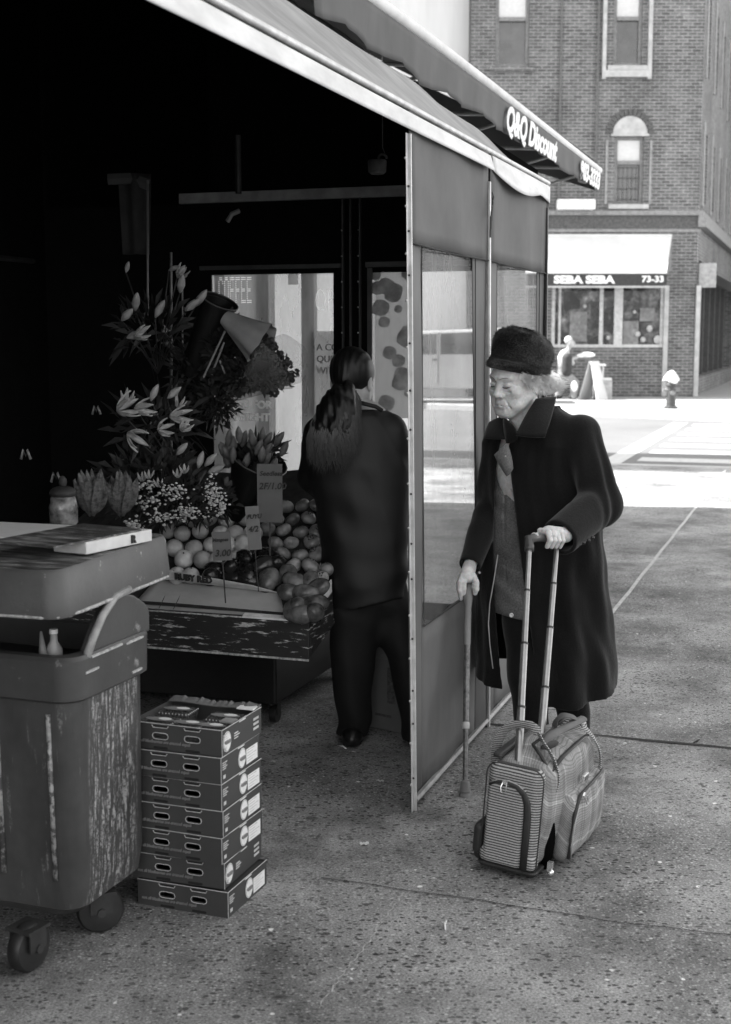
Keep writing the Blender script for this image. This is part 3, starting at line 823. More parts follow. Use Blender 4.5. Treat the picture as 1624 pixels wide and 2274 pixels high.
# tie strings at the middle post
mb = MB(SH)
for i in range(5):
    z = 2.16 - .02 * i
    mb.tube([(1.05, -.02, z), (1.03 - .012 * i, -.03, z - .02), (1.025 - .01 * i, -.028, z - .05 - .012 * i)], .003, 4)
mb.build('tie_string', DSTEEL, cu)

# ================================================================ end curtain of the stall (facing the viewer)
ec = thing('end_curtain', 'black end curtain of the stall with large milky windows to the street', 'curtain', W(2.15, -1, 0))
E0 = 2.15
mb = MB(FRONT)
def blk(t0, t1, z0, z1, th=.02, s_=E0): mb.box((s_, min(-t0, -t1), z0), (s_ + th, max(-t0, -t1), z1))
blk(-2.75, -1.745, 0, 4.1); blk(-1.745, -.02, 1.92, 2.3); blk(-1.745, -1.075, 0, .3); blk(-1.075, -.89, 0, 1.92); blk(-.89, -.02, 0, .28)
mb.add([(E0, .05, 2.28), (E0, 2.7, 2.28), (E0, 2.7, 4.1), (E0, .05, 2.38)], [(0, 1, 2, 3)])
mb.build('black_canvas', BLKCANVAS, ec)
mb = MB(FRONT); mb.quad((E0 + .01, 1.075, .3), (E0 + .01, 1.745, .3), (E0 + .01, 1.745, 1.92), (E0 + .01, 1.075, 1.92)); mb.build('milky_window', CLEAR2, ec)
mb = MB(FRONT); mb.quad((E0 + .01, .02, .28), (E0 + .01, .89, .28), (E0 + .01, .89, 1.92), (E0 + .01, .02, 1.92)); mb.build('clear_window', CLEAR, ec)
mb = MB(FRONT); mb.box((E0 - .04, .05, 2.28), (E0 - .01, 1.9, 2.33)); mb.build('cross_beam', mat('dim grey beam', .30, .6, var=.3, scale=10), ec)
mb = MB(FRONT)
for t in (.925, .975, 1.015): mb.box((E0 - .025, t, .05), (E0 - .005, t + .007, 2.28))
mb.box((E0 - .02, .05, 1.945), (E0 - .004, .9, 1.97)); mb.box((E0 - .02, 1.03, 1.945), (E0 - .004, 1.8, 1.965)); mb.box((E0 - .02, .868, .3), (E0 - .004, .89, 1.94)); mb.build('frame_strip', mat('dim frame strip', .07, .5, .3), ec)
mb = MB(FRONT)
for i in range(16):
    for t in (.935, 1.02): mb.sphere((E0 - .028, t, .25 + i * .125), .004, 6, 4)
mb.build('snap', ALU, ec, smooth=True)

# signs on and behind the milky windows
GL = E0 + .03
def sign_m(u, v, s_=GL, yaw=0):
    p = ps(u, v, s_)
    return Matrix.Translation(p) @ Matrix(((T.x, 0, S.x, 0), (T.y, 0, S.y, 0), (0, 1, 0, 0), (0, 0, 0, 1)))
PAPER = mat('white paper', .8, .6, var=.05)
def thin_mat(name, c, tr=.65):
    m, nt, b = new_mat(name); tl = N(nt, 'ShaderNodeBsdfTranslucent'); tl.inputs[0].default_value = g4(c)
    co = coords(nt); nt.links.new(ramp(nt, noise(nt, co, 9), [(.3, c * .9), (.7, c)]), b.inputs['Base Color'])
    mx = N(nt, 'ShaderNodeMixShader'); mx.inputs[0].default_value = tr; nt.links.new(b.outputs[0], mx.inputs[1]); nt.links.new(tl.outputs[0], mx.inputs[2])
    nt.links.new(mx.outputs[0], nt.nodes['Material Output'].inputs[0]); return m
THINP = thin_mat('thin white paper', .85); THINV = thin_mat('thin white vinyl lettering', .9, .85)
EMI = bpy.data.materials.new('lit sign tube'); EMI.use_nodes = True
_b = EMI.node_tree.nodes['Principled BSDF']; _b.inputs['Base Color'].default_value = g4(.8); _b.inputs['Emission Color'].default_value = g4(1); _b.inputs['Emission Strength'].default_value = .07
bits = {'C': ['01110','10001','10000','10000','10000','10001','01110'], 'O': ['01110','10001','10001','10001','10001','10001','01110'],
        'F': ['11111','10000','10000','11110','10000','10000','10000'], 'E': ['11111','10000','10000','11110','10000','10000','11111']}
m_ = sign_m(487, 672, E0 - .012)
mb = MB(m_); px_ = .0042; 
for i, ch in enumerate('COFFEE'):
    for r_, row in enumerate(bits[ch]):
        for c_, bit in enumerate(row):
            if bit == '1':
                for q in (0, 1): mb.sphere((( i * 6 + c_) * px_ * 1.25, (6 - r_) * px_ * 4.6 + q * px_ * 2.3, 0), .0031, 5, 4)
o = mb.build('led_sign', EMI, smooth=True); tag(o, 'dotted light sign reading COFFEE high in the milky window', 'light sign')
m_ = sign_m(699, 692, E0 + .006)
vs, fs = text_mesh('OPEN', .17, extrude=.002, bold=-.005)
mb = MB(m_ @ Matrix.Diagonal((.45, 1, 1, 1))); mb.add(vs, fs); o = mb.build('neon_sign', EMI); tag(o, 'pale neon sign reading OPEN at the right of the milky window', 'neon sign')
pn = thing('notice_sheet', 'white paper notice with faint capitals below the neon sign', 'notice', m=sign_m(722, 850))
m_ = sign_m(700, 920); mb = MB(m_); mb.box((0, 0, 0), (.16, .42, .002)); mb.build('sheet', THINP, pn)
INK = mat('faded ink', .2, .7); INKD = mat('dark ink', .03, .7)
for i, s_ in enumerate(('A CON', 'QUEST', 'WITH')):
    letters(pn, sign_m(703, 778 + i * 26, GL - .004), s_, .048, INK)
sg_ = thing('window_lettering', 'white window lettering reading ED FOR E NIGHT low in the milky window', 'lettering', m=sign_m(530, 900))
for (u, v, s_) in ((528, 906, 'ED FOR'), (513, 933, 'E NIGHT')):
    letters(sg_, sign_m(u, v, E0 - .004), s_, .056, THINV, bold=.002)
letters(sg_, sign_m(628, 1100, E0 - .004), 'OPEN', .03, THINV, bold=.002)
ppr = thing('white_card', 'small white card taped at the top of the milky window', 'card', m=sign_m(652, 632)); mb = MB(sign_m(640, 632)); mb.box((0, 0, 0), (.055, .06, .002)); mb.build('card', THINP, ppr)
# dark column seen through the milky window
dc = thing('dark_post', 'dark upright post seen through the milky window', 'post', m=sign_m(680, 1100, E0 + .25))
mb = MB(sign_m(672, 1130, E0 + .25)); mb.box((0, -.4, 0), (.07, 1.3, .05)); mb.build('post', mat('grey post', .05, .6), dc)
# poster with pale rounded fruit shapes
pp = thing('fruit_poster', 'pale poster with rounded fruit shapes beside the frame', 'poster', m=sign_m(835, 900))
mb = MB(sign_m(833, 905)); mb.box((0, -.05, 0), (.22, .80, .002)); mb.build('sheet', thin_mat('poster paper', .8), pp)
mb = MB(sign_m(833, 905, GL - .004))
r0 = random.Random(3)
for i in range(26):
    cx, cy, r_ = r0.uniform(.0, .2), r0.uniform(0, .78), r0.uniform(.02, .05)
    mb.add([(cx + r_ * math.cos(a * .52) * (1 + .1 * math.sin(a * 2)), cy + r_ * .9 * math.sin(a * .52), -.0004 * i) for a in range(12)], [tuple(range(12))])
mb.build('printed_fruit', mat('printed grey fruit', .5, .6, var=.45, scale=14), pp)

# ================================================================ second awning, lettered
a2 = thing('lettered_awning', 'grey awning with white script letters below a white front tube', 'awning', W(5, -.75, 3.1))
TT = -.75
zt = pt(1200, 275, TT).z
def s_of(u, v): 
    p = pt(u, v, TT); return (p - P0).dot(S)
se = s_of(1330, 385)
mb = MB(FRONT)
mb.tube([(1.0, -TT, zt - .005), (2.4, -TT, zt + .01), (4.0, -TT, zt + .005), (se, -TT, zt - .03)], .034, 10); mb.build('front_tube', mat('white tube cloth', .7, .6, var=.15, scale=5), a2, smooth=True, auto=50)
def val2(a, b):
    s_ = 1.0 + (se - 1.02) * a; z1_ = zt - .03; 
    bot = .195 + .010 * math.sin(s_ * 3) + .012 * math.sin(s_ * 8)
    return (s_, -TT - .02 + .012 * math.sin(s_ * 7 + b * 2) * b + .01 * math.sin(s_ * 23) * b, z1_ - bot * b)
mb = MB(FRONT); mb.grid(val2, 70, 6); mb.build('valance', mat('dark lettered canvas', .10, .8, var=.2, scale=3, stretch=(1, 1, .4)), a2, smooth=True, solid=.003)
def can2(a, b):
    s_ = 1.0 + (se - 1.0) * a; y = -TT + (2.85 + TT) * b
    return (s_, y, zt + .03 + 1.05 * b + .02 * math.sin(s_ * 3 + b * 6) * math.sin(b * 3.14))
mb = MB(FRONT); mb.grid(can2, 40, 12); mb.build('canopy', mat('dark canopy cloth', .06, .8), a2, smooth=True, solid=.004)
mb = MB(FRONT)
for s_ in (3.2, 5.0, 6.8, se - .05):
    mb.tube([(s_, -TT + .02, zt - .02), (s_, 2.88, zt + .12)], .014, 6); mb.tube([(s_, -TT + .05, zt - .04), (s_, 2.88, zt - .55)], .012, 6)
mb.build('support_arm', ALU, a2)
# end flap
mb = MB(FRONT); mb.quad((se, -TT - .02, zt - .03), (se, -TT - .02, zt - .22), (se, 2.85, zt + .5), (se, 2.85, zt + 1.05)); mb.build('end_flap', CANVAS, a2, solid=.004)
for (u0, v0, u1, txt, sz) in ((1108, 290, 1224, 'Q&Q Discount', .25), (1276, 412, 1321, '903-3333', .22)):
    sa, sb_ = s_of(u0, v0), s_of(u1, v0 + (u1 - u0) * .75)
    vs, fs = text_mesh(txt, sz, extrude=.002, shear=.35, bold=.010)
    w_ = max(v[0] for v in vs)
    mm = FRONT @ Matrix.Translation((sa, -TT - .045, zt - .218)) @ Matrix.Rotation(R(90), 4, 'X') @ Matrix.Diagonal(((sb_ - sa) / w_, 1.0 * .9, 1, 1))
    q = MB(mm); q.add(vs, fs); q.build('lettering', LW, a2)

# odds and ends under the roof
o = thing('hanging_jug', 'small pale jug hanging high under the black roof by the pale post', 'jug', ps(838, 372, 1.9))
mb = MB(Matrix.Translation(ps(838, 372, 1.9))); mb.lathe([(.03, -.03), (.042, -.02), (.045, .03), (.04, .035)], 12); mb.build('cup', mat('dim plastic', .16, .5), o, smooth=True)
mb = MB(Matrix.Translation(ps(850, 352, 1.9))); mb.tube([(.02 * math.cos(a), .0, .02 * math.sin(a)) for a in [i * .6 for i in range(10)]], .006, 5); mb.tube([(.02, 0, .0), (.0, 0, .05), (-.005, 0, .5)], .002, 4); mb.build('ring', mat('dim plastic', .16), o)
o = thing('ceiling_pipe', 'dim pipe and strip hanging from the black roof above the end curtain', 'pipe', ps(530, 400, 1.9))
mb = MB(); mb.tube([ps(528, 300, 1.9), ps(530, 430, 1.9)], .016, 8); mb.build('pipe', DSTEEL, o)
mb = MB(); mb.tube([ps(505, 492, 1.9), ps(515, 475, 1.9), ps(532, 468, 1.9)], .008, 4, ry=.012); mb.build('strip', mat('dim grey beam', .16), o)
# ================================================================ wheeled bin with its raised lid
BIN = worn('worn grey bin plastic', .06, .34, 9, .60, rough=.45, soft=.08, fine=40, bmp=.15)
def scraped():
    m, nt, b = new_mat('scraped bin side'); co = coords(nt)
    base = ramp(nt, noise(nt, co, 5), [(.3, .045), (.7, .085)])
    vert = coords(nt, (45, 45, 5)); a = noise(nt, vert, 2.0, 7, .75)
    sp = N(nt, 'ShaderNodeSeparateXYZ'); nt.links.new(co, sp.inputs[0])
    fn = noise(nt, co, 90, 4, .8)
    k = mixc(nt, 1.0, ramp(nt, a, [(.49, 0), (.57, 1)]), ramp(nt, fn, [(.42, 0), (.55, 1)]), 'MULTIPLY')
    def win(sock, a0, a1):
        r1 = ramp(nt, sock, [(a0 - .015, 0), (a0 + .01, 1), (a1 - .01, 1), (a1 + .015, 0)]); return r1
    ad = N(nt, 'ShaderNodeMath', operation='ADD'); ad.inputs[1].default_value = .5; nt.links.new(sp.outputs[1], ad.inputs[0])
    k = mixc(nt, 1.0, k, win(ad.outputs[0], .42, .515), 'MULTIPLY')
    k = mixc(nt, 1.0, k, win(sp.outputs[0], .07, .30), 'MULTIPLY')
    base = mixc(nt, 1.0, base, ramp(nt, noise(nt, coords(nt, (5, 5, 1.6)), 1.0, 4, .6), [(.36, .72), (.5, .95), (.66, 1.15)]), 'MULTIPLY')
    k2 = mixc(nt, 1.0, ramp(nt, noise(nt, coords(nt, (30, 30, 4)), 1.3, 6, .7), [(.60, 0), (.70, .6)]), ramp(nt, fn, [(.42, 0), (.6, 1)]), 'MULTIPLY')
    k = mixc(nt, 1.0, k, k2, 'ADD')
    c = mixc(nt, k, base, .42)
    nt.links.new(c, b.inputs['Base Color']); b.inputs['Roughness'].default_value = .36; bump(nt, b, a, .12, .01)
    return m
SCR = scraped()
BZ, BZ1 = .118, .80
c0 = at(172, 2018, 3.3); c1 = at(166, 1480, 3.3)           # near right corner of the body, foot and top
bx = S * .93 + T * .02; bx = Vector((bx.x, bx.y, 0)).normalized()
ba = math.atan2(bx.y, bx.x)
BM = Matrix.Translation((c0.x, c0.y, 0)) @ Matrix.Rotation(ba, 4, 'Z')      # x = away along the street, y = to the left
bn = thing('wheeled_bin', 'large worn grey wheeled bin with its lid raised above the rim', 'bin', m=BM)
def rrect(x0, x1, y0, y1, r, z, n=5):
    out = []
    for cx, cy, a0 in ((x1 - r, y1 - r, 0), (x0 + r, y1 - r, 90), (x0 + r, y0 + r, 180), (x1 - r, y0 + r, 270)):
        for i in range(n + 1):
            a = R(a0 + 90 * i / n); out.append((cx + r * math.cos(a), cy + r * math.sin(a), z))
    return out
def rings(mb, rs, cap0=True, cap1=True):
    n = len(rs[0]); vs = [p for r_ in rs for p in r_]
    fs = [(i*n+j, i*n+(j+1) % n, (i+1)*n+(j+1) % n, (i+1)*n+j) for i in range(len(rs)-1) for j in range(n)]
    if cap0: fs.append(tuple(reversed(range(n))))
    if cap1: fs.append(tuple((len(rs)-1)*n+j for j in range(n)))
    return mb.add(vs, fs)
L_, D_ = .345, .62
mb = MB(BM)
rings(mb, [rrect(.05, L_ + .0, .05, D_ - .06, .06, BZ - .02), rrect(.012, L_ + .028, .008, D_ - .02, .06, BZ + .015), rrect(0, L_ + .035, 0, D_, .06, BZ + .08), rrect(-.015, L_ + .02, -.012, D_ + .02, .055, .70)], True, False)
# recessed panel borders and upright ribs on the front
mb.build('body', SCR, bn, smooth=True, auto=35)
for yy in (.06, .215):
    mb = MB(BM); mb.tube([(-.004, yy, BZ + .1), (-.016, yy, .66)], .007, 6); mb.build('rib', worn('worn rib edge', .09, .34, 30, .46, rough=.4), bn, smooth=True)
mb = MB(BM)
rings(mb, [rrect(-.02, L_ + .02, -.016, D_ + .02, .06, .69), rrect(-.035, L_ + .03, -.03, D_ + .03, .06, .70), rrect(-.038, L_ + .032, -.032, D_ + .03, .06, .80), rrect(-.03, L_ + .03, -.026, D_ + .03, .06, .81), rrect(.0, L_, .01, D_, .05, .81), rrect(.005, L_ - .01, .015, D_, .05, .5)], True, False)
mb.build('rim', BIN, bn, smooth=True, auto=30)
mb = MB(BM)
for (a, b_, z) in ((.05, .20, .800), (.22, .31, .797), (.02, .08, .765), (.25, .30, .712)):
    mb = MB(BM); mb.tube([(a, -.03, z), ((a + b_) / 2, -.034, z + .002), (b_, -.03, z + .001)], .004, 5, ry=.004); mb.build('scuff', mat('scraped pale plastic', .42, .6, var=.4, scale=60), bn)
# raised cheek between rim and lid
mb = MB(BM)
ck = [(.06, .80), (.09, .84), (.13, .885), (.18, .92), (.24, .93), (.29, .915), (.345, .885), (.37, .86), (.37, .80)]
mb.prism(ck, -.02, .015); mb.build('cheek', BIN, bn, bevel=.006)
mb = MB(BM); mb.prism(ck, D_ - .04, D_); mb.build('cheek', BIN, bn, bevel=.006)
mb = MB(BM); mb.tube([(.04, -.022, .80), (.07, -.024, .845), (.12, -.024, .895), (.18, -.024, .930), (.26, -.02, .937)], .011, 8); mb.build('bail_edge', mat('pale bin edge', .3, .5, var=.3, scale=30), bn, smooth=True)
# lid: a shallow worn tray
LIDM = worn('worn lid plastic', .085, .42, 14, .62, rough=.5, fine=50, bmp=.2)
def lidtop():
    m, nt, b = new_mat('scratched lid top'); co = coords(nt, (5, 1, 1), rot=(0, 0, .5))
    a = noise(nt, co, 9, 9, .75)
    nt.links.new(ramp(nt, a, [(.36, .02), (.5, .10), (.6, .36), (.72, .6)]), b.inputs['Base Color'])
    b.inputs['Roughness'].default_value = .38; bump(nt, b, a, .6, .02); return m
l0 = at(133, 1378, 3.2); l1 = at(386, 1276, 3.82)
ld = Vector(((l1 - l0).x, (l1 - l0).y, 0)); la = math.atan2(ld.y, ld.x); LL = ld.length
LM = Matrix.Translation((l0.x, l0.y, 0)) @ Matrix.Rotation(la, 4, 'Z')
z0, z1, zt_ = l0.z, l1.z, .118
def lr(e, dz, r=.05):
    return [(x, y, z + z0 + (z1 - z0) * x / LL) for x, y, z in rrect(-e, LL + e * .3, -e, .75, r, dz, 6)]
mb = MB(LM); rings(mb, [lr(-.01, .012), lr(.004, 0), lr(.006, .012), lr(-.004, zt_ - .012), lr(-.012, zt_)], True, False)
mb.build('lid', LIDM, bn, smooth=True, auto=40)
mb = MB(LM); top = lr(-.012, zt_); mb.add(top, [tuple(range(len(top)))]); mb.build('lid_top', lidtop(), bn)
mb = MB(LM)
mb.tube([(-.004, .3, z0 + .004), (-.004, .05, z0 + .004), (.012, .012, z0 + .005)] + [(.05 + (LL - .1) * i / 12, -.006 - .0015 * (i % 2), z0 + (z1 - z0) * i / 12 + .004) for i in range(1, 13)], [.004] * 2 + [.005, .004] * 6 + [.003], 6)
mb.build('lid_lip', mat('chewed pale lip', .42, .6, var=.5, scale=70), bn)
for (x, y) in ((.42, .10), (.42, .5), (.05, .55)):
    pass
# dark gap filling and rubbish inside
mb = MB(BM); rings(mb, [rrect(.02, L_ - .01, .02, D_ - .02, .04, .5), rrect(.02, L_ - .01, .02, D_ - .02, .04, .74)]); mb.build('rubbish_bag', mat('black sack', .01, .35), bn)
w1 = at(65, 2140, 3.27); w2 = at(222, 2020, 3.50)
for i, w in enumerate((w1, w2, w1 + Vector((-.45, .15, 0)), w2 + Vector((-.45, .15, 0)))):
    cm = Matrix.Translation((w.x, w.y, 0)) @ Matrix.Rotation(R((62, 20, 40, 10)[i]), 4, 'Z')
    mb = MB(cm); mb.lathe([(.04, -.022), (.058, -.02), (.064, -.012), (.064, .012), (.058, .02), (.04, .022)], 22, Matrix.Translation((0, 0, .064)) @ Matrix.Rotation(R(90), 4, 'X')); wo = mb.build('wheel', mat('black caster rubber', .02, .45, var=.5), bn, smooth=True, auto=40)
    mb = MB(cm)
    for y in (-.034, .03): mb.box((-.03, y, .06), (.03, y + .005, .112))
    mb.box((-.04, -.04, .112), (.04, .04, .12)); mb.lathe([(.012, -.04), (.012, .04)], 8, Matrix.Translation((0, 0, .064)) @ Matrix.Rotation(R(90), 4, 'X')); mb.build('fork', DSTEEL, wo)
# rubbish that shows in the gap
p = at(120, 1438, 3.42); 
b_ = thing('plastic_bottle', 'small pale plastic bottle standing in the gap under the bin lid', 'bottle', m=Matrix.Translation((p.x, p.y, .742)))
mb = MB(XF[b_]); mb.lathe([(.02, 0), (.022, .01), (.022, .06), (.01, .08), (.009, .1)], 12); mb.build('flask', mat('pale bottle plastic', .4, .3), b_, smooth=True)
mb = MB(XF[b_]); mb.lathe([(.011, .1), (.011, .112)], 10); mb.build('cap', WHITE, b_)
p = at(92, 1440, 3.4)
mb = MB(Matrix.Translation((p.x, p.y, .742))); mb.tube([(0, 0, 0), (.004, 0, .05), (0, 0, .11)], [.013, .012, .003], 8)
tag(mb.build('crumpled_wrapper', mat('grey wrapper', .2, .4), smooth=True), 'narrow grey wrapper beside the bottle under the bin lid', 'wrapper')

# ================================================================ things on the lid
def lidz(x): return z0 + (z1 - z0) * x / LL + zt_
def lidP(u, v, dz=0.0):
    p = gnd(u, v, z0 + zt_)
    for _ in range(4):
        q = LM.inverted() @ p; p = gnd(u, v, lidz(q.x) + dz)
    return p
pA, pB = lidP(192, 1232, .004), lidP(338, 1200, .004)
fd = Vector(((pB - pA).x, (pB - pA).y, 0)); fl = fd.length
FM = Matrix.Translation(pA) @ Matrix.Rotation(math.atan2(fd.y, fd.x), 4, 'Z')
fb = thing('flattened_carton', 'white flattened carton with a black letter R on its side lying on the bin lid', 'carton', m=FM)
mb = MB(FM); mb.box((0, 0, 0), (fl, .11, .032)); mb.build('carton_body', mat('white carton board', .66, .6, var=.12, scale=18), fb, bevel=.002)
mb = MB(FM); mb.box((-.12, .004, .0325), (fl * .9, .22, .037)); mb.build('top_sheet', lidtop(), fb)
letters(fb, FM @ Matrix.Translation((fl * .66, -.0012, .006)) @ Matrix.Rotation(R(90), 4, 'X'), 'R', .030, mat('black print', .01, .6), bold=.001)
# small tray and jar at the back of the lid
jp = lidP(122, 1150, .0)
jr = thing('glass_jar', 'large glass jar with a knotted dark cap behind the lid on the left', 'jar', jp + Vector((0, .12, -.04)))
m_ = XF[jr]
mb = MB(m_); mb.lathe([(.04, 0), (.046, .01), (.046, .06), (.04, .09), (.02, .105)], 18)
gm = mat('dim jar glass', .16, .12, var=.8, scale=30); mb.build('jar_body', gm, jr, smooth=True)
mb = MB(m_); mb.sphere((0, 0, .105), (.044, .044, .022), 14, 8); mb.sphere((0, 0, .14), (.014, .012, .02), 8, 6); mb.build('cap', mat('dark cloth cap', .03, .7), jr, smooth=True)

w = lidP(60, 1185, .006); mb = MB(Matrix.Translation(w) @ Matrix.Rotation(la, 4, 'Z')); mb.box((-.1, -.06, 0), (.17, .25, .004))
tag(mb.build('paper_sheet', mat('white paper', .75)), 'white sheet of paper at the left end of the scratched bin lid', 'paper')
# ================================================================ stack of berry flats
CARD = mat('printed grey carton', .05, .6, var=.12, scale=9, bmp=.05)
CARDE = mat('carton raw edge', .5, .8, var=.3, scale=60)
CARDI = mat('carton inside', .14, .8, var=.15)
LAB = mat('white label', .85, .5, var=.06, scale=40)
A_ = gnd(507, 2040); B_ = gnd(283, 2003); C_ = gnd(600, 1968)
fx = Vector((-(A_ - B_).x, -(A_ - B_).y, 0)); bw_ = .305; fx = Vector((A_.x - B_.x, A_.y - B_.y, 0)).normalized()
cya = math.atan2(fx.y, fx.x)
BH = .0765
def rslot(cx, cz, w, h):                                     # rounded slot outline, front plane
    r_ = h / 2; out = []
    for i in range(5): a = R(-90 + 45 * i); out.append((cx + w / 2 - r_ + r_ * math.cos(a), cz + r_ * math.sin(a)))
    for i in range(5): a = R(90 + 45 * i); out.append((cx - w / 2 + r_ + r_ * math.cos(a), cz + r_ * math.sin(a)))
    return out
def carton(m, label, top=False, sticker='side', idx=0):
    Wd, Dp = .285, .255
    c = thing('berry_flat', label, 'carton', m=m, group='berry flats stacked on the pavement')
    mb = MB(m); t = .004; H = BH - .002
    # x: right along the front (0 = right corner at -?), front at y=0; origin = right front foot
    slots = [(-.090, .040), (-.190, .040)]
    # front wall with real hand holes
    holes = []
    for sx, sz in slots: holes.append((sx - .022, sx + .022, sz - .007, sz + .008))
    def wallh(y, flip):
        xs = sorted(set([-Wd, 0] + [h[i] for h in holes for i in (0, 1)])); zs = sorted(set([0, H] + [h[i] for h in holes for i in (2, 3)]))
        for i in range(len(xs) - 1):
            for j in range(len(zs) - 1):
                cx, cz = (xs[i] + xs[i+1]) / 2, (zs[j] + zs[j+1]) / 2
                if any(h[0] < cx < h[1] and h[2] < cz < h[3] for h in holes): continue
                mb.quad((xs[i], y, zs[j]), (xs[i+1], y, zs[j]), (xs[i+1], y, zs[j+1]), (xs[i], y, zs[j+1]))
    wallh(0, 0); wallh(t, 1)
    mb.quad((-Wd, 0, H), (0, 0, H), (0, t, H), (-Wd, t, H))
    mb.quad((0, 0, 0), (0, Dp, 0), (0, Dp, H), (0, 0, H)); mb.quad((-t, t, 0), (-t, Dp, 0), (-t, Dp, H), (-t, t, H)); mb.quad((0, 0, H), (0, Dp, H), (-t, Dp, H), (-t, t, H))
    mb.quad((-Wd, 0, 0), (-Wd, Dp, 0), (-Wd, Dp, H), (-Wd, 0, H)); mb.quad((-Wd, Dp, 0), (0, Dp, 0), (0, Dp, H), (-Wd, Dp, H))
    if top: mb.quad((-Wd, 0, .004), (0, 0, .004), (0, Dp, .004), (-Wd, Dp, .004))
    else: mb.quad((-Wd + .003, .003, H - .006), (-.003, .003, H - .006), (-.003, Dp, H - .006), (-Wd + .003, Dp, H - .006))
    mb.build('tray', CARD, c)
    # raw rounded edges round the hand holes, and the slots where the flats interlock
    mb = MB(m)
    for sx, sz in slots:
        mb.tube([(x, -.0015, z) for x, z in rslot(sx, sz, .05, .018)], .0012, 4, closed=True)
        pl = [(sx - .026, H - .004), (sx - .022, H - .0105), (sx + .022, H - .0105), (sx + .026, H - .004)]
        mb.tube([(x, -.0015, z) for x, z in pl], .0012, 4)
    mb.tube([(-Wd, -.001, H + .0005), (0, -.001, H + .0005)], .0013, 4); mb.tube([(.001, 0, H + .0005), (.001, Dp, H + .0005)], .0014, 4); mb.tube([(.0005, -.0005, 0), (.0005, -.0005, H)], .001, 4)
    mb.build('raw_edge', CARDE, c)
    for sx, sz in slots:
        for zz_ in (H - .008, .006):
            mb = MB(m); mb.prism([(x, z) for x, z in rslot(sx, zz_, .045, .007)], -.0008, .0002); mb.build('interlock_slot', mat('slot shadow', .012, .9), c)
    fm_ = m @ Matrix.Rotation(R(90), 4, 'X')
    letters(c, fm_ @ Matrix.Translation((-.27, .020, .0008)), 'not all blueberries are created equal', .0118, mat('grey print', .22, .6), name='printed_line')
    sm_ = m @ Matrix(((0, 0, 1, 0), (1, 0, 0, 0), (0, 1, 0, 0), (0, 0, 0, 1)))         # side face: x = depth, y = up
    lo_ = .03 if sticker == 'near' else .135
    q = MB(sm_); q.add([(lo_ + .026 * math.cos(a), .036 + .029 * math.sin(a), .0014) for a in [i * .2618 for i in range(24)]], [tuple(range(24))])
    st_ = q.build('round_label', LAB, c)
    q = MB(sm_); q.tube([(lo_ + .0235 * math.cos(a), .036 + .0265 * math.sin(a), .002) for a in [i * .2618 for i in range(24)]], .0006, 4, closed=True); q.build('ring', mat('grey ink', .25, .6), st_)
    letters(st_, sm_ @ Matrix.Translation((lo_ - .017, .031, .0018)), 'OZEA', .0135, mat('grey ink', .25))
    if sticker == 'side':
        q = MB(sm_); q.box((lo_ + .028, .008, .0006), (lo_ + .104, .052, .0016)); w_ = q.build('paper_label', LAB, c)
        q = MB(sm_)
        for i in range(5): q.box((lo_ + .033, .015 + .008 * i, .0017), (lo_ + .07 + .026 * ((i * 7) % 3) / 2, .0165 + .008 * i, .0019))
        q.build('printed_text', mat('faint ink', .5, .6), w_)
    pr_ = [(.008, .038 + .006 * i, .03 + .008 * (i % 2), .0405 + .006 * i) for i in range(4)] + [(.108, .069, .15, .0725), (.012, .012, .026, .022)]
    if sticker == 'near': pr_ += [(.075, .03 + .007 * i, .10 + .01 * (i % 2), .033 + .007 * i) for i in range(3)] + [(.2, .02 + .014 * i, .235, .027 + .014 * i) for i in range(3)]
    for x0_, z0_, x1_, z1_ in pr_:
        q = MB(sm_); q.box((x0_, z0_, .0006), (x1_, z1_, .0014)); q.build('side_print', mat('pale print', .6, .6), c)
    return c
origin = Vector((A_.x, A_.y, 0)); backv = Vector((-fx.y, fx.x, 0))
names = ['lowest', 'second from the ground', 'third from the ground', 'middle', 'third from the top', 'second from the top', 'topmost']
offs = [(0, 0, 0), (-.016, .012, .010), (-.017, .0, -.01), (-.014, .004, .004), (-.017, .003, -.004), (-.016, .0, .006), (-.015, .006, 0)]
stk = ['side', 'near', 'side', 'side', 'side', 'side', 'near']
extra = ['standing on the pavement and set further right', 'with a single round white label', 'with white labels on its end', 'with white labels on its end', 'with white labels on its end', 'with white labels just under the open one', 'open with clear punnets']
for i in range(7):
    dx, dy, da = offs[i]
    m = Matrix.Translation(origin + fx * dx + backv * dy + Vector((0, 0, i * BH))) @ Matrix.Rotation(cya + da * 2, 4, 'Z')
    carton(m, ('%s flat of the stack, %s' % (names[i], extra[i])), i == 6, stk[i], i)
TM = m
# turned-in flaps of the open flat
cf = [o for o in bpy.data.objects if o.name.startswith('berry_flat')][-1]
mb = MB(TM)
mb.grid(lambda a, b: (-.285 + .285 * a, .255 - .035 * b, .0755 + .002 * math.sin(a * 9) + (1 - b) * (.006 + .0035 * math.sin(a * 17 + 2) * math.sin(a * 41) + .002 * math.sin(a * 97))), 30, 3); mb.build('torn_flap', CARDI, cf, solid=.003)
mb = MB(TM); mb.box((-.055, .205, .077), (-.002, .25, .081)); mb.build('white_corner', LAB, cf)
mb = MB(TM); mb.box((-.05, .085, .070), (-.012, .125, .074)); mb.build('grey_tab', mat('grey tab', .3, .6), cf)
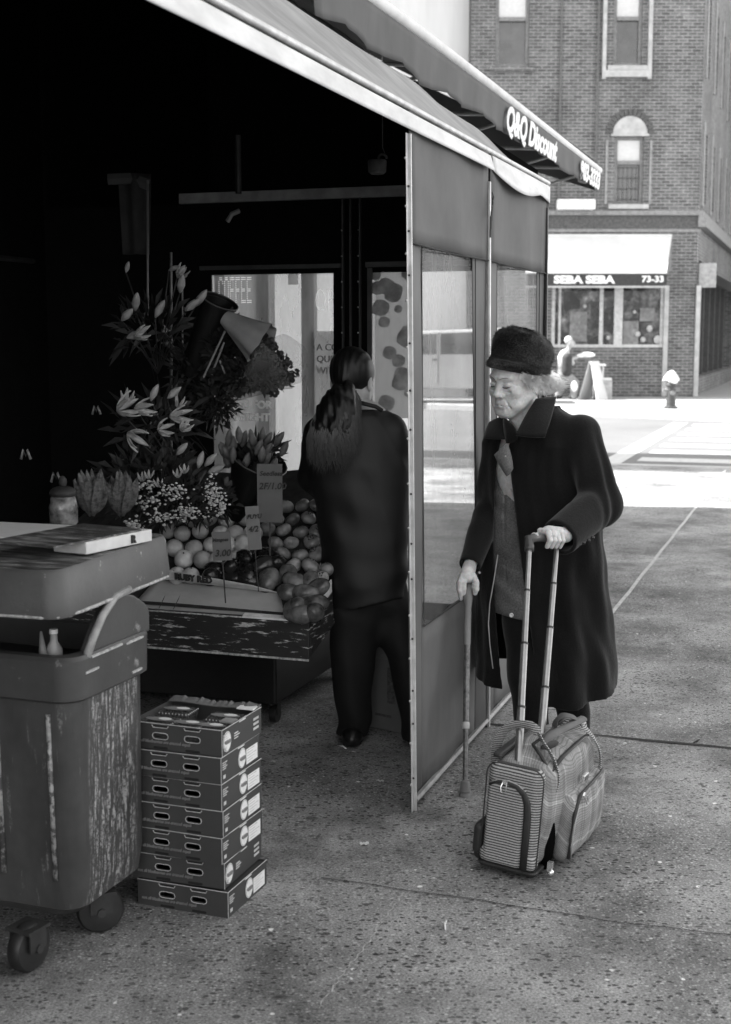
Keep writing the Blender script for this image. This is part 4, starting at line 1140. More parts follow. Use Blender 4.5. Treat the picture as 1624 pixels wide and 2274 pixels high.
# clear punnets with lids, dark berries and a white oval sticker
PUN = clear_mat('punnet plastic', .12, .6, .92, .05)
BERRY = mat('blue black berry', .03, .45, var=.6, scale=50)
def punnet(m, label):
    p = thing('berry_punnet', label, 'punnet', m=m, group='punnets in the open flat')
    mb = MB(m); rings(mb, [rrect(.006, .094, .006, .069, .01, .0), rrect(0, .1, 0, .075, .012, .05), rrect(-.003, .103, -.003, .078, .012, .052), rrect(.002, .098, .002, .073, .012, .060)]); mb.build('box', PUN, p, smooth=True, auto=40)
    mb = MB(m); r1 = random.Random(int(m.translation.x * 1e4))
    for i in range(7):
        for j in range(5): mb.sphere((.012 + .0125 * i + r1.uniform(-.002, .002), .010 + .0135 * j, .046 + r1.uniform(-.003, .003)), .0066, 7, 5)
    mb.build('berries', BERRY, p, smooth=True)
    mb = MB(m)
    for i in range(9): mb.sphere((.008 + .0105 * i, .002, .055), (.0022, .002, .0022), 5, 4)
    for i in range(7): mb.sphere((.1, .006 + .0105 * i, .057), (.002, .0022, .0022), 5, 4)
    mb.build('ridge', mat('bright plastic ridge', .6, .15), p, smooth=True)
    mb = MB(m); mb.add([(.05 + .046 * math.cos(a), .04 + .017 * math.sin(a), .0612) for a in [i * .35 for i in range(18)]], [tuple(range(18))]); lb = mb.build('grey_label', mat('grey label', .22, .5), p)
    mb = MB(m); mb.add([(.064 + .021 * math.cos(a), .045 + .012 * math.sin(a), .0620) for a in [i * .35 for i in range(18)]], [tuple(range(18))]); mb.build('white_oval', LAB, lb)
for (x, y, a, lb) in ((-.275, .13, .05, 'clear punnet at the back left of the open flat'), (-.275, .02, -.04, 'clear punnet at the front left of the open flat'), (-.185, .016, .0, 'clear punnet in the front row, between two others'),
                      (-.11, .014, .03, 'clear punnet at the front right corner of the open flat'), (-.115, .115, .02, 'clear punnet at the back right of the open flat')):
    punnet(TM @ Matrix.Translation((x, y, .009)) @ Matrix.Rotation(a, 4, 'Z'), lb)
# ================================================================ fruit display
WOOD = worn('chipped dark wood', .025, .7, 10, .56, stretch=(1.0, 1.0, 7), rough=.6, soft=.06, fine=70, bmp=.3)
TRs, TRt, TRz = .35, -.515, .548
def sl(s_): return TRz + .30 * (s_ - TRs)                       # the board slopes up towards the back
DM = FRONT @ Matrix(((1, 0, 0, TRs), (0, 1, 0, -TRt), (0, 0, 1, 0), (0, 0, 0, 1)))
tr = thing('display_tray', 'long chipped black wooden tray sloping up under the fruit heap', 'tray', W(TRs, TRt, .4))
mb = MB(DM)
def slab(mb, x0, x1, y0, y1, b0, t0):
    mb.hexa([(x0, y0, sl(x0 + TRs) + b0), (x1, y0, sl(x1 + TRs) + b0), (x1, y1, sl(x1 + TRs) + b0), (x0, y1, sl(x0 + TRs) + b0)],
            [(x0, y0, sl(x0 + TRs) + t0), (x1, y0, sl(x1 + TRs) + t0), (x1, y1, sl(x1 + TRs) + t0), (x0, y1, sl(x0 + TRs) + t0)])
slab(mb, 0, .02, 0, 1.3, -.145, 0); mb.build('front_board', WOOD, tr, bevel=.003)
mb = MB(DM); slab(mb, .021, .42, 0, .02, -.145, 0); mb.build('side_board', WOOD, tr, bevel=.003)
mb = MB(DM); slab(mb, .021, .42, .021, 1.3, -.14, -.12); slab(mb, .42, 1.15, .16, 1.3, -.14, -.12); slab(mb, .42, 1.15, .14, .16, -.145, -.01); mb.build('floor_board', DSTEEL, tr)
mb = MB(DM); slab(mb, -.004, .024, .0, .27, .001, .008); mb.build('pale_batten', mat('pale split wood', .85, .7, var=.2, scale=30), tr, bevel=.001)
mb = MB(DM); slab(mb, .03, .22, -.003, .018, .001, .010); slab(mb, .12, .24, -.004, .002, .0, .05); mb.build('pale_side_batten', mat('pale split wood', .6), tr, bevel=.001)
p = ps(303, 1363, TRs - .006); mb = MB(Matrix.Translation(p)); mb.sphere((0, 0, 0), (.016, .006, .02), 12, 6); mb.build('bolt_plate', mat('rusty plate', .22, .6, var=.6, scale=90), tr, smooth=True)
mb = MB(DM); slab(mb, -.003, .003, .27, 1.3, .0005, .003); slab(mb, -.004, .0, 0, 1.3, -.147, -.141); mb.build('worn_edge', mat('worn wood edge', .5, .8, var=.7, scale=60), tr)
# cart below
ct = thing('wheeled_cart', 'black box cart on casters under the chipped tray', 'cart', W(.85, -1.3, 0))
mb = MB(FRONT); mb.box((.78, .83, .09), (1.7, 1.95, .40)); mb.build('cabinet', mat('black cart side', .008, .6, var=.3), ct, bevel=.01)
mb = MB(FRONT); mb.box((.74, .95, .405), (1.6, 1.8, .43)); 
for x in (.8, 1.5):
    for y in (.98, 1.7): mb.box((x, y, .42), (x + .05, y + .05, .62))
mb.build('support', DSTEEL, ct)
for x in (.84, 1.6):
    for y in (.86, 1.88):
        q = MB(FRONT @ Matrix.Translation((x, y, .035))); q.lathe([(.01, -.014), (.034, -.014), (.036, 0), (.034, .014), (.01, .014)], 16, Matrix.Rotation(R(90), 4, 'X')); q.box((-.016, -.02, .0), (.016, -.016, .06)); q.box((-.016, .016, .0), (.016, .02, .06)); q.build('caster', mat('black caster rubber', .02), ct, smooth=True, auto=40)
# bed that carries the fruit
def bedz(s_, t_):
    return sl(s_) + .03 + .11 * min(1, max(0, (s_ - TRs) * 2.2)) * (1 + .2 * math.sin(t_ * 5 + s_ * 3))
bd = thing('packing_bed', 'dark crumpled packing bed under the fruit', 'packing', W(.9, -1.1, .6))
mb = MB(FRONT); mb.grid(lambda a, b: (TRs + .03 + 1.1 * a, .54 + .14 * min(1, a * 2.5) + 1.1 * b, bedz(TRs + .03 + 1.1 * a, -(.54 + 1.1 * b)) - .03), 24, 24); mb.build('bed', mat('dark packing', .03, .9, var=.6, scale=20), bd, smooth=True)
def on_bed(u, v, lift=0.0):
    d = ray(u, v); k0, k1 = 3.0, 9.0
    def f(k):
        q = CAM + d * k - P0; return CAM.z + d.z * k - bedz(q.dot(S), q.dot(T)) - lift
    k = 4.6
    while f(k) > 0 and k < 9: k += .02
    return CAM + d * k
# ---- fruit prototypes
def fruit_mat(name, c0, c1, rough=.4, mott=30):
    m, nt, b = new_mat(name); co = coords(nt)
    c = ramp(nt, noise(nt, co, mott, 4), [(.35, c0), (.7, c1)]); oi = N(nt, 'ShaderNodeObjectInfo')
    nt.links.new(mixc(nt, 1.0, c, ramp(nt, oi.outputs['Random'], [(0, .65), (1, 1.25)]), 'MULTIPLY'), b.inputs['Base Color'])
    b.inputs['Roughness'].default_value = rough; bump(nt, b, noise(nt, co, 260, 2), .12, .002); return m
OR_M = fruit_mat('pale citrus peel', .42, .66, .45, 22); PER_M = fruit_mat('persimmon skin', .16, .40, .3, 24); EGG_M = fruit_mat('dark glossy skin', .012, .03, .2, 18); MAN_M = fruit_mat('mottled mango skin', .04, .22, .25, 14)
def grown(r, sq, fn=None, nu=18, nv=12):
    q = MB()
    def f(a, b):
        th = a * 2 * math.pi; ph = (b - .5) * math.pi
        x, y, z = math.cos(ph) * math.cos(th), math.cos(ph) * math.sin(th), math.sin(ph)
        k = 1 + (fn(th, ph) if fn else 0)
        return (x * r[0] * k, y * r[1] * k, z * r[2] * k)
    q.grid(f, nu, nv); return q
def proto(name, label, cat, group, q, m_, calyx=None):
    o = thing(name, label, cat, (0, 0, 0), 0, group)
    q.build('skin', m_, o, smooth=True)
    if calyx: calyx.build('calyx', mat('dark calyx', .03, .8), o, smooth=True)
    return o
def cal(n, r_, z, up=.004):
    q = MB()
    for i in range(n):
        a = i * 2 * math.pi / n; c_, s_ = math.cos(a), math.sin(a); t1, t2 = (-s_ * r_ * .38, c_ * r_ * .38), (s_ * r_ * .38, -c_ * r_ * .38)
        q.add([(0, 0, z), (c_ * r_ * .5 + t1[0], s_ * r_ * .5 + t1[1], z + up * .4), (c_ * r_, s_ * r_, z + up), (c_ * r_ * .5 + t2[0], s_ * r_ * .5 + t2[1], z + up * .4)], [(0, 1, 2, 3)])
    q.lathe([(.003, z - .002), (.002, z + .006)], 6); return q
og = proto('orange', 'pale round citrus fruit', 'orange', 'pale citrus fruit in the left of the heap', grown((.037, .037, .035), 1, lambda t, p: -.07 * math.exp(-((p - 1.57) / .22) ** 2)), OR_M, cal(5, .004, .0325, .001))
pe = proto('persimmon', 'flat grey persimmon', 'persimmon', 'persimmons in the right of the heap', grown((.035, .035, .026), 1, lambda t, p: .03 * math.cos(4 * t) - .10 * math.exp(-((p - 1.57) / .3) ** 2)), PER_M, cal(4, .019, .0225, .003))
mg = proto('mango', 'dark mottled mango', 'mango', 'dark mangoes at the front right', grown((.055, .038, .034), 1, lambda t, p: .07 * math.cos(t) + .04 * math.sin(2 * t)), MAN_M)
eg = proto('eggplant', 'dark glossy eggplant', 'eggplant', 'dark eggplants at the front', grown((.062, .040, .038), 1, lambda t, p: .14 * math.cos(t)), EGG_M, None)
ORD = ['first', 'second', 'third', 'fourth', 'fifth', 'sixth', 'seventh', 'eighth', 'ninth', 'tenth']
def place(proto_, pts, first):
    base = proto_['label']; pts = sorted(pts, key=lambda q: (round(q[1] / 27), q[0])); rows_ = sorted(set(round(q[1] / 27) for q in pts))
    for i, (u, v, lift) in enumerate(pts):
        rw = round(v / 27); ln = [q for q in pts if round(q[1] / 27) == rw].index((u, v, lift))
        lab_ = '%s, %s from the left in the %s row from the top' % (base, ORD[ln], ORD[rows_.index(rw)])
        p = on_bed(u, v, lift)
        rr = random.Random(u * 31 + v)
        m = Matrix.Translation(p) @ Matrix.Rotation(rr.uniform(0, 6.28), 4, 'Z') @ Matrix.Rotation(rr.uniform(-.9, .9), 4, 'X') @ Matrix.Rotation(rr.uniform(-.7, .7), 4, 'Y') @ Matrix.Scale(rr.uniform(.92, 1.1), 4)
        if i == 0:
            proto_.matrix_world = m; XF[proto_] = m; proto_['label'] = lab_
        else: copy_tree(proto_, m, lab_)
def pack(poly, du, dv, jit, lift, seed):
    r_ = random.Random(seed); out = []
    us = [p[0] for p in poly]; vs_ = [p[1] for p in poly]; row = 0; v = min(vs_)
    while v < max(vs_):
        u = min(us) + (du / 2 if row % 2 else 0)
        while u < max(us):
            x, y = u + r_.uniform(-jit, jit), v + r_.uniform(-jit, jit); ins = False
            for i in range(len(poly)):
                (x1, y1), (x2, y2) = poly[i], poly[i - 1]
                if (y1 > y) != (y2 > y) and x < (x2 - x1) * (y - y1) / (y2 - y1) + x1: ins = not ins
            if ins: out.append((x, y, lift))
            u += du
        v += dv; row += 1
    return out
place(og, pack([(372, 1150), (470, 1130), (560, 1120), (585, 1170), (575, 1235), (480, 1262), (440, 1290), (372, 1290)], 38, 31, 5, .035, 5), og)
place(pe, pack([(620, 1130), (655, 1098), (705, 1098), (740, 1140), (740, 1300), (690, 1290), (640, 1262), (575, 1235), (590, 1180)], 38, 27, 4, .010, 9), pe)
place(eg, [(540, 1240, .03), (512, 1262, .035), (490, 1272, .02), (545, 1270, .03), (520, 1285, .01), (575, 1262, .03), (598, 1240, .025), (472, 1284, .01), (560, 1292, .0), (618, 1254, .02)], eg)
place(mg, [(640, 1270, .02), (600, 1283, .02), (596, 1290, .02), (655, 1293, .03), (690, 1290, .02), (648, 1318, .035), (680, 1318, .03), (708, 1305, .03), (660, 1345, .03), (690, 1345, .02), (652, 1352, .015), (705, 1340, .02), (668, 1365, .012), (700, 1362, .01)], mg)
# ---- cards
def card(u0, v0, u1, v1, Y, lean, texts, label, c=.16):
    p0, p1 = at(u0, v1, Y), at(u1, v1, Y); h_ = at(u0, v0, Y).z - at(u0, v1, Y).z; w_ = (p1 - p0).length
    m = Matrix.Translation(p0) @ Matrix.Rotation(R(lean), 4, 'Y')
    o = thing('price_card', label, 'price card', m=m)
    q = MB(m); q.box((0, 0, 0), (w_, .003, h_)); q.build('card', mat('grey card %.2f' % c, c, .6, var=.12), o)
    q = MB(m); q.box((w_ * .45, .004, -.16), (w_ * .52, .007, h_ * .6)); q.build('stick', DSTEEL, o)
    for (x, z, s_, sz) in texts: letters(o, m @ Matrix.Translation((x * w_, -.0012, z * h_)) @ Matrix.Rotation(R(90), 4, 'X'), s_, sz, INKD, shear=.2, bold=.0006)
card(572, 1030, 628, 1160, 5.25, 0, [(.1, .80, 'Seedless', .026), (.06, .57, '2F/1.00', .036)], 'tall grey price card reading 2F over the citrus', .11)
card(552, 1125, 582, 1222, 5.0, -4, [(.08, .72, 'FUYU', .022), (.1, .42, '4/2', .030)], 'narrow leaning price card reading FUYU', .17)
card(474, 1182, 516, 1246, 4.9, -3, [(.04, .68, 'Mangoes', .016), (.1, .16, '3.00', .034)], 'low grey price card reading 3.00 in front of the citrus', .13)
# ---- folded carton along the front
rc = thing('fruit_carton', 'brown open carton with its long flap hanging over the tray front, printed RUBY', 'carton', W(.45, -.9, .6))
FLAP = mat('plain carton board', .42, .7, var=.15, scale=6, stretch=(1, 1, 3), bmp=.1)
def P_(u, v, s_): return ps(u, v, s_)
a0, a1, a2, a3 = P_(290, 1350, .38), P_(634, 1372, .38), P_(620, 1316, .47), P_(350, 1283, .47)
mb = MB(); mb.grid(lambda a, b: tuple((a0.lerp(a1, a)).lerp(a3.lerp(a2, a), b) + Vector((0, -.006 * math.sin(b * 3.1), 0))), 16, 8); mb.build('front_flap', FLAP, rc, smooth=True, solid=.004)
b0, b1, b2, b3 = P_(352, 1285, .415), P_(618, 1316, .44), P_(560, 1300, .41), P_(352, 1262, .40)
mb = MB(); mb.add([tuple(x) for x in (b0, b1, b2, b3)], [(0, 1, 2, 3)]); mb.build('printed_edge', mat('pale printed edge', .6, .6), rc, solid=.003)
dv = (b1 - b0).normalized(); upv = Vector((0, 0, 1)); nn = dv.cross(upv).normalized(); up2 = nn.cross(dv) * -1
tm = Matrix.Translation(P_(388, 1286, .398)) @ Matrix(((dv.x, 0, nn.x, 0), (dv.y, 0, nn.y, 0), (dv.z, 1, nn.z, 0), (0, 0, 0, 1)))
letters(rc, tm, 'RUBY RED', .034, INKD, bold=.0015)
c0_, c1_, c2_, c3_ = P_(634, 1372, .385), P_(634, 1372, .62), P_(618, 1322, .62), P_(620, 1316, .475)
mb = MB(); mb.add([tuple(x) for x in (c0_, c1_, c2_, c3_)], [(0, 1, 2, 3)]); mb.build('end_flap', FLAP, rc, solid=.003)
mb = MB(); 
for u in (383, 415): mb.tube([P_(u - 30, 1351 + (u - 383) * .06, .375), P_(u, 1290 + (u - 383) * .1, .466)], .0018, 4)
mb.build('crease', mat('dark crease', .07, .8), rc)
mb = MB(FRONT); mb.box((.93, .28, .0), (1.18, .46, .40)); bx_ = None
# cardboard box on the ground behind the shopper
cbx = thing('cardboard_box', 'plain cardboard box with a taped top standing on the ground behind the dark haired shopper', 'box', W(1.0, -.37, 0))
cL, cR = gnd(820, 1616), gnd(905, 1634); cd_ = Vector(((cR - cL).x, (cR - cL).y, 0)).normalized(); cm_ = Matrix.Translation(cR) @ Matrix.Rotation(math.atan2(cd_.y, cd_.x), 4, 'Z')
mb = MB(cm_); mb.box((-.26, 0, .003), (.05, .28, .42)); mb.build('carton_body', mat('box board', .12, .8, var=.12, scale=6), cbx, bevel=.004)
mb = MB(cm_); mb.box((-.262, -.004, .3), (.0, -.0005, .42)); mb.build('taped_top', mat('box tape flap', .16, .7), cbx)
mb = MB(cm_); mb.box((-.1, -.002, .12), (-.06, -.0005, .27)); mb.box((-.16, -.002, .06), (-.08, -.0005, .07)); mb.build('printed_mark', mat('print on box', .07, .8, var=.6, scale=80), cbx)

# ================================================================ flowers
LEAFM = mat('dim green leaf', .035, .5, var=.6, scale=12); PETM = mat('pale petal', .5, .5, var=.2, scale=20); BUDM = mat('pale bud', .38, .5, var=.3, scale=20)
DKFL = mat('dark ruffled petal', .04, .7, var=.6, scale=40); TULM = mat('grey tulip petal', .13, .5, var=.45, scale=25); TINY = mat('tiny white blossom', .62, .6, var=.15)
BUCK = mat('black bucket', .006, .45)
def petal(mb, m, L, w, curl, n=6):
    def f(a, b):
        x = (b - .5) * 2 * w * math.sin(min(1, a * 1.02) * math.pi) ** .7 * (1 - .3 * a); y = L * a
        return m @ Vector((x, y * math.cos(curl * a * .6), L * .55 * math.sin(curl * a) * a + abs(b - .5) * w * .8))
    mm = mb.m; mb.m = Matrix.Identity(4); mb.grid(f, n, 4); mb.m = mm
def aim(p, d, roll=0.0):
    q = Vector(d).normalized().to_track_quat('Y', 'Z').to_matrix().to_4x4()
    return Matrix.Translation(Vector(p)) @ q @ Matrix.Rotation(roll, 4, 'Y')
def lily(parent, p, d, L, seed, openness=1.0):
    r_ = random.Random(seed); mb = MB()
    for i in range(6):
        a = i * math.pi / 3 + r_.uniform(-.15, .15)
        m = aim(p, d) @ Matrix.Rotation(a, 4, 'Y') @ Matrix.Rotation(R(22 + 38 * openness) * r_.uniform(.8, 1.1), 4, 'X')
        petal(mb, m, L * r_.uniform(.9, 1.1), L * .16, -.9 * openness, 7)
    o = mb.build('blossom', PETM, parent, smooth=True, solid=.0015)
    return o
def bud(parent, p, d, L, matr=None, r_=.2):
    mb = MB(aim(p, d)); mb.tube([(0, L * t, .02 * L * math.sin(t * 3)) for t in (0, .15, .4, .7, .9, 1)], [L * r_ * k for k in (.2, .6, 1, .8, .4, .05)], 8)
    return mb.build('bud', matr or BUDM, parent, smooth=True)
def foliage(parent, c, rad, n, seed, L=.09, w=.012, matr=None, name='leaves', upb=.3):
    r_ = random.Random(seed); mb = MB()
    for i in range(n):
        d = Vector((r_.gauss(0, 1), r_.gauss(0, 1), r_.gauss(upb, 1))).normalized()
        p = Vector(c) + Vector((d.x * rad[0], d.y * rad[1], d.z * rad[2])) * r_.uniform(.3, 1)
        dd = (d + Vector((r_.gauss(0, .5), r_.gauss(0, .5), r_.gauss(.2, .5)))).normalized()
        s_ = dd.cross(Vector((r_.random(), r_.random(), r_.random()))).normalized() * w; l_ = L * r_.uniform(.6, 1.3)
        mid = p + dd * l_ * .5 + Vector((0, 0, .01))
        mb.add([p, mid + s_, p + dd * l_, mid - s_], [(0, 1, 2, 3)])
    o = mb.build(name, matr or LEAFM, parent); o['kind'] = 'stuff'; return o
def stems(parent, pts, foot, r_=.003):
    mb = MB()
    for p in pts:
        p = Vector(p); f = Vector(foot); mb.tube([f, f.lerp(p, .5) + Vector((0, 0, .02)), p], r_, 5)
    return mb.build('stems', LEAFM, parent, smooth=True)
def bucketed(name, label, m, r0, r1, h_, cat='bucket'):
    o = thing(name, label, cat, m=m); mb = MB(m); mb.lathe([(r0, 0), (r1, h_), (r1 + .006, h_), (r1 + .006, h_ - .012), (r1 - .004, h_ - .01), (r0 - .01, .02)], 24); mb.build('pail', BUCK, o, smooth=True, auto=40)
    mb = MB(m); mb.tube([((r1 + .007) * math.cos(a), (r1 + .007) * math.sin(a), h_) for a in [i * .35 for i in range(18)]], .003, 5, closed=True); mb.build('pail_rim', mat('pail rim highlight', .08, .3), o, smooth=True); return o
YF = 5.5
# upper dim lilies
g1 = thing('lily_bouquet', 'dim bunch of budding lilies high on the left in the dark', 'bouquet', at(330, 760, YF))
pb_ = [((270, 712), (.6, -.5, .5)), ((282, 750), (.8, -.4, .2)), ((345, 705), (.5, -.3, .8)), ((300, 690), (.2, -.5, .8)), ((412, 690), (.7, -.4, .5)), ((435, 680), (.6, -.3, .8)), ((400, 650), (.2, -.5, .8)), ((280, 605), (.3, -.4, .8)), ((375, 600), (.9, -.3, .3)), ((395, 610), (.6, -.2, .7))]
for i, ((u, v), d) in enumerate(pb_): bud(g1, at(u, v, YF - .1 + .03 * (i % 3)), d, .085 if i < 7 else .05)
lily(g1, at(300, 748, YF - .1), (.7, -.5, .3), .075, 4, .5); lily(g1, at(395, 615, YF), (.6, -.5, .6), .06, 5, .6)
stems(g1, [at(u, v, YF) for (u, v), d in pb_], at(350, 830, YF + .1)); foliage(g1, at(345, 740, YF + .05), (.17, .08, .12), 120, 3)
# middle lilies, the brightest
g2 = thing('lily_bouquet', 'bunch of open pale lilies in the middle of the flower wall', 'bouquet', at(330, 930, 5.3))
for i, (u, v, d, L, op) in enumerate(((262, 912, (.9, -.35, .35), .10, .75), (300, 908, (1, -.3, .05), .085, .6), (285, 962, (.8, -.5, -.35), .095, .7), (352, 955, (.7, -.5, .1), .07, .8), (378, 925, (1, -.3, .12), .085, .35), (282, 895, (.2, -.6, .7), .06, .5), (402, 955, (.5, -.5, .5), .06, .7), (395, 905, (.3, -.4, .8), .05, .6))):
    lily(g2, at(u, v, 5.3 + .02 * (i % 3)), d, L, 20 + i, op)
for (u, v, d) in ((335, 890, (.45, -.2, .9)), (372, 885, (.75, -.2, .6)), (455, 1035, (.7, -.3, .7)), (462, 1050, (.85, -.3, .35)), (440, 1040, (.3, -.2, .9)), (392, 1010, (.5, -.3, .5))): bud(g2, at(u, v, 5.3), d, .075)
stems(g2, [at(u, v, 5.35) for u, v in ((265, 912), (300, 908), (285, 960), (352, 955), (378, 925), (335, 890), (372, 885), (455, 1035), (462, 1050))], at(420, 1100, 5.5))
foliage(g2, at(350, 940, 5.42), (.16, .06, .11), 150, 8, .1, .014)
# baby's breath and small mixed flowers
g3 = thing('mixed_bouquet', 'mixed bunch of tiny white flowers and leaves above the citrus', 'bouquet', at(400, 1110, 5.3))
foliage(g3, at(370, 1110, 5.35), (.22, .12, .10), 650, 12, .06, .010); foliage(g3, at(465, 1115, 5.45), (.12, .08, .08), 240, 13, .06, .010); foliage(g3, at(330, 1060, 5.45), (.2, .1, .08), 260, 14, .09, .014)
r_ = random.Random(5); mb = MB()
for (cu_, cv, su, sv, n) in ((330, 1115, 26, 16, 60), (385, 1095, 30, 20, 80), (470, 1095, 14, 40, 90), (415, 1140, 30, 18, 80), (320, 1080, 18, 10, 35), (355, 1150, 26, 12, 50), (492, 1118, 10, 22, 45), (298, 1168, 16, 10, 45)):
    for i in range(n):
        p = at(r_.gauss(cu_, su * .6), r_.gauss(cv, sv * .6), 5.22 + r_.uniform(-.06, .06)); s_ = r_.choice((.003, .0045, .006, .008))
        mb.sphere(p, (s_, s_, s_ * .7), 6, 4)
o = mb.build('tiny_blossoms', TINY, g3, smooth=True); o['kind'] = 'stuff'
for i, (u, v) in enumerate(((316, 1068), (330, 1062), (395, 1060), (410, 1050), (352, 1080))): lily(g3, at(u, v, 5.25), (.1, -.6, .7), .04, 50 + i, .8)
# two wrapped leafy bunches on the left
def cabbage(u, v, Y, label, seed):
    o = thing('wrapped_bunch', label, 'bouquet', at(u, v, Y)); r_ = random.Random(seed); base = at(u + 10, v + 50, Y)
    mb = MB()
    for i in range(26):
        a = r_.uniform(-1.1, 1.1); d = Vector((math.sin(a) * .6, -.55 + r_.uniform(-.2, .2), .8)).normalized()
        petal(mb, aim(base + d * .02, d, r_.uniform(-.5, .5)), r_.uniform(.12, .19), .030, .5, 9)
    mb.build('folded_leaves', mat('crinkled pale leaf', .13, .5, var=.75, scale=9, stretch=(9, 2, 9), bmp=.6, bscale=60), o, smooth=True); return o
cabbage(196, 1105, 5.0, 'leftmost crinkled leafy bunch behind the bin lid', 2); cabbage(262, 1105, 5.05, 'crinkled leafy bunch right of another, behind the white carton', 6)
for k_, (u, v, sz) in enumerate(((57, 1009, .02), (214, 911, .017), (124, 1060, .02))):
    p = at(u, v, 5.6); o = MB(Matrix.Translation(p)); o.tube([(-sz, 0, -sz), (-sz * .4, -.005, sz), (0, 0, -sz * .3), (sz * .4, -.005, sz), (sz, 0, -sz)], sz * .28, 6)
    tag(o.build('paper_scrap', mat('dim paper scrap', .3, .6, var=.5, scale=60), smooth=True), ('small pale scrap hanging in the dark, lower left', 'small pale scrap in the dark left of the lilies', 'pale scrap above the glass jar')[k_], 'scrap')
# tulips in a dark cone
m = aim(at(545, 1145, 5.5), (.12, -.2, 1)) @ Matrix.Rotation(R(-90), 4, 'X')
q5 = at(520, 1150, 5.55); ax = (at(575, 1020, 5.45) - q5); m = Matrix.Translation(q5) @ ax.normalized().to_track_quat('Z', 'Y').to_matrix().to_4x4()
b5 = bucketed('flower_bucket', 'black cone bucket of dark tulips beside the tall price card', m, .03, .115, ax.length)
t5 = thing('tulip_bunch', 'bunch of dark pointed tulips standing out of the black cone bucket', 'bouquet', at(570, 1010, 5.45)); r_ = random.Random(9)
for i in range(26):
    u, v = r_.uniform(505, 640), r_.uniform(985, 1055); 
    if v < 1000 and u > 610: v += 25
    bud(t5, at(u, v, 5.42 + r_.uniform(-.05, .08)), (r_.uniform(-.3, .5) + (u - 560) * .006, -.3, 1), .075, TULM, .22)
foliage(t5, at(565, 1030, 5.5), (.10, .06, .06), 80, 4, .1, .012)
# tilted bucket and wrapped carnations
q6 = at(425, 830, 5.6); e6 = at(488, 668, 5.5); ax = e6 - q6; m = Matrix.Translation(q6) @ ax.normalized().to_track_quat('Z', 'Y').to_matrix().to_4x4()
b6 = bucketed('flower_bucket', 'black bucket tilted to the right above the wrapped carnations', m, .05, .072, ax.length)
g6 = thing('wrapped_carnations', 'dark ruffled carnations in clear and pale wrapping, leaning to the right before the window', 'bouquet', at(560, 800, 5.4))
SLEEVE = clear_mat('cellophane sleeve', .20, .7, .9, .08)
def cone(parent, tip, mouth, r0, r1, name, matr, flare=.3, seed=1):
    ax = mouth - tip; m = Matrix.Translation(tip) @ ax.normalized().to_track_quat('Z', 'Y').to_matrix().to_4x4(); mb = MB(m); L = ax.length
    mb.grid(lambda a, b: ((r0 + (r1 - r0) * b) * math.cos(a * 6.2832) * (1 + .08 * math.sin(a * 44 + seed) * b), (r0 + (r1 - r0) * b) * math.sin(a * 6.2832) * (1 + .08 * math.sin(a * 44 + seed) * b), L * b + flare * L * max(0, b - .8) * math.sin(a * 12.6 + seed)), 48, 10)
    return mb.build(name, matr, parent, smooth=True)
cone(g6, at(490, 890, 5.5), at(635, 795, 5.35), .02, .115, 'clear_sleeve', SLEEVE, .5); cone(g6, at(500, 705, 5.4), at(585, 765, 5.35), .03, .085, 'pale_sleeve', mat('pale paper sleeve', .32, .5, var=.2, scale=8), .3, 2)
def ruffle(parent, u, v, Y, n, rad, seed):
    r_ = random.Random(seed); mb = MB(); c = at(u, v, Y)
    for i in range(n):
        d = Vector((r_.gauss(0, 1), r_.gauss(-.6, 1), r_.gauss(0, 1))).normalized(); p = c + d * rad * r_.uniform(.4, 1)
        petal(mb, aim(p, d, r_.uniform(0, 6)), rad * .8, rad * .45, 1.2, 3)
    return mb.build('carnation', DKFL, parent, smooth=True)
for i, (u, v) in enumerate(((560, 735), (585, 757), (605, 785), (625, 800), (640, 822), (615, 825), (632, 845), (590, 790), (545, 755), (565, 850), (530, 860), (600, 860))): ruffle(g6, u, v, 5.36 + .02 * (i % 4), 40, .03, i)
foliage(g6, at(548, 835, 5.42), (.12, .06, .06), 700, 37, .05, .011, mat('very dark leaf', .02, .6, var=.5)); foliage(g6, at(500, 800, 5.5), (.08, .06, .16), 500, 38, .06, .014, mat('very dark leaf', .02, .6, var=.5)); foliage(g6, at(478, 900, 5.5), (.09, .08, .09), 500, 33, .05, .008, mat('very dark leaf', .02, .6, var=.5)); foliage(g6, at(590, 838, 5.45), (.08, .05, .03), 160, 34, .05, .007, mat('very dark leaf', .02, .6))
foliage(g6, at(450, 830, 5.6), (.12, .06, .12), 150, 35, .09, .01, mat('very dark leaf', .02, .6))
mb = MB()
for (u0, v0, u1, v1) in ((498, 760, 470, 832), (500, 735, 452, 838), (488, 800, 500, 830)): mb.tube([at(u0, v0, 5.4), at(u1, v1, 5.4)], .004, 5)
mb.build('pale_stalks', mat('pale stalk', .3, .5), g6)
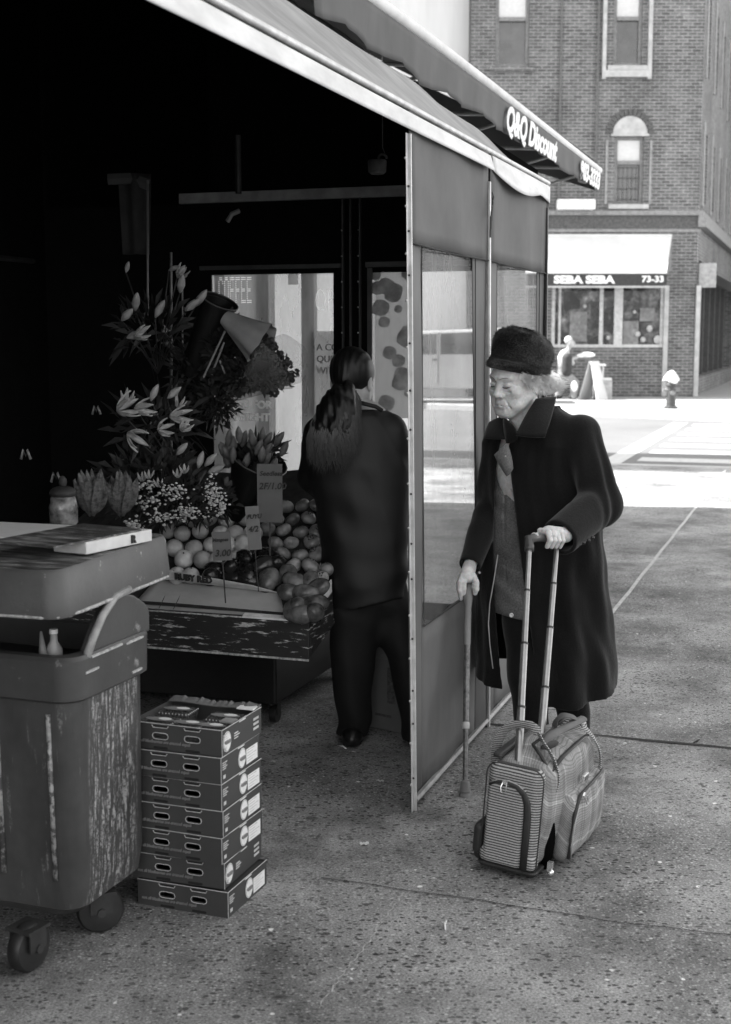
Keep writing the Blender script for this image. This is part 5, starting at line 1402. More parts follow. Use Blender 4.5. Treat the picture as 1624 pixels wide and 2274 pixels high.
# metal uprights of the flower rack
fr_ = thing('flower_rack', 'thin metal rack uprights among the flowers', 'rack', at(390, 900, 5.75))
for (u, v0, v1, w_) in ((380, 560, 1100, .006), (405, 620, 1100, .004), (328, 400, 700, .005)):
    mb = MB(); mb.tube([at(u, v0, 5.8), at(u, v1, 5.8)], w_, 6); mb.build('upright', mat('dim chrome', .18, .35, .6), fr_)
o = thing('paper_lantern', 'dim pale hanging bag high on the left in the dark', 'bag', at(290, 480, 5.9))
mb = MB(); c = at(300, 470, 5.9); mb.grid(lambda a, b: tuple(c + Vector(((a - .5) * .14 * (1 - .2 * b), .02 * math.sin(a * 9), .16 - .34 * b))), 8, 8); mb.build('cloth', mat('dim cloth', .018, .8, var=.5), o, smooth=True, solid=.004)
mb = MB(); mb.tube([at(240, 398, 5.9), at(290, 396, 5.9), at(330, 410, 5.9)], .018, 6, ry=.026); mb.build('top_strip', mat('dim strip', .05, .7), o)
# ================================================================ people
def A(u, v, Y): return np.array(at(u, v, Y), np.float32)
def proj_uv(P):
    c, s = math.cos(PITCH), math.sin(PITCH)
    y, z = P[:, 1], P[:, 2] - CAM_H
    d = y * c - z * s; h = y * s + z * c
    return CX + FP * P[:, 0] / d, CY - FP * h / d
def skin_mat():
    m, nt, b = new_mat('aged skin'); co = coords(nt)
    c = ramp(nt, noise(nt, co, 26, 5, .6), [(.3, .52), (.7, .68)])
    c = mixc(nt, 1.0, c, ramp(nt, noise(nt, co, 95, 3), [(.3, .84), (.7, 1.1)]), 'MULTIPLY')
    v = N(nt, 'ShaderNodeTexVoronoi'); v.inputs['Scale'].default_value = 42; nt.links.new(co, v.inputs['Vector'])
    k = N(nt, 'ShaderNodeRGBToBW'); nt.links.new(v.outputs['Color'], k.inputs[0])
    spot = mixc(nt, 1.0, ramp(nt, v.outputs['Distance'], [(.1, .5), (.24, 0)]), ramp(nt, k.outputs[0], [(.7, 0), (.72, 1)]), 'MULTIPLY')
    nt.links.new(mixc(nt, spot, c, .16), b.inputs['Base Color'])
    b.inputs['Roughness'].default_value = .5; b.inputs['Subsurface Weight'].default_value = .12; b.inputs['Subsurface Scale'].default_value = .01
    bump(nt, b, noise(nt, coords(nt, (60, 60, 150)), 1.5, 4), .25, .002); return m
SKIN = skin_mat()
def wool_mat(name, c, c2=None, scale=220):
    m, nt, b = new_mat(name); co = coords(nt)
    k = ramp(nt, noise(nt, co, scale, 3, .7), [(.3, c * .6), (.7, c * 1.5)])
    k = mixc(nt, 1.0, k, ramp(nt, noise(nt, co, 5, 4), [(.3, .7), (.7, 1.4)]), 'MULTIPLY')
    nt.links.new(k, b.inputs['Base Color']); b.inputs['Roughness'].default_value = .95
    b.inputs['Specular IOR Level'].default_value = .15; b.inputs['Sheen Weight'].default_value = .16; b.inputs['Sheen Roughness'].default_value = .45
    bump(nt, b, noise(nt, co, scale * .5, 4, .75), .5, .004); return m
COATM = wool_mat('black wool coat', .0075); JACK = wool_mat('grey jacket cloth', .11, scale=160); TROU = wool_mat('black trouser cloth', .005, scale=150)
SHOE = mat('black shoe leather', .012, .4)

# ---------------- head in its own frame: x = her left, y = forward, z = up
HY_, HP = R(48), R(10)
HC = at(1146, 845, 5.06)
f_ = Vector((-math.sin(HY_) * math.cos(HP), -math.cos(HY_) * math.cos(HP), -math.sin(HP)))
l_ = Vector((math.cos(HY_), -math.sin(HY_), 0)); u_ = l_.cross(f_) ; u_ = u_ if u_.z > 0 else -u_
HR = Matrix(((l_.x, f_.x, u_.x, 0), (l_.y, f_.y, u_.y, 0), (l_.z, f_.z, u_.z, 0), (0, 0, 0, 1)))
HM = Matrix.Translation(HC) @ Matrix.Scale(1.09, 4) @ Matrix(((l_.x, f_.x, u_.x, 0), (l_.y, f_.y, u_.y, 0), (l_.z, f_.z, u_.z, 0), (0, 0, 0, 1))) @ Matrix.Rotation(R(3), 4, 'Y')
def head_sdf(Q, fem=False, lids=True, wr=True):
    Qm = Q.copy(); Qm[:, 0] = np.abs(Q[:, 0])
    d = sd_ell(Q, (0, -.012, .035), (.074, .094, .085))
    d = smin(d, sd_ell(Q, (0, .030, -.030), (.062, .056, .082)), .03)
    d = smin(d, sd_caps(Qm, (.055, .0, -.045), (.024, .062, -.092), .020, .018), .03)
    d = smin(d, sd_ell(Q, (0, .066, -.099), (.024, .021, .018)), .022)
    d = smin(d, sd_ell(Qm, (.043, .060, -.028), (.024, .020, .020)), .02)
    d = smin(d, sd_ell(Qm, (.040, .050, -.062), (.020, .024, .026)), .018)
    d = smin(d, sd_caps(Qm, (.008, .084, .024), (.042, .070, .026), .010, .010), .014)
    d = -smin(-d, sd_ell(Qm, (.030, .103, .002), (.024, .0195, .0145)), .012)
    d = smin(d, sd_caps(Q, (0, .080, .014), (0, .099, -.027), .0075, .0115), .014)
    d = smin(d, sd_ell(Q, (0, .1005, -.031), (.0115, .0100, .0095)), .008)
    d = smin(d, sd_ell(Qm, (.0145, .090, -.034), (.0080, .0105, .0078)), .007)
    d = -smin(-d, sd_ell(Qm, (.0070, .097, -.0425), (.0036, .005, .0035)), .003)
    if lids:
        d = smin(d, sd_ell(Qm, (.031, .0745, .001), (.0165, .0135, .0115)), .003)
        d = -smin(-d, sd_caps(Qm, (.0175, .0885, -.0035), (.044, .080, -.003), .0016, .0012), .002)
        d = -smin(-d, sd_caps(Qm, (.0175, .0850, .0105), (.044, .077, .0085), .0016, .0012), .003)
        d = -smin(-d, sd_caps(Qm, (.018, .088, -.016), (.043, .078, -.020), .0030, .0020), .006)
    # mouth
    d = smin(d, sd_ell(Q, (0, .079, -.064), (.026, .014, .020)), .012)
    d = smin(d, sd_caps(Qm, (0, .0900, -.0615), (.024, .080, -.066), .0042, .0022), .006)
    d = smin(d, sd_caps(Qm, (0, .0880, -.0720), (.022, .079, -.0710), .0050, .0025), .006)
    d = -smin(-d, sd_caps(Qm, (0, .0955, -.0668), (.029, .079, -.0700), .0017, .0014), .0018)
    if wr:
        d = -smin(-d, sd_caps(Qm, (.020, .093, -.034), (.036, .075, -.078), .0026, .0018), .007)
        d = -smin(-d, sd_caps(Qm, (.052, .066, -.046), (.056, .035, -.075), .0014, .0014), .006)
        d = -smin(-d, sd_caps(Qm, (.030, .082, -.020), (.052, .062, -.034), .0016, .0012), .006)
        d = -smin(-d, sd_caps(Qm, (.048, .070, .004), (.060, .050, -.004), .0012, .0010), .004)
        d = d + .0012 * np.sin(Q[:, 0] * 62 + Q[:, 2] * 95 + 2) * (Q[:, 2] < -.02) * (Qm[:, 0] > .02) * np.clip(Q[:, 1] * 30, 0, 1)
        d = d + .0006 * np.sin(Q[:, 2] * 420) * (Q[:, 2] > .028) * (Q[:, 1] > .05)
    # ears
    e = sd_ell(Qm, (.079, -.012, -.012), (.0075, .018, .031)); e = -smin(-e, sd_ell(Qm, (.088, -.008, -.012), (.006, .010, .020)), .003)
    d = smin(d, e, .004)
    return d
def neck_sdf(Q):
    d = sd_caps(Q, (0, -.022, -.05), (0, -.055, -.20), .050, .056)
    Qm = Q.copy(); Qm[:, 0] = np.abs(Q[:, 0])
    d = smin(d, sd_caps(Qm, (.045, -.02, -.08), (.014, .0, -.185), .010, .009), .014)
    d = smin(d, sd_caps(Q, (0, .045, -.098), (0, .0, -.165), .016, .012), .025)
    return d
def head_mesh(M_, h=.0021, fn=None):
    f = fn or (lambda Q: smin(head_sdf(Q), neck_sdf(Q), .016))
    V, Fq = sdf_mesh(f, (-.1, -.13, -.21), (.1, .125, .135), h)
    Mn = np.array(M_); return V @ Mn[:3, :3].T + Mn[:3, 3], Fq
def join(parts):
    Vs, Fs, o = [], [], 0
    for V, F_ in parts: Vs.append(V); Fs.append(F_ + o); o += len(V)
    return np.concatenate(Vs), np.concatenate(Fs)
def chain(P, pts, rs, k=.004):
    d = None
    for i in range(len(pts) - 1):
        c = sd_caps(P, pts[i], pts[i + 1], rs[i], rs[i + 1]); d = c if d is None else smin(d, c, .003)
    return d

lady = thing('person', 'elderly woman in a black fur hat and long black coat leaning on a cane', 'person', gnd(1225, 1680))
# ---- left hand closing over the trolley handle (photo: right of the two hands)
HB0, HB1 = at(1176, 1200, 4.50), at(1238, 1203, 4.63)           # grip bar of the handle
hb = (HB1 - HB0).normalized()
def lhand(P):
    g = lambda t, up=0., tw=0.: np.array(HB0.lerp(HB1, t) + Vector((0, 0, up)) + Vector((-hb.y, hb.x, 0)) * tw, np.float32)  # tw>0: far side
    wr_ = A(1256, 1188, 4.66)
    d = sd_caps(P, wr_, g(.80, .030, .012), .027, .024)
    d = smin(d, sd_ell(P, tuple(g(.74, .026, .006)), (.034, .036, .021)), .012)
    for i, t in enumerate((.50, .66, .82, .97)):
        r_ = .0098 - .0006 * i
        k = chain(P, [g(t + .04, .034, .018), g(t, .030, -.020), g(t - .03, .006, -.031), g(t - .02, -.017, -.018)], [r_ * 1.12, r_ * 1.08, r_, r_ * .88])
        d = smin(d, k, .0035)
        d = smin(d, sd_ell(P, tuple(g(t + .005, .036, -.018)), (.0095, .0095, .008)), .004)
    d = smin(d, chain(P, [g(.80, .022, .026), g(.52, .014, .030), g(.28, .016, .014), g(.20, .018, -.004)], [.014, .0118, .0105, .0088]), .005)
    return d
c_ = (HB0 + HB1) / 2
V1 = sdf_mesh(lhand, np.array(c_) + np.array((-.12, -.13, -.08)), np.array(c_) + np.array((.16, .16, .11)), .0022)
# ---- right hand on the cane
CT, CB_ = at(1040, 1291, 4.86), gnd(1033, 1768)
def rhand(P):
    g = lambda x, y, z: np.array(CT + Vector((x, y, z)), np.float32)
    d = sd_caps(P, A(1044, 1255, 4.97), g(.0, .015, .030), .025, .027)
    d = smin(d, sd_ell(P, tuple(g(-.004, -.004, .016)), (.030, .032, .022)), .012)
    for (x, r_, L) in ((-.030, .0098, .052), (-.018, .0100, .040), (.026, .0105, .040)):
        d = smin(d, chain(P, [g(x * .7, -.012, .022), g(x, -.032, .004), g(x * 1.02, -.030, -L * .55), g(x * .92, -.020, -L)], [r_ * 1.15, r_ * 1.05, r_, r_ * .85]), .003)
    d = smin(d, chain(P, [g(-.024, .006, .014), g(-.034, .004, -.008), g(-.032, -.004, -.034), g(-.026, -.010, -.062)], [.0115, .010, .0092, .008]), .003)
    d = smin(d, chain(P, [g(.018, .012, .012), g(.030, .006, -.008), g(.032, .000, -.030)], [.0125, .0112, .0095]), .003)
    return d
V2 = sdf_mesh(rhand, np.array(CT) + np.array((-.08, -.1, -.1)), np.array(CT) + np.array((.1, .16, .10)), .0022)
# ---- the rest of the body (nearly all of it under the clothes)
HIP = A(1212, 1300, 5.12)
feet = (gnd(1192, 1702), gnd(1282, 1668))
def bodyf(P):
    d = sd_ell(P, tuple(A(1200, 1030, 5.14)), (.17, .10, .22)); d = smin(d, sd_ell(P, tuple(HIP), (.15, .11, .14)), .06)
    d = smin(d, sd_caps(P, A(1200, 1080, 5.13), HIP, .12, .13), .05)
    d = smin(d, sd_caps(P, A(1120, 975, 5.22), A(1290, 965, 5.02), .05, .05), .05)
    nb_ = np.array(HM @ Vector((0, -.05, -.17)), np.float32); d = smin(d, sd_caps(P, nb_, A(1195, 985, 5.13), .052, .07), .03)
    for pts, rs in (((A(1298, 970, 5.0), A(1345, 1105, 4.90), A(1256, 1188, 4.66)), (.048, .038, .026)), ((A(1115, 985, 5.22), A(1088, 1125, 5.22), A(1044, 1255, 4.97)), (.048, .038, .025))):
        d = smin(d, chain(P, pts, rs), .02)
    for i, (dx, k) in enumerate(((-.075, 0), (.075, 1))):
        ft = np.array(feet[k], np.float32); hp = HIP + np.array((dx, 0, -.05), np.float32); kn = (hp + ft) / 2 + np.array((-.02, -.05, .02), np.float32)
        d = smin(d, chain(P, (hp, kn, ft + np.array((0, .03, .09), np.float32)), (.085, .055, .038)), .03)
    return d
V3 = sdf_mesh(bodyf, (.28, 4.55, .04), (1.12, 5.42, 1.42), .008)
V0 = head_mesh(HM)
Vb, Fb = join([V0, V1, V2, V3])
np_obj('body', Vb, Fb, SKIN, lady, iters=1)

# ---- brows, eye lines, lips, hair
DKL = mat('dark lash line', .03, .6); BROW = mat('faint grey brow', .13, .8, var=.5, scale=200)
for sx in (-1, 1):
    mb = MB(HM); mb.tube([(sx * .017, .0890, -.0030), (sx * .026, .0905, -.0058), (sx * .035, .0876, -.0056), (sx * .046, .0785, -.0024)], [.0008, .0016, .0016, .0006], 5); mb.build('eye_line', DKL, lady, smooth=True)
    mb = MB(HM); mb.tube([(sx * .010, .0945, .0215), (sx * .022, .0925, .0270), (sx * .036, .0840, .0275), (sx * .045, .0760, .0235)], [.0012, .0024, .0022, .0008], 5, ry=[.0008, .0012, .0012, .0006]); mb.build('eyebrow', BROW, lady, smooth=True)
mb = MB(HM); mb.tube([(-.028, .0795, -.0698), (-.012, .0893, -.0672), (0, .0915, -.0670), (.012, .0893, -.0672), (.028, .0795, -.0698)], [.0005, .0011, .0012, .0011, .0005], 5); mb.build('lip_line', mat('lip line', .08, .6), lady, smooth=True)
HAIRM = mat('white hair', .92, .4, var=.07, scale=60, stretch=(1, 1, .2))
hair_base = lambda Q: smin(smin(sd_ell(Q, (.052, -.030, .012), (.032, .058, .036)), sd_ell(Q, (.052, -.078, -.016), (.040, .040, .040)), .02), sd_ell(Q, (0, -.075, .0), (.066, .042, .055)), .02); hair_extra = lambda Q: smin(sd_ell(Q, (.058, -.100, -.024), (.044, .050, .038)), sd_ell(Q, (.062, .012, .026), (.018, .036, .024)), .01)
hb_ = hair_base; hair_full = lambda Q: smin(hb_(Q), hair_extra(Q), .02) + .002 * np.sin(Q[:, 1] * 300 + Q[:, 2] * 160)
V, F_ = sdf_mesh(hair_full, (-.1, -.17, -.10), (.13, .06, .08), .003)
Mn = np.array(HM); hair = np_obj('hair', V @ Mn[:3, :3].T + Mn[:3, 3], F_, HAIRM, lady)
mb = MB(HM); r_ = random.Random(2)
for i in range(1500):
    a = r_.random(); y0 = .056 - .15 * a; x0 = .074 * math.sqrt(max(.05, 1 - (max(0, -y0 - .0) / .125) ** 2)) + .003; z0_ = .045 - .030 * a + r_.uniform(-.02, .012)
    L = r_.uniform(.035, .075); back = r_.uniform(.5, 1.2); p0 = Vector((x0, y0, z0_)); out = r_.uniform(.002, .014) + (.018 * a * r_.random())
    p1 = p0 + Vector((out, -L * .30 * back, -L * .35)); p2 = p0 + Vector((out * 1.5, -L * .65 * back, -L * .70)); p3 = p0 + Vector((out * (2.4 if a > .6 else 1.2), -L * .95 * back, -L * r_.uniform(.7, 1.1)))
    w_ = r_.uniform(.0008, .0022)
    vs = []
    for k, p in enumerate((p0, p1, p2, p3)):
        ww = w_ * (1, 1, .8, .2)[k]; vs += [p + Vector((0, ww, ww)), p - Vector((0, ww, ww))]
    mb.add(vs, [(0, 1, 3, 2), (2, 3, 5, 4), (4, 5, 7, 6)])
for i in range(160):                                             # flyaways at the nape
    p0 = Vector((r_.uniform(.02, .06), -.105 + r_.uniform(-.01, .02), r_.uniform(-.05, .02))); d_ = Vector((r_.uniform(-.1, .5), -1, r_.uniform(-.5, .3))) * r_.uniform(.02, .05); w_ = .0008
    mb.add([p0 + Vector((0, 0, w_)), p0 - Vector((0, 0, w_)), p0 + d_], [(0, 1, 2)])
mb.build('strands', HAIRM, hair, smooth=True)
# ---- fur hat
FUR = mat('black fur', .010, .9, var=.9, scale=14, spec=.2, sheen=.1)
HT = Matrix.Translation(at(1151, 819, 5.06)) @ HR @ Matrix.Scale(1.03, 4) @ Matrix.Rotation(R(24), 4, 'X') @ Matrix.Rotation(R(7), 4, 'Y')
hp_ = [(-.014, .098, .0), (-.009, .111, 0), (.004, .117, 0), (.018, .112, -.001), (.024, .107, -.001), (.045, .111, .002), (.075, .114, .006), (.102, .107, .010), (.122, .090, .014), (.137, .056, .016), (.142, .001, .016)]
def hatpt(a, b, push=0.):
    j = b * (len(hp_) - 1); i = min(int(j), len(hp_) - 2); f = j - i
    z = hp_[i][0] * (1 - f) + hp_[i+1][0] * f; r = hp_[i][1] * (1 - f) + hp_[i+1][1] * f; cy = hp_[i][2] * (1 - f) + hp_[i+1][2] * f
    th = a * 6.2832; r = max(.001, r + push + .0035 * math.sin(th * 3 + z * 40) * (b > .35) + .002 * math.sin(th * 9 + z * 70))
    return Vector((r * .90 * math.cos(th), cy + r * 1.08 * math.sin(th), z - .012 * math.sin(th) * (b < .4)))
mb = MB(HT); mb.grid(lambda a, b: hatpt(a, b), 60, 34); hat = mb.build('fur_hat', FUR, lady, smooth=True)
mb = MB(HT); r_ = random.Random(8)
for i in range(15000):
    a = r_.random(); b = r_.random() ** .75
    p = hatpt(a, b); q = hatpt(a, b, .012); n_ = (q - p)
    n_ = n_.normalized() if n_.length > 1e-6 else Vector((0, 0, 1)); n_ = (n_ + Vector((0, 0, .8 * (b > .85)))).normalized()
    tuft = math.sin(a * 37) * math.sin(b * 23 + a * 9)
    d_ = (n_ * .5 + Vector((math.cos(a * 12 + b * 5), math.sin(a * 12), -.3 + tuft)) * .6 + Vector((r_.gauss(0, .3), r_.gauss(0, .3), r_.gauss(0, .3)))).normalized() * (r_.uniform(.006, .013) if b > .33 else r_.uniform(.004, .007))
    s_ = d_.cross(n_); s_ = s_.normalized() * .0007 if s_.length > 1e-9 else Vector((.0007, 0, 0))
    mb.add([p + s_, p - s_, p + d_ + n_ * .002], [(0, 1, 2)])
fo = mb.build('fur', mat('fur hairs', .035, .5, var=.9, scale=10, spec=.4), hat)

# ---- coat
CYAW = R(34); cf_ = np.array((-math.sin(CYAW), -math.cos(CYAW)), np.float32)
rows_px = [(1600, 1069, 1366, .235), (1500, 1067, 1360, .230), (1400, 1066, 1352, .215), (1300, 1066, 1344, .19), (1200, 1066, 1332, .165), (1120, 1070, 1326, .15), (1040, 1072, 1328, .145), (985, 1078, 1318, .125), (950, 1100, 1296, .10), (925, 1130, 1262, .085), (905, 1155, 1240, .075)]
crow = []
for v, ul, ur, b_ in rows_px:
    Yc = 5.14 - .02 * (v < 1000); pl, pr = at(ul, v, Yc), at(ur, v, Yc); w_ = (pr.x - pl.x) / 2; cs2, sn2 = math.cos(CYAW) ** 2, math.sin(CYAW) ** 2
    a_ = math.sqrt(max(1e-4, (w_ * w_ - b_ * b_ * sn2) / cs2)); crow.append((pl.z, (pl.x + pr.x) / 2, Yc, a_, b_, -CYAW))
crow.sort()
LA = (A(1292, 968, 5.01), A(1333, 1120, 4.90), A(1246, 1193, 4.675)); RA = (A(1112, 985, 5.22), A(1090, 1120, 5.21), A(1045, 1252, 4.98))
def folds(P):
    th = np.arctan2(P[:, 1] - 5.14, P[:, 0] - .69); z = P[:, 2]
    lowf = np.clip((1.0 - z) / .7, 0, 1)
    return lowf * (.014 * np.sin(th * 7 + 1.0 + z * .8) + .009 * np.sin(th * 12 + z * 2.2)) + .0025 * np.sin(z * 33 + th * 3) + .0045 * np.sin(z * 11 + th * 5 + 2 * np.sin(th * 3 + z * 4)) + .0022 * np.sin(th * 21 + z * 9 + 2 * np.sin(z * 13))
def coat_body(P): return sd_loft(P, crow) + folds(P)
def coat(P):
    t = coat_body(P)
    inner = sd_loft(P, crow) + folds(P) + .016
    sh_ = smin(sd_caps(P, A(1125, 972, 5.20), A(1282, 962, 5.02), .062, .066), t, .05)
    sl1 = smin(sd_caps(P, LA[0], LA[1], .076, .076), sd_caps(P, LA[1], LA[2], .079, .068), .02); sl2 = smin(sd_caps(P, RA[0], RA[1], .068, .056), sd_caps(P, RA[1], RA[2], .055, .044), .02)
    ab = LA[1] - LA[0]; s1 = ((P - LA[1]) @ (LA[2] - LA[1])) / np.linalg.norm(LA[2] - LA[1])
    sl1 = sl1 + .0065 * np.sin(s1 * 66 + P[:, 2] * 26 + 2 * np.sin(P[:, 0] * 40)) * np.exp(-(s1 / .10) ** 2) + .003 * np.sin(s1 * 34 + P[:, 0] * 50)
    s2 = ((P - RA[1]) @ (RA[2] - RA[1])) / np.linalg.norm(RA[2] - RA[1]); sl2 = sl2 + .005 * np.sin(s2 * 70 + P[:, 2] * 20) * np.exp(-(s2 / .1) ** 2) + .002 * np.sin(s2 * 40 + P[:, 0] * 60)
    d = smin(sh_, sl1, .018); d = smin(d, sl2, .014)
    # cut the cuffs square and hollow them
    for E_, D_ in ((LA[2], (LA[2] - LA[1])), (RA[2], (RA[2] - RA[1]))):
        n_ = D_ / np.linalg.norm(D_); q = (P - E_) @ n_; nearc = np.linalg.norm(P - E_, axis=1) < .16
        d = np.where(nearc, np.maximum(d, q - .012), d)
        rr = .052 if E_ is LA[2] else .034
        tub = np.maximum(np.linalg.norm((P - E_) - q[:, None] * n_, axis=1) - rr, -(q + .05)); d = np.where(nearc, np.maximum(d, -tub), d)
    # hollow below, so the skirt is a real shell open at the hem
    hol = np.maximum(inner, P[:, 2] - 1.22)
    d = smax(d, -hol, .004)
    d = np.maximum(d, (.236 + .17 * (P[:, 1] - 4.93) + .008 * np.sin(P[:, 0] * 14 + 1)) - P[:, 2])
    # open front
    u, v = proj_uv(P)
    l = np.interp(v, [915, 960, 1000, 1050, 1100, 1200, 1300, 1400, 1500, 1560, 1620], [1128, 1118, 1108, 1102, 1099, 1097, 1099, 1104, 1113, 1122, 1130])
    r = np.interp(v, [915, 960, 1000, 1050, 1100, 1200, 1300, 1400, 1500, 1560, 1620], [1140, 1132, 1130, 1134, 1140, 1152, 1164, 1178, 1192, 1204, 1212])
    slot = np.maximum(l - u, u - r) * .0017
    fr = ((P[:, :2] - np.array((.69, 5.14), np.float32)) @ cf_) > .0
    slot = np.where(fr & (v > 912), slot, .05)
    d = smax(d, -slot, .006)
    # neck hole
    nk = sd_caps(P, np.array(HM @ Vector((0, -.01, -.06)), np.float32), np.array(HM @ Vector((0, -.045, -.20)), np.float32), .062, .060)
    return smax(d, -nk, .006)
V, F_ = sdf_mesh(coat, (.22, 4.60, .22), (1.13, 5.50, 1.42), .0058)
co_ = np_obj('coat', V, F_, COATM, lady, iters=2)
# collar leaves
def leaf(name, pts, matr, parent, thick=.006, nu=8):
    a, b, c, d = [at(*p) for p in pts]; mid = (a + b + c + d) / 4
    mb = MB(); mb.grid(lambda s, t: tuple(a.lerp(b, s).lerp(d.lerp(c, s), t) + Vector((.006 * math.sin(t * 3.14) * (s - .5), -.022 * math.sin(s * 3.14) * math.sin(t * 3.14), -.006 * math.sin(s * 3.14) * (t - .3)))), nu, nu)
    return mb.build(name, matr, parent, smooth=True, solid=thick)
leaf('collar', [(1190, 886, 5.0), (1235, 882, 5.06), (1211, 970, 4.885), (1146, 966, 4.90)], COATM, co_, .007, 12)
leaf('collar', [(1088, 938, 5.14), (1120, 924, 5.07), (1134, 974, 4.96), (1076, 972, 5.07)], COATM, co_, .007, 12)
mb = MB(); r_ = (P0,)
for i, (u, v) in enumerate(((1286, 1210), (1297, 1205), (1308, 1200), (1317, 1194))):
    p = at(u, v, 4.668 + .012 * i); mb.sphere(p, (.0068, .004, .0068), 10, 6)
mb.build('sleeve_buttons', mat('glossy black button', .02, .2), co_, smooth=True)
p = at(1065, 1272, 4.93); mb = MB(); mb.sphere(p, .005, 8, 6); mb.build('cuff_snap', ALU, co_, smooth=True)
mb = MB(); mb.tube([at(u, v, Y) for u, v, Y in ((1106, 1232, 4.985), (1097, 1290, 4.978), (1088, 1340, 4.968), (1085, 1385, 4.962), (1088, 1430, 4.958), (1095, 1485, 4.95))], .0024, 5); mb.build('lining_piping', mat('pale piping', .3, .6), co_, smooth=True)
# ---- jacket seen in the open front
jrow = [(z, x, y, a * .93 - .02, b - .022, w) for z, x, y, a, b, w in crow if z > .30]
zj = at(1140, 1380, 4.96).z
def jacket(P):
    th = P[:, 0] * 9
    d = sd_loft(P, jrow) + .0018 * np.sin(P[:, 2] * 75 + P[:, 0] * 60) * (1 + np.sin(P[:, 2] * 21)) 
    u, v = proj_uv(P)
    d = np.maximum(d, zj - P[:, 2] + .10 * (u - 1136) * .0017 * -1); d = np.maximum(d, P[:, 2] - 1.31)
    pl = np.interp(v, [985, 1060, 1100, 1300], [1118, 1117, 1121, 1123]); d = np.where((np.abs(u - pl) < 1.6) & (v < 1290), d + .006, d)
    return d
V, F_ = sdf_mesh(jacket, (.36, 4.8, .5), (1.02, 5.46, 1.35), .006); ja = np_obj('jacket', V, F_, JACK, lady, iters=1)
leaf('jacket_collar', [(1098, 1010, 4.935), (1128, 984, 4.915), (1140, 1040, 4.905), (1126, 1058, 4.915)], JACK, ja, .003, 4)
p = at(1136, 1366, 4.925); mb = MB(Matrix.Translation(p) @ Matrix.Rotation(R(90), 4, 'X')); mb.lathe([(.004, -.002), (.0085, 0), (.0085, .003), (.005, .004), (.003, .001)], 14); mb.build('press_stud', ALU, ja, smooth=True)
p = at(1123, 1013, 4.90); mb = MB(); mb.sphere(p, .0028, 8, 6); mb.build('collar_stud', ALU, ja, smooth=True)
leaf('dark_scarf', [(1118, 925, 5.03), (1142, 948, 4.975), (1150, 975, 4.95), (1126, 985, 4.965)], TROU, lady, .008, 5)
# ---- trousers and shoes
def trousers(P):
    d = sd_ell(P, tuple(HIP + np.array((0, 0, -.02), np.float32)), (.165, .13, .16))
    for i, (dx, k) in enumerate(((-.075, 0), (.075, 1))):
        ft = np.array(feet[k], np.float32); hp = HIP + np.array((dx, 0, -.05), np.float32); kn = (hp + ft) / 2 + np.array((-.02, -.04, .02), np.float32)
        d = smin(d, chain(P, (hp, kn, ft + np.array((0, .03, .045), np.float32)), (.098, .072, .060)), .03)
    d = d + .003 * np.sin(P[:, 2] * 38 + P[:, 0] * 20)
    return np.maximum(d, .055 - P[:, 2])
V, F_ = sdf_mesh(trousers, (.42, 4.8, .03), (1.0, 5.4, .95), .008); np_obj('trousers', V, F_, TROU, lady, iters=1)
for ft in feet:
    def shoe(P, ft=ft):
        g = lambda x, y, z: np.array(ft + Vector((x, y, z)), np.float32)
        d = smin(sd_ell(P, tuple(g(-.03, -.10, .028)), (.046, .075, .034)), sd_ell(P, tuple(g(-.0, .01, .038)), (.042, .075, .045)), .03)
        return np.maximum(d, .004 - P[:, 2])
    V, F_ = sdf_mesh(shoe, np.array(ft) + np.array((-.11, -.2, -.01)), np.array(ft) + np.array((.09, .12, .12)), .005); np_obj('shoe', V, F_, SHOE, lady)

# ================================================================ cane
cn = thing('walking_cane', 'adjustable metal walking cane with a rubber tip held beside the curtain', 'cane', CB_)
SHAFT = mat('mottled metal shaft', .13, .32, .5, var=.5, scale=60)
kk = CT - Vector((0, 0, .018)); B0 = CB_ + Vector((0, 0, .03)); ax_ = (kk - B0)
at_ = lambda t: B0 + ax_ * t
mb = MB(); mb.tube([at_(0), at_(.33)], .0092, 12); mb.build('lower_shaft', SHAFT, cn, smooth=True, auto=50)
mb = MB(); mb.tube([at_(.30), at_(.86)], .0118, 14); mb.build('upper_shaft', SHAFT, cn, smooth=True, auto=50)
mb = MB(); mb.tube([at_(.285), at_(.30), at_(.305), at_(.318)], [.0125, .0140, .0140, .0122], 14); mb.build('collar', mat('pale collar ring', .45, .35), cn, smooth=True, auto=50)
mb = MB(); mb.tube([at_(.70), at_(.89), at_(.93), at_(.96), at_(.985), at_(.999), at_(1.0) + Vector((.004, .03, .012)), at_(1.0) + Vector((.01, .085, .010))], [.0125, .0130, .0165, .0175, .016, .0125, .012, .011], 14); mb.tube([at_(.86), at_(.865)], .014, 14); mb.build('grip', mat('grey rubber grip', .17, .55), cn, smooth=True, auto=60)
mb = MB(Matrix.Translation(CB_)); mb.lathe([(.0215, 0), (.022, .006), (.0195, .010), (.0185, .018), (.0205, .021), (.0185, .026), (.0165, .05), (.013, .056)], 18); mb.build('rubber_tip', mat('grey rubber tip', .16, .65, var=.3), cn, smooth=True, auto=45)
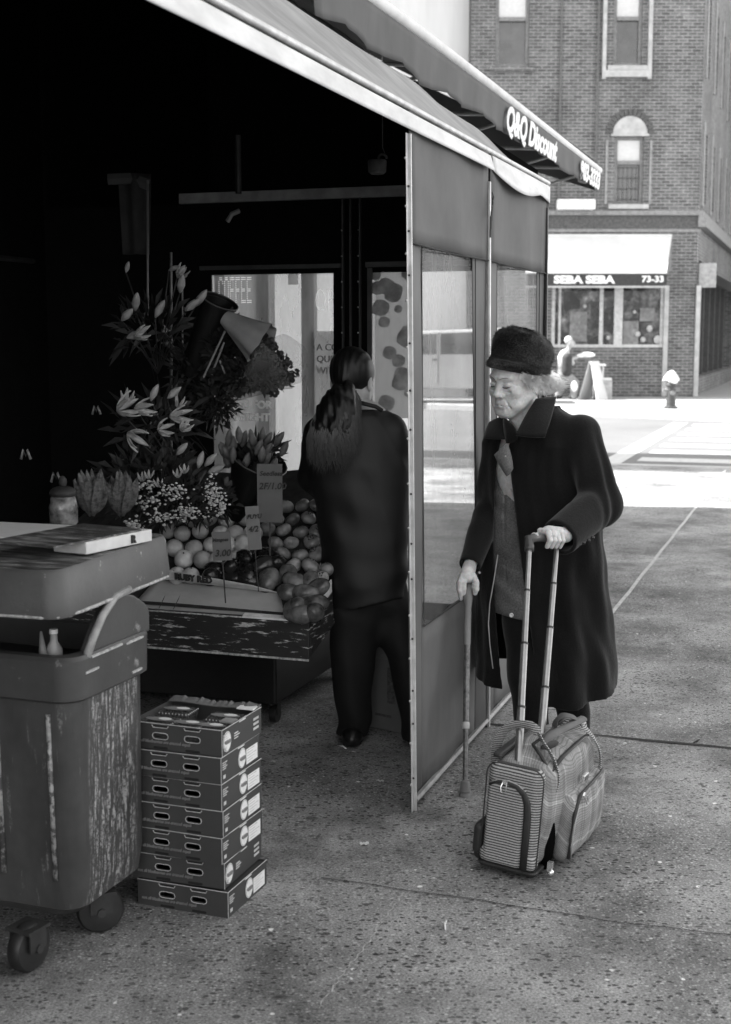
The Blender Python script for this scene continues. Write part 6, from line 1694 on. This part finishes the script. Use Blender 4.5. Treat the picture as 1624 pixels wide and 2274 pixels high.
# ================================================================ wheeled travel bag
fr0 = gnd(1192, 1957); lx = Vector((.445, .895, 0)).normalized(); ly = Vector((-lx.y, lx.x, 0))
BG = Matrix.Translation(fr0) @ Matrix(((lx.x, ly.x, 0, 0), (lx.y, ly.y, 0, 0), (0, 0, 1, 0), (0, 0, 0, 1))) @ Matrix.Translation((0, 0, .004)) @ Matrix.Rotation(R(4.5), 4, 'X')
bag = thing('travel_bag', 'checked and striped wheeled travel bag with its pulling handle drawn out', 'bag', m=BG)
def sd_rbox(Q, c, hlf, r):
    q = np.abs(Q - np.array(c, np.float32)) - (np.array(hlf, np.float32) - r)
    return np.linalg.norm(np.maximum(q, 0), axis=1) + np.minimum(q.max(1), 0) - r
def plaid():
    m, nt, b = new_mat('checked bag cloth'); tc = N(nt, 'ShaderNodeTexCoord'); sp = N(nt, 'ShaderNodeSeparateXYZ'); nt.links.new(tc.outputs['Object'], sp.inputs[0])
    ad = N(nt, 'ShaderNodeMath', operation='SUBTRACT'); nt.links.new(sp.outputs[2], ad.inputs[0]); nt.links.new(sp.outputs[1], ad.inputs[1])
    def lines(sock, freq, lo, hi, a, b_):
        mu = N(nt, 'ShaderNodeMath', operation='MULTIPLY'); mu.inputs[1].default_value = freq; nt.links.new(sock, mu.inputs[0])
        fr = N(nt, 'ShaderNodeMath', operation='FRACT'); nt.links.new(mu.outputs[0], fr.inputs[0])
        return ramp(nt, fr.outputs[0], [(lo - .02, a), (lo, b_), (hi, b_), (hi + .02, a)])
    c = mixc(nt, 1.0, lines(sp.outputs[0], 14, .06, .11, .30, .44), lines(ad.outputs[0], 9, .06, .14, .9, 1.35), 'MULTIPLY')
    c = mixc(nt, 1.0, c, lines(sp.outputs[0], 11, .3, .55, 1.0, .78), 'MULTIPLY'); c = mixc(nt, 1.0, c, lines(ad.outputs[0], 9, .4, .7, 1.0, .82), 'MULTIPLY')
    c = mixc(nt, 1.0, c, lines(ad.outputs[0], 130, .3, .6, 1.12, .72), 'MULTIPLY'); c = mixc(nt, 1.0, c, ramp(nt, noise(nt, tc.outputs['Object'], 160, 2), [(.3, .85), (.7, 1.15)]), 'MULTIPLY')
    nt.links.new(c, b.inputs['Base Color']); b.inputs['Roughness'].default_value = .8; return m
def stripe(name='striped bag cloth', axis=2, freq=122, lo=.05, hi=.44, wob=.006):
    m, nt, b = new_mat(name); tc = N(nt, 'ShaderNodeTexCoord'); sp = N(nt, 'ShaderNodeSeparateXYZ'); nt.links.new(tc.outputs['Object'], sp.inputs[0])
    n_ = noise(nt, tc.outputs['Object'], 9, 2); ma = N(nt, 'ShaderNodeMath', operation='MULTIPLY_ADD'); ma.inputs[1].default_value = wob; nt.links.new(n_, ma.inputs[0]); nt.links.new(sp.outputs[axis], ma.inputs[2])
    mu = N(nt, 'ShaderNodeMath', operation='MULTIPLY'); mu.inputs[1].default_value = freq; nt.links.new(ma.outputs[0], mu.inputs[0])
    fr = N(nt, 'ShaderNodeMath', operation='FRACT'); nt.links.new(mu.outputs[0], fr.inputs[0])
    c = ramp(nt, fr.outputs[0], [(.0, hi), (.42, hi * .9), (.52, lo), (.9, lo), (1, hi)])
    c = mixc(nt, 1.0, c, ramp(nt, noise(nt, tc.outputs['Object'], 200, 2), [(.3, .8), (.7, 1.2)]), 'MULTIPLY')
    nt.links.new(c, b.inputs['Base Color']); b.inputs['Roughness'].default_value = .75; return m
PL = plaid(); ST = stripe(); ST2 = stripe('striped strap', 1, 150, .03, .33); TRIM = mat('dark bag trim', .028, .55, var=.3); STR = stripe('ribbed strap', 2, 150, .06, .46)
BW, BL, BHt = .185, .50, .335
def body(Q):
    d = sd_rbox(Q, (BL / 2 + .004, BW / 2, .018 + BHt / 2 - .012), (BL / 2 - .004, BW / 2 - .003, BHt / 2 - .010), .045)
    d = smin(d, sd_ell(Q, (BL * .52, BW * .52, BHt - .05), (BL * .42, BW * .46, .085)), .03)
    d = smin(d, sd_ell(Q, (BL * .50, .010, .20), (BL * .46, .032, .13)), .04)
    return d + .0015 * np.sin(Q[:, 0] * 55 + Q[:, 2] * 20)
def bagmesh(name, fn, lo, hi, h, m_, parent=bag):
    V, F_ = sdf_mesh(fn, lo, hi, h); Mn = np.array(BG); return np_obj(name, V @ Mn[:3, :3].T + Mn[:3, 3], F_, m_, parent, iters=1)
bb_ = bagmesh('body', body, (-.02, -.06, 0), (BL + .06, BW + .05, BHt + .09), .004, PL)
fp = bagmesh('end_panel', lambda Q: sd_rbox(Q, (.018, BW / 2 + .002, BHt / 2 + .004), (.030, BW / 2 - .006, BHt / 2 - .008), .03), (-.03, -.02, -.01), (.07, BW + .03, BHt + .03), .003, ST)
pk = bagmesh('end_pocket', lambda Q: sd_rbox(Q, (-.012, BW / 2 + .018, BHt / 2 - .016), (.014, BW / 2 - .034, BHt / 2 - .042), .012), (-.05, .0, -.0), (.02, BW + .03, BHt), .003, ST)
def loc(*p): return Vector(p)
# piping round the end panel, and the pocket's curved zip
mb = MB(BG)
rr_ = [(y, z) for y, z, _ in rrect(.004, BW - .002, .008, BHt - .002, .035, 0, 5)]
mb.tube([(-.004, y, z) for y, z in rr_], .0022, 6, closed=True); mb.build('piping', TRIM, bag, smooth=True)
mb = MB(BG)
zp = [(.165, .270), (.14, .282), (.11, .286), (.08, .280), (.055, .262), (.042, .235), (.038, .20), (.037, .14), (.037, .03)]
mb.tube([(-.0275, y, z) for y, z in zp], [.004, .004, .005, .007, .010, .011, .012, .012, .011], 6, ry=.003, up=(1, 0, 0)); mb.build('zip_tape', TRIM, pk, smooth=True)
mb = MB(BG); mb.tube([(-.024, .168, .272), (-.026, .14, .289), (-.026, .105, .293), (-.026, .07, .284), (-.026, .046, .262), (-.026, .030, .225), (-.026, .028, .03)], .0016, 5); mb.build('zip_teeth', mat('pale zip edge', .4, .4), pk, smooth=True)
def pull(c, name, m_=None, rot=0):
    mm = BG @ Matrix.Translation(c) @ Matrix.Rotation(rot, 4, 'X'); q = MB(mm); q.box((-.006, -.008, -.003), (0, .008, .009)); q.tube([(-.006, -.006, 0), (-.012, -.009, -.012), (-.011, -.006, -.028), (-.011, .006, -.028), (-.012, .009, -.012), (-.006, .006, 0)], .0018, 5); return q.build('zip_pull', mat('bright metal', .75, .25, .8), bag, smooth=True, auto=40)
pull((-.028, .115, .285), 'a'); 
# lower bumper strip
bagmesh('base_bumper', lambda Q: np.maximum(sd_rbox(Q, (BL / 2 + .0, BW / 2 + .002, .028), (BL / 2 + .018, BW / 2 + .003, .026), .02), Q[:, 2] - .022), (-.04, -.03, -.01), (BL + .05, BW + .03, .06), .004, TRIM)
bagmesh('bumper_band', lambda Q: sd_rbox(Q, (.006, BW / 2 + .002, .045), (.026, BW / 2 - .004, .022), .016), (-.04, -.02, .0), (.06, BW + .03, .09), .003, ST)
# side pocket with a gusset coloured black for the shade in its opening
bagmesh('gusset', lambda Q: sd_ell(Q, (.080, .002, .090), (.026, .022, .088)), (.02, -.06, 0), (.18, .04, .26), .004, mat('shaded gusset', .004, .95, spec=.0))
def spk(Q):
    d = sd_rbox(Q, (.31, -.022, .118), (.185, .030, .106), .028)
    return smin(d, sd_ell(Q, (.31, -.040, .12), (.14, .022, .08)), .03) + .001 * np.sin(Q[:, 0] * 70)
sp_ = bagmesh('side_pocket', spk, (.10, -.10, -.005), (.52, .04, .25), .004, PL)
mb = MB(BG); mb.tube([(.135, -.052, .03), (.128, -.054, .10), (.135, -.056, .16), (.155, -.056, .195), (.19, -.054, .218), (.30, -.054, .222), (.42, -.050, .222), (.475, -.040, .215), (.497, -.02, .205)], [.006] * 9, 6, ry=.004); mb.build('pocket_zip', TRIM, sp_, smooth=True)
mb = MB(BG); mb.tube([(.145, -.056, .03), (.138, -.058, .10), (.145, -.06, .155), (.162, -.06, .185)], .002, 5); mb.build('pocket_piping', mat('pale zip edge', .4), sp_, smooth=True)
q = MB(BG @ Matrix.Translation((.20, -.062, .215)) @ Matrix.Rotation(R(-35), 4, 'Y')); q.box((-.006, -.004, -.004), (.008, .002, .006)); q.tube([(-.003, -.003, 0), (-.008, -.008, -.012), (-.005, -.008, -.034), (.005, -.008, -.034), (.008, -.008, -.012), (.003, -.003, 0)], .0024, 5); q.build('zip_pull', mat('bright metal', .75), sp_, smooth=True, auto=40)
# upper zip track on the flank and top, two dark bands
mb = MB(BG)
tr_ = [(.065, .002, .10), (.062, -.004, .16), (.062, -.004, .22), (.066, .002, .27), (.075, .020, .318), (.088, .05, .348), (.105, .085, .372)]
mb.tube(tr_, .005, 6); mb.tube([(.105, .085, .372), (.16, .065, .392), (.25, .06, .400), (.34, .062, .396), (.42, .07, .372), (.46, .07, .345)], .006, 6, ry=.004); mb.tube([(.078, .012, .312), (.16, .004, .338), (.25, .0, .345), (.36, .002, .342), (.44, .01, .33)], .008, 6, ry=.003)
mb.build('zip_track', TRIM, bag, smooth=True)
mb = MB(BG); mb.box((.255, -.044, .235), (.298, -.034, .256)); lb_ = mb.build('metal_badge', mat('bright metal', .75), bag, bevel=.002)
mb = MB(BG); mb.box((.260, -.0455, .239), (.293, -.0425, .252)); mb.build('badge_inset', mat('badge grey', .12, .4), lb_)
# carry straps
def strap(pts, name, m_, w=.013, t=.003, up=(0, 0, 1)):
    P_ = [Vector(p) for p in pts]; out = []
    for i in range(len(P_) - 1):
        a, b_, c, d = P_[max(i-1, 0)], P_[i], P_[i+1], P_[min(i+2, len(P_)-1)]
        for k in range(5):
            s = k / 5; out.append(.5 * ((2*b_) + (-a + c) * s + (2*a - 5*b_ + 4*c - d) * s*s + (-a + 3*b_ - 3*c + d) * s**3))
    out.append(P_[-1]); q = MB(); q.tube(out, w, 8, ry=t, up=up); return q.build(name, m_, bag, smooth=True, auto=60)
vw = (0, -1, 0)
s1 = [at(*p) for p in ((1212, 1838, 3.92), (1218, 1800, 3.90), (1232, 1765, 3.90), (1241, 1735, 3.91), (1236, 1702, 3.92), (1220, 1668, 3.94), (1205, 1645, 3.95), (1196, 1628, 3.96))]
s2 = [at(*p) for p in ((1196, 1628, 3.96), (1180, 1612, 3.97), (1150, 1609, 3.99), (1125, 1618, 4.01), (1109, 1640, 4.03), (1102, 1672, 4.05), (1101, 1702, 4.06))]
strap(s1, 'front_strap', STR, .015, .004, (1, 0, 0)); strap(s2, 'front_strap', STR, .015, .004, (0, 1, .3))
s3 = [at(*p) for p in ((1308, 1790, 4.22), (1311, 1755, 4.22), (1326, 1725, 4.22), (1334, 1690, 4.22), (1328, 1655, 4.22), (1308, 1625, 4.20), (1286, 1612, 4.16), (1258, 1618, 4.10), (1225, 1634, 4.02))]
strap(s3, 'rear_strap', STR, .013, .004, (1, 0, 0))
s4 = [at(*p) for p in ((1206, 1648, 3.98), (1226, 1632, 4.0), (1252, 1618, 4.05), (1280, 1604, 4.12), (1296, 1596, 4.16))]
strap(s4, 'grip_wrap', mat('grey grip cloth', .12, .7), .015, .009, (0, -.4, 1))
s5 = [at(*p) for p in ((1232, 1628, 4.04), (1236, 1602, 4.08), (1254, 1590, 4.10), (1276, 1594, 4.14), (1288, 1606, 4.16))]
strap(s5, 'grip_flap', mat('dark grip cloth', .06, .7), .004, .022, (0, -1, 0))
p = at(1221, 1655, 3.975); q = MB(); q.sphere(p, (.03, .006, .012), 12, 6, Matrix.Rotation(R(-18), 4, 'Y')); q.build('flap_tongue', mat('dark grip cloth', .06), bag, smooth=True)
# right end padding
bagmesh('far_end_strap', lambda Q: sd_rbox(Q, (BL + .012, BW * .45, .21), (.022, .045, .14), .02), (BL - .03, -.02, .03), (BL + .06, BW, .38), .004, ST)
# wheels, feet, telescopic handle
for x in (.05, BL - .06):
    q = MB(BG @ Matrix.Translation((x, BW + .012, .035))); q.lathe([(.01, -.014), (.032, -.014), (.035, -.008), (.035, .008), (.032, .014), (.01, .014)], 18, Matrix.Rotation(R(90), 4, 'X')); q.build('wheel', mat('black tyre', .03), bag, smooth=True, auto=40)
for x_ in (.0, BL - .11):
    mb = MB(BG); mb.box((x_, BW - .004, .03), (x_ + .10, BW + .030, .125)); mb.build('wheel_housing', TRIM, bag, bevel=.014)
q = MB(BG); q.sphere((.048, -.026, .012), (.011, .011, .011), 10, 6); q.box((.040, -.03, .016), (.056, -.016, .045)); q.build('foot_glide', mat('bright metal', .75), bag, smooth=True, auto=40)
q = MB(BG); q.box((.035, BW - .03, BHt - .005), (.34, BW + .0, BHt + .012)); q.build('handle_housing', TRIM, bag, bevel=.008)
ROD = mat('satin metal tube', .33, .28, .75, var=.15, scale=20)
r0a, r0b = BG @ Vector((.075, BW - .016, BHt - .12)), BG @ Vector((.265, BW - .016, BHt - .12))
r1a, r1b = at(1176, 1216, 4.50), at(1237, 1212, 4.63)
r0a = gnd(1152, 1690, .34); r0b = gnd(1201, 1652, .35)
d0a, d0b = (r1a - r0a).normalized(), (r1b - r0b).normalized(); r0a = r0a - d0a * .08; r0b = r0b - d0b * .08
for (a, b_, fr_s) in ((r0a, r1a, ((0, .30, .0125), (.30, .565, .0112), (.565, .80, .0098), (.80, 1.0, .0085))), (r0b, r1b, ((0, .33, .0125), (.33, .60, .0112), (.60, .81, .0098), (.81, 1.0, .0085)))):
    for t0, t1, w in fr_s:
        q = MB(); q.tube([a.lerp(b_, t0), a.lerp(b_, t1)], w, 12, ry=w * .8); ro = q.build('handle_tube', ROD, bag, smooth=True, auto=50)
        if t1 < .95:
            q = MB(); q.tube([a.lerp(b_, t1 - .006), a.lerp(b_, t1 + .002)], w * 1.1, 12, ry=w * .92); q.build('tube_lip', DSTEEL, ro, smooth=True, auto=50)
            q = MB()
            for k in (.018, .036): q.sphere(a.lerp(b_, t1 - k) + Vector((.002, -w * .85, 0)), (.0026, .0012, .0026), 8, 4)
            q.build('lock_pins', DSTEEL, ro)
q = MB(); q.tube([r1a - d0a * .012, r1a + d0a * .008, HB0 + Vector((-.002, -.004, .004)), HB0.lerp(HB1, .2) + Vector((0, 0, .010)), HB0.lerp(HB1, .45) + Vector((0, 0, .012)), HB0.lerp(HB1, .8) + Vector((0, 0, .006)), HB1 + Vector((0, 0, .0)), r1b - d0b * .006], [.0165, .0165, .0175, .0150, .0135, .0135, .014, .013], 14); q.build('handle_grip', mat('grey plastic grip', .07, .35), bag, smooth=True)
# ================================================================ dark haired shopper seen from behind
sh = thing('person', 'shopper with a long black ponytail in dark clothes, seen from behind inside the stall', 'person', gnd(785, 1650))
SKIN2 = mat('younger skin', .42, .5, var=.1, scale=30)
YS = 5.28
HC2 = at(783, 846, YS + .02); hy = R(198)                        # facing away and a little to the right
f2_ = Vector((.35, .92, -.22)).normalized(); l2_ = Vector((-f2_.y, f2_.x, 0)).normalized(); u2_ = f2_.cross(l2_) * -1
u2_ = u2_ if u2_.z > 0 else -u2_
HM2 = Matrix.Translation(HC2) @ Matrix(((l2_.x, f2_.x, u2_.x, 0), (l2_.y, f2_.y, u2_.y, 0), (l2_.z, f2_.z, u2_.z, 0), (0, 0, 0, 1)))
Vh = head_mesh(HM2, .004, lambda Q: smin(head_sdf(Q, wr=False), neck_sdf(Q), .016))
def body2(P):
    a = lambda u, v, Y=YS: A(u, v, Y)
    d = smin(sd_ell(P, tuple(a(800, 1020)), (.17, .10, .24)), sd_ell(P, tuple(a(808, 1290)), (.16, .12, .16)), .08)
    nb2 = np.array(HM2 @ Vector((0, -.05, -.18)), np.float32); d = smin(d, sd_caps(P, nb2, a(800, 985), .052, .07), .03)
    for pts, rs in (((a(715, 970), a(705, 1080, 5.35), a(760, 1130, 5.62)), (.05, .04, .028)), ((a(870, 970), a(893, 1080, 5.36), a(850, 1120, 5.62)), (.05, .04, .028))): d = smin(d, chain(P, pts, rs), .02)
    for pts in ((a(775, 1330), a(785, 1490, 5.25), a(785, 1632, 5.25)), (a(850, 1330, 5.3), a(903, 1450, 5.24), A(930, 1622, 5.18))): d = smin(d, chain(P, pts, (.09, .06, .04)), .03)
    return d
V_, F2_ = join([Vh, sdf_mesh(body2, (-.35, 4.95, .04), (.38, 5.75, 1.4), .009)])
for k_, (u, v) in enumerate(((765, 1128), (862, 1120))):         # hands resting on the goods in front of her
    wp = A(u, v, 5.62); sg1 = 1 if k_ == 0 else -1
    def hnd(P, wp=wp, sg1=sg1):
        d = sd_ell(P, tuple(wp + np.array((.005 * sg1, .05, -.012), np.float32)), (.036, .045, .016))
        for i in range(4):
            b0_ = wp + np.array((sg1 * (-.028 + .019 * i), .085, -.012), np.float32); L_f = (.032, .038, .036, .028)[i]
            d = smin(d, chain(P, [b0_, b0_ + np.array((0, L_f, -.006), np.float32), b0_ + np.array((0, L_f * 1.7, -.024), np.float32)], [.0095, .0085, .0075]), .003)
        return smin(d, chain(P, [wp + np.array((sg1 * .02, .03, -.01), np.float32), wp + np.array((sg1 * .05, .06, -.02), np.float32), wp + np.array((sg1 * .055, .09, -.03), np.float32)], [.012, .010, .008]), .004)
    V_, F2_ = join([(V_, F2_), sdf_mesh(hnd, wp - .1, wp + np.array((.1, .19, .08)), .004)])
np_obj('body', V_, F2_, SKIN2, sh)
HAIR2 = mat('black hair', .007, .45, var=.8, scale=10, stretch=(14, 14, 1), spec=.4)
hc = lambda Q: smin(np.maximum(sd_ell(Q, (0, -.014, .036), (.085, .106, .096)), Q[:, 1] - .062 - .25 * np.clip(Q[:, 2], 0, 1)), sd_ell(Q, (0, -.085, -.01), (.03, .03, .03)), .02) + .0012 * np.sin(Q[:, 0] * 260)
V, F_ = sdf_mesh(hc, (-.11, -.15, -.07), (.11, .11, .15), .004); Mn = np.array(HM2); ho = np_obj('hair', V @ Mn[:3, :3].T + Mn[:3, 3], F_, HAIR2, sh)
pts = [at(u, v, Y) for u, v, Y in ((772, 866, 5.17), (757, 885, 5.15), (748, 915, 5.13), (742, 950, 5.12), (738, 975, 5.12), (740, 1000, 5.13))]; ra_ = (.034, .058, .078, .088, .078, .035)
def pony(P):
    d = chain(P, [np.array(p, np.float32) for p in pts], ra_)
    return d + .0035 * np.sin(P[:, 0] * 120 + 3 * np.sin(P[:, 2] * 22)) + .002 * np.sin(P[:, 0] * 260 + P[:, 2] * 30)
V, F_ = sdf_mesh(pony, (-.32, 4.95, 1.05), (.05, 5.35, 1.48), .005); po = np_obj('ponytail', V, F_, HAIR2, sh)
mb = MB(); r_ = random.Random(4)
for i in range(3200):
    t = r_.uniform(0, 4.7); k = int(t); f = t - k; c = pts[k].lerp(pts[k + 1], f); ra = ra_[k] * (1 - f) + ra_[k + 1] * f; a = r_.uniform(2.6, 6.8)
    p = c + Vector((math.cos(a), math.sin(a), 0)) * ra * 1.02; L = r_.uniform(.05, .12); w1_, w2_ = r_.uniform(-.02, .02), r_.uniform(-.025, .025)
    p1, p2 = p + Vector((w1_, -.004, -L * .5)), p + Vector((w2_, .004, -L)); s_ = Vector((.0008, 0, 0)); mb.add([p + s_, p - s_, p1 - s_, p1 + s_, p2], [(0, 1, 2, 3), (3, 2, 4)])
mb.build('strands', mat('highlit black strands', .02, .4, var=.9, scale=20, stretch=(8, 8, 1)), po, smooth=True)  # paler than the hair: highlights put into the strand colour
mb = MB(); mb.tube([at(768 + 10 * math.cos(a), 868 + 7 * math.sin(a), 5.16) for a in [i * .7 for i in range(9)]], .006, 6, closed=True); mb.build('hair_tie', DSTEEL, sh, smooth=True)
JM = mat('black nylon jacket', .004, .6, var=.3, scale=6, spec=.5)
jr2 = []
for v, ul, ur, b_ in ((1345, 726, 905, .16), (1290, 716, 908, .165), (1200, 708, 912, .155), (1130, 700, 915, .15), (1080, 692, 915, .15), (1030, 680, 915, .145), (985, 674, 908, .135), (945, 690, 890, .115), (922, 712, 880, .10), (905, 745, 858, .08)):
    pl, pr = at(ul, v, YS), at(ur, v, YS); jr2.append((pl.z, (pl.x + pr.x) / 2, YS, (pr.x - pl.x) / 2 * .99, b_, .15))
jr2.sort()
def jkt(P):
    d = sd_loft(P, jr2); z = P[:, 2]; x = P[:, 0]
    a = lambda u, v, Y=YS: A(u, v, Y)
    for pts_, rs in (((a(718, 965), a(700, 1060, 5.34), a(755, 1120, 5.58)), (.078, .070, .05)), ((a(868, 955), a(893, 1070, 5.36), a(850, 1115, 5.58)), (.07, .062, .05))): d = smin(d, chain(P, pts_, rs), .03)
    d = d + .007 * np.abs(np.sin((x * 1.1 + z * .30) * 13 + 1.6 * np.sin(z * 5 + x * 4))) * np.clip((x + .12) * 5, .1, 1) + .003 * np.sin(x * 23 + z * 31 + 3 * np.sin(x * 9 - z * 6)) + .003 * np.sin(z * 38 + x * 18)
    d = np.maximum(d, at(800, 1332, YS).z + .02 * np.sin(x * 14) - z)
    nk = sd_caps(P, np.array(HM2 @ Vector((0, -.02, -.05)), np.float32), np.array(HM2 @ Vector((0, -.05, -.2)), np.float32), .062, .060)
    return smax(d, -nk, .006)
V, F_ = sdf_mesh(jkt, (-.36, 4.98, .55), (.42, 5.72, 1.42), .006); np_obj('jacket', V, F_, JM, sh, iters=2)
mb = MB(); mb.tube([at(u, v, 5.19) for u, v in ((796, 893), (812, 897), (835, 903), (850, 912))], .009, 6); mb.build('collar_edge', JM, sh, smooth=True)
TM2 = mat('black trousers', .004, .8, var=.4, scale=10)
def trs(P):
    a = lambda u, v, Y=YS: A(u, v, Y)
    d = sd_ell(P, tuple(a(815, 1320)), (.165, .13, .15))
    d = smin(d, chain(P, (a(782, 1340), a(785, 1480, 5.25), a(786, 1636, 5.24)), (.105, .086, .066)), .03); d = smin(d, chain(P, (a(857, 1330, 5.3), a(905, 1450, 5.24), a(930, 1635, 5.18)), (.10, .080, .066)), .03)
    return np.maximum(d + .006 * np.sin(P[:, 2] * 27 + P[:, 0] * 22 + 2 * np.sin(P[:, 2] * 11)) + .004 * np.sin(P[:, 0] * 55 + P[:, 2] * 8), .03 - P[:, 2])
V, F_ = sdf_mesh(trs, (-.34, 4.98, .0), (.45, 5.7, .9), .008); np_obj('trousers', V, F_, TM2, sh)
for g_ in (gnd(782, 1655), gnd(928, 1660)):
    def shoe2(P, g_=g_):
        g = lambda x, y, z: np.array(g_ + Vector((x, y, z)), np.float32)
        return np.maximum(smin(sd_ell(P, tuple(g(0, .0, .035)), (.042, .06, .04)), sd_ell(P, tuple(g(.02, .10, .03)), (.045, .08, .032)), .03), .004 - P[:, 2])
    V, F_ = sdf_mesh(shoe2, np.array(g_) + np.array((-.1, -.1, -.01)), np.array(g_) + np.array((.12, .22, .1)), .006); np_obj('shoe', V, F_, SHOE, sh)

# ================================================================ passer-by across the street
YP = 35.4
pb2 = thing('person', 'passer by across the street in a white top and dark vest, striding with white bags', 'person', at(1262, 884, YP))
a = lambda u, v, Y=YP: A(u, v, Y)
def hp2(P): return smin(sd_ell(P, tuple(a(1267, 762)), (.09, .11, .125)), sd_caps(P, a(1264, 772), a(1256, 786), .05, .06), .04)
def bod3(P):
    d = hp2(P); d = smin(d, chain(P, (a(1254, 788), a(1248, 812), a(1254, 832)), (.13, .14, .14)), .06)
    d = smin(d, chain(P, (a(1250, 832), a(1275, 850), a(1272, 880)), (.11, .085, .055)), .04); d = smin(d, chain(P, (a(1250, 832), a(1246, 858, YP + .3), a(1240, 880, YP + .35)), (.11, .085, .055)), .04)
    d = smin(d, chain(P, (a(1248, 786), a(1238, 812), a(1247, 838)), (.065, .055, .035)), .03); d = smin(d, chain(P, (a(1252, 788), a(1265, 800), a(1285, 792)), (.06, .05, .035)), .03)
    for k in range(5): d = smin(d, chain(P, (a(1247, 838), a(1245 + 1.6 * k, 845), a(1246 + 1.6 * k, 850)), (.02, .012, .01)), .006); d = smin(d, chain(P, (a(1285, 792), a(1290, 789 + k * 1.2), a(1294, 789 + k * 1.2)), (.02, .012, .01)), .006)
    return d
lo3, hi3 = np.array((5.0, YP - .5, -.05)), np.array((6.1, YP + .7, 1.75))
V, F_ = sdf_mesh(bod3, lo3, hi3, .016); np_obj('body', V, F_, SKIN2, pb2)
V, F_ = sdf_mesh(lambda P: smin(chain(P, (a(1256, 784), a(1247, 808), a(1248, 828)), (.11, .13, .12)), smin(chain(P, (a(1250, 786), a(1238, 812), a(1244, 836)), (.09, .085, .06)), chain(P, (a(1254, 788), a(1266, 801), a(1272, 806)), (.09, .08, .06)), .03), .03), lo3, hi3, .016); np_obj('white_top', V, F_, mat('white shirt', .45), pb2)
V, F_ = sdf_mesh(lambda P: chain(P, (A(1260, 795, YP - .1), A(1259, 825, YP - .1)), (.13, .14)), lo3, hi3, .02); np_obj('dark_vest', V, F_, mat('dark vest', .04, .8), pb2)
V, F_ = sdf_mesh(lambda P: smin(chain(P, (a(1254, 832), a(1277, 850), a(1274, 880)), (.15, .12, .09)), chain(P, (a(1250, 832), a(1246, 858, YP + .3), a(1240, 880, YP + .35)), (.14, .11, .09)), .04), lo3, hi3, .02); np_obj('trousers', V, F_, mat('grey trousers', .28, .8), pb2)
V, F_ = sdf_mesh(lambda P: sd_ell(P, tuple(a(1264, 758) + np.array((-.01, .02, .03), np.float32)), (.105, .12, .115)), lo3, hi3, .02); np_obj('hood', V, F_, mat('white board', .85), pb2)
V, F_ = sdf_mesh(lambda P: smin(sd_ell(P, tuple(a(1272, 881)), (.13, .07, .05)), sd_ell(P, tuple(a(1240, 881, YP + .3)), (.13, .07, .05)), .01), lo3, hi3, .02); np_obj('shoes', V, F_, SHOE, pb2)
bgm = thing('carrier_bag', 'white carrier bags held out by the passer by across the street', 'bag', at(1300, 790, YP)); mb = MB()
mb.sphere(at(1304, 788, YP), (.22, .1, .07), 12, 8); mb.sphere(at(1290, 790, YP), (.12, .08, .05), 10, 6); mb.build('bag', mat('white plastic bag', .8), bgm, smooth=True)
mb = MB(); mb.sphere(at(1276, 858, YP - .3), (.09, .07, .14), 10, 8)
tag(mb.build('carrier_bag', mat('white plastic bag', .8), smooth=True), 'small white bag hanging beside the knee of the passer by', 'bag')

# ================================================================ litter on the pavement
litter = [(810, 1878, .018, 'white scrap of paper on the pavement in front of the pale post'), (990, 2058, .03, 'long thin white scrap on the open pavement'), (845, 1738, .016, 'small pale scrap near the foot of the pale post'), (1548, 1648, .03, 'short dark twig lying beyond the slab joint'), (760, 1661, .028, 'white straw end beside the dark shoe of the shopper'), (1690, 1690, .01, 'x')][:5]
for i, (u, v, s_, lb) in enumerate(litter):
    p = gnd(u, v); q = MB(Matrix.Translation(p) @ Matrix.Rotation(i * 1.3 + .2, 4, 'Z'))
    if i in (1, 3, 4): q.tube([(-s_, 0, .004), (0, .003, .006), (s_, -.002, .004)], [.002, .004, .002], 6)
    else: q.grid(lambda a, b: ((a - .5) * s_ * 1.6, (b - .5) * s_, .004 + .006 * math.sin(a * 5 + b * 4) ** 2), 5, 4)
    tag(q.build('litter', mat('dark twig', .03, .9) if i == 3 else mat('white paper', .8), smooth=True), lb, 'litter')
for i, (u, v) in enumerate(((1585, 1270), (1552, 1652), (1538, 1750), (1230, 2235))):
    pass
bpy.context.view_layer.update()
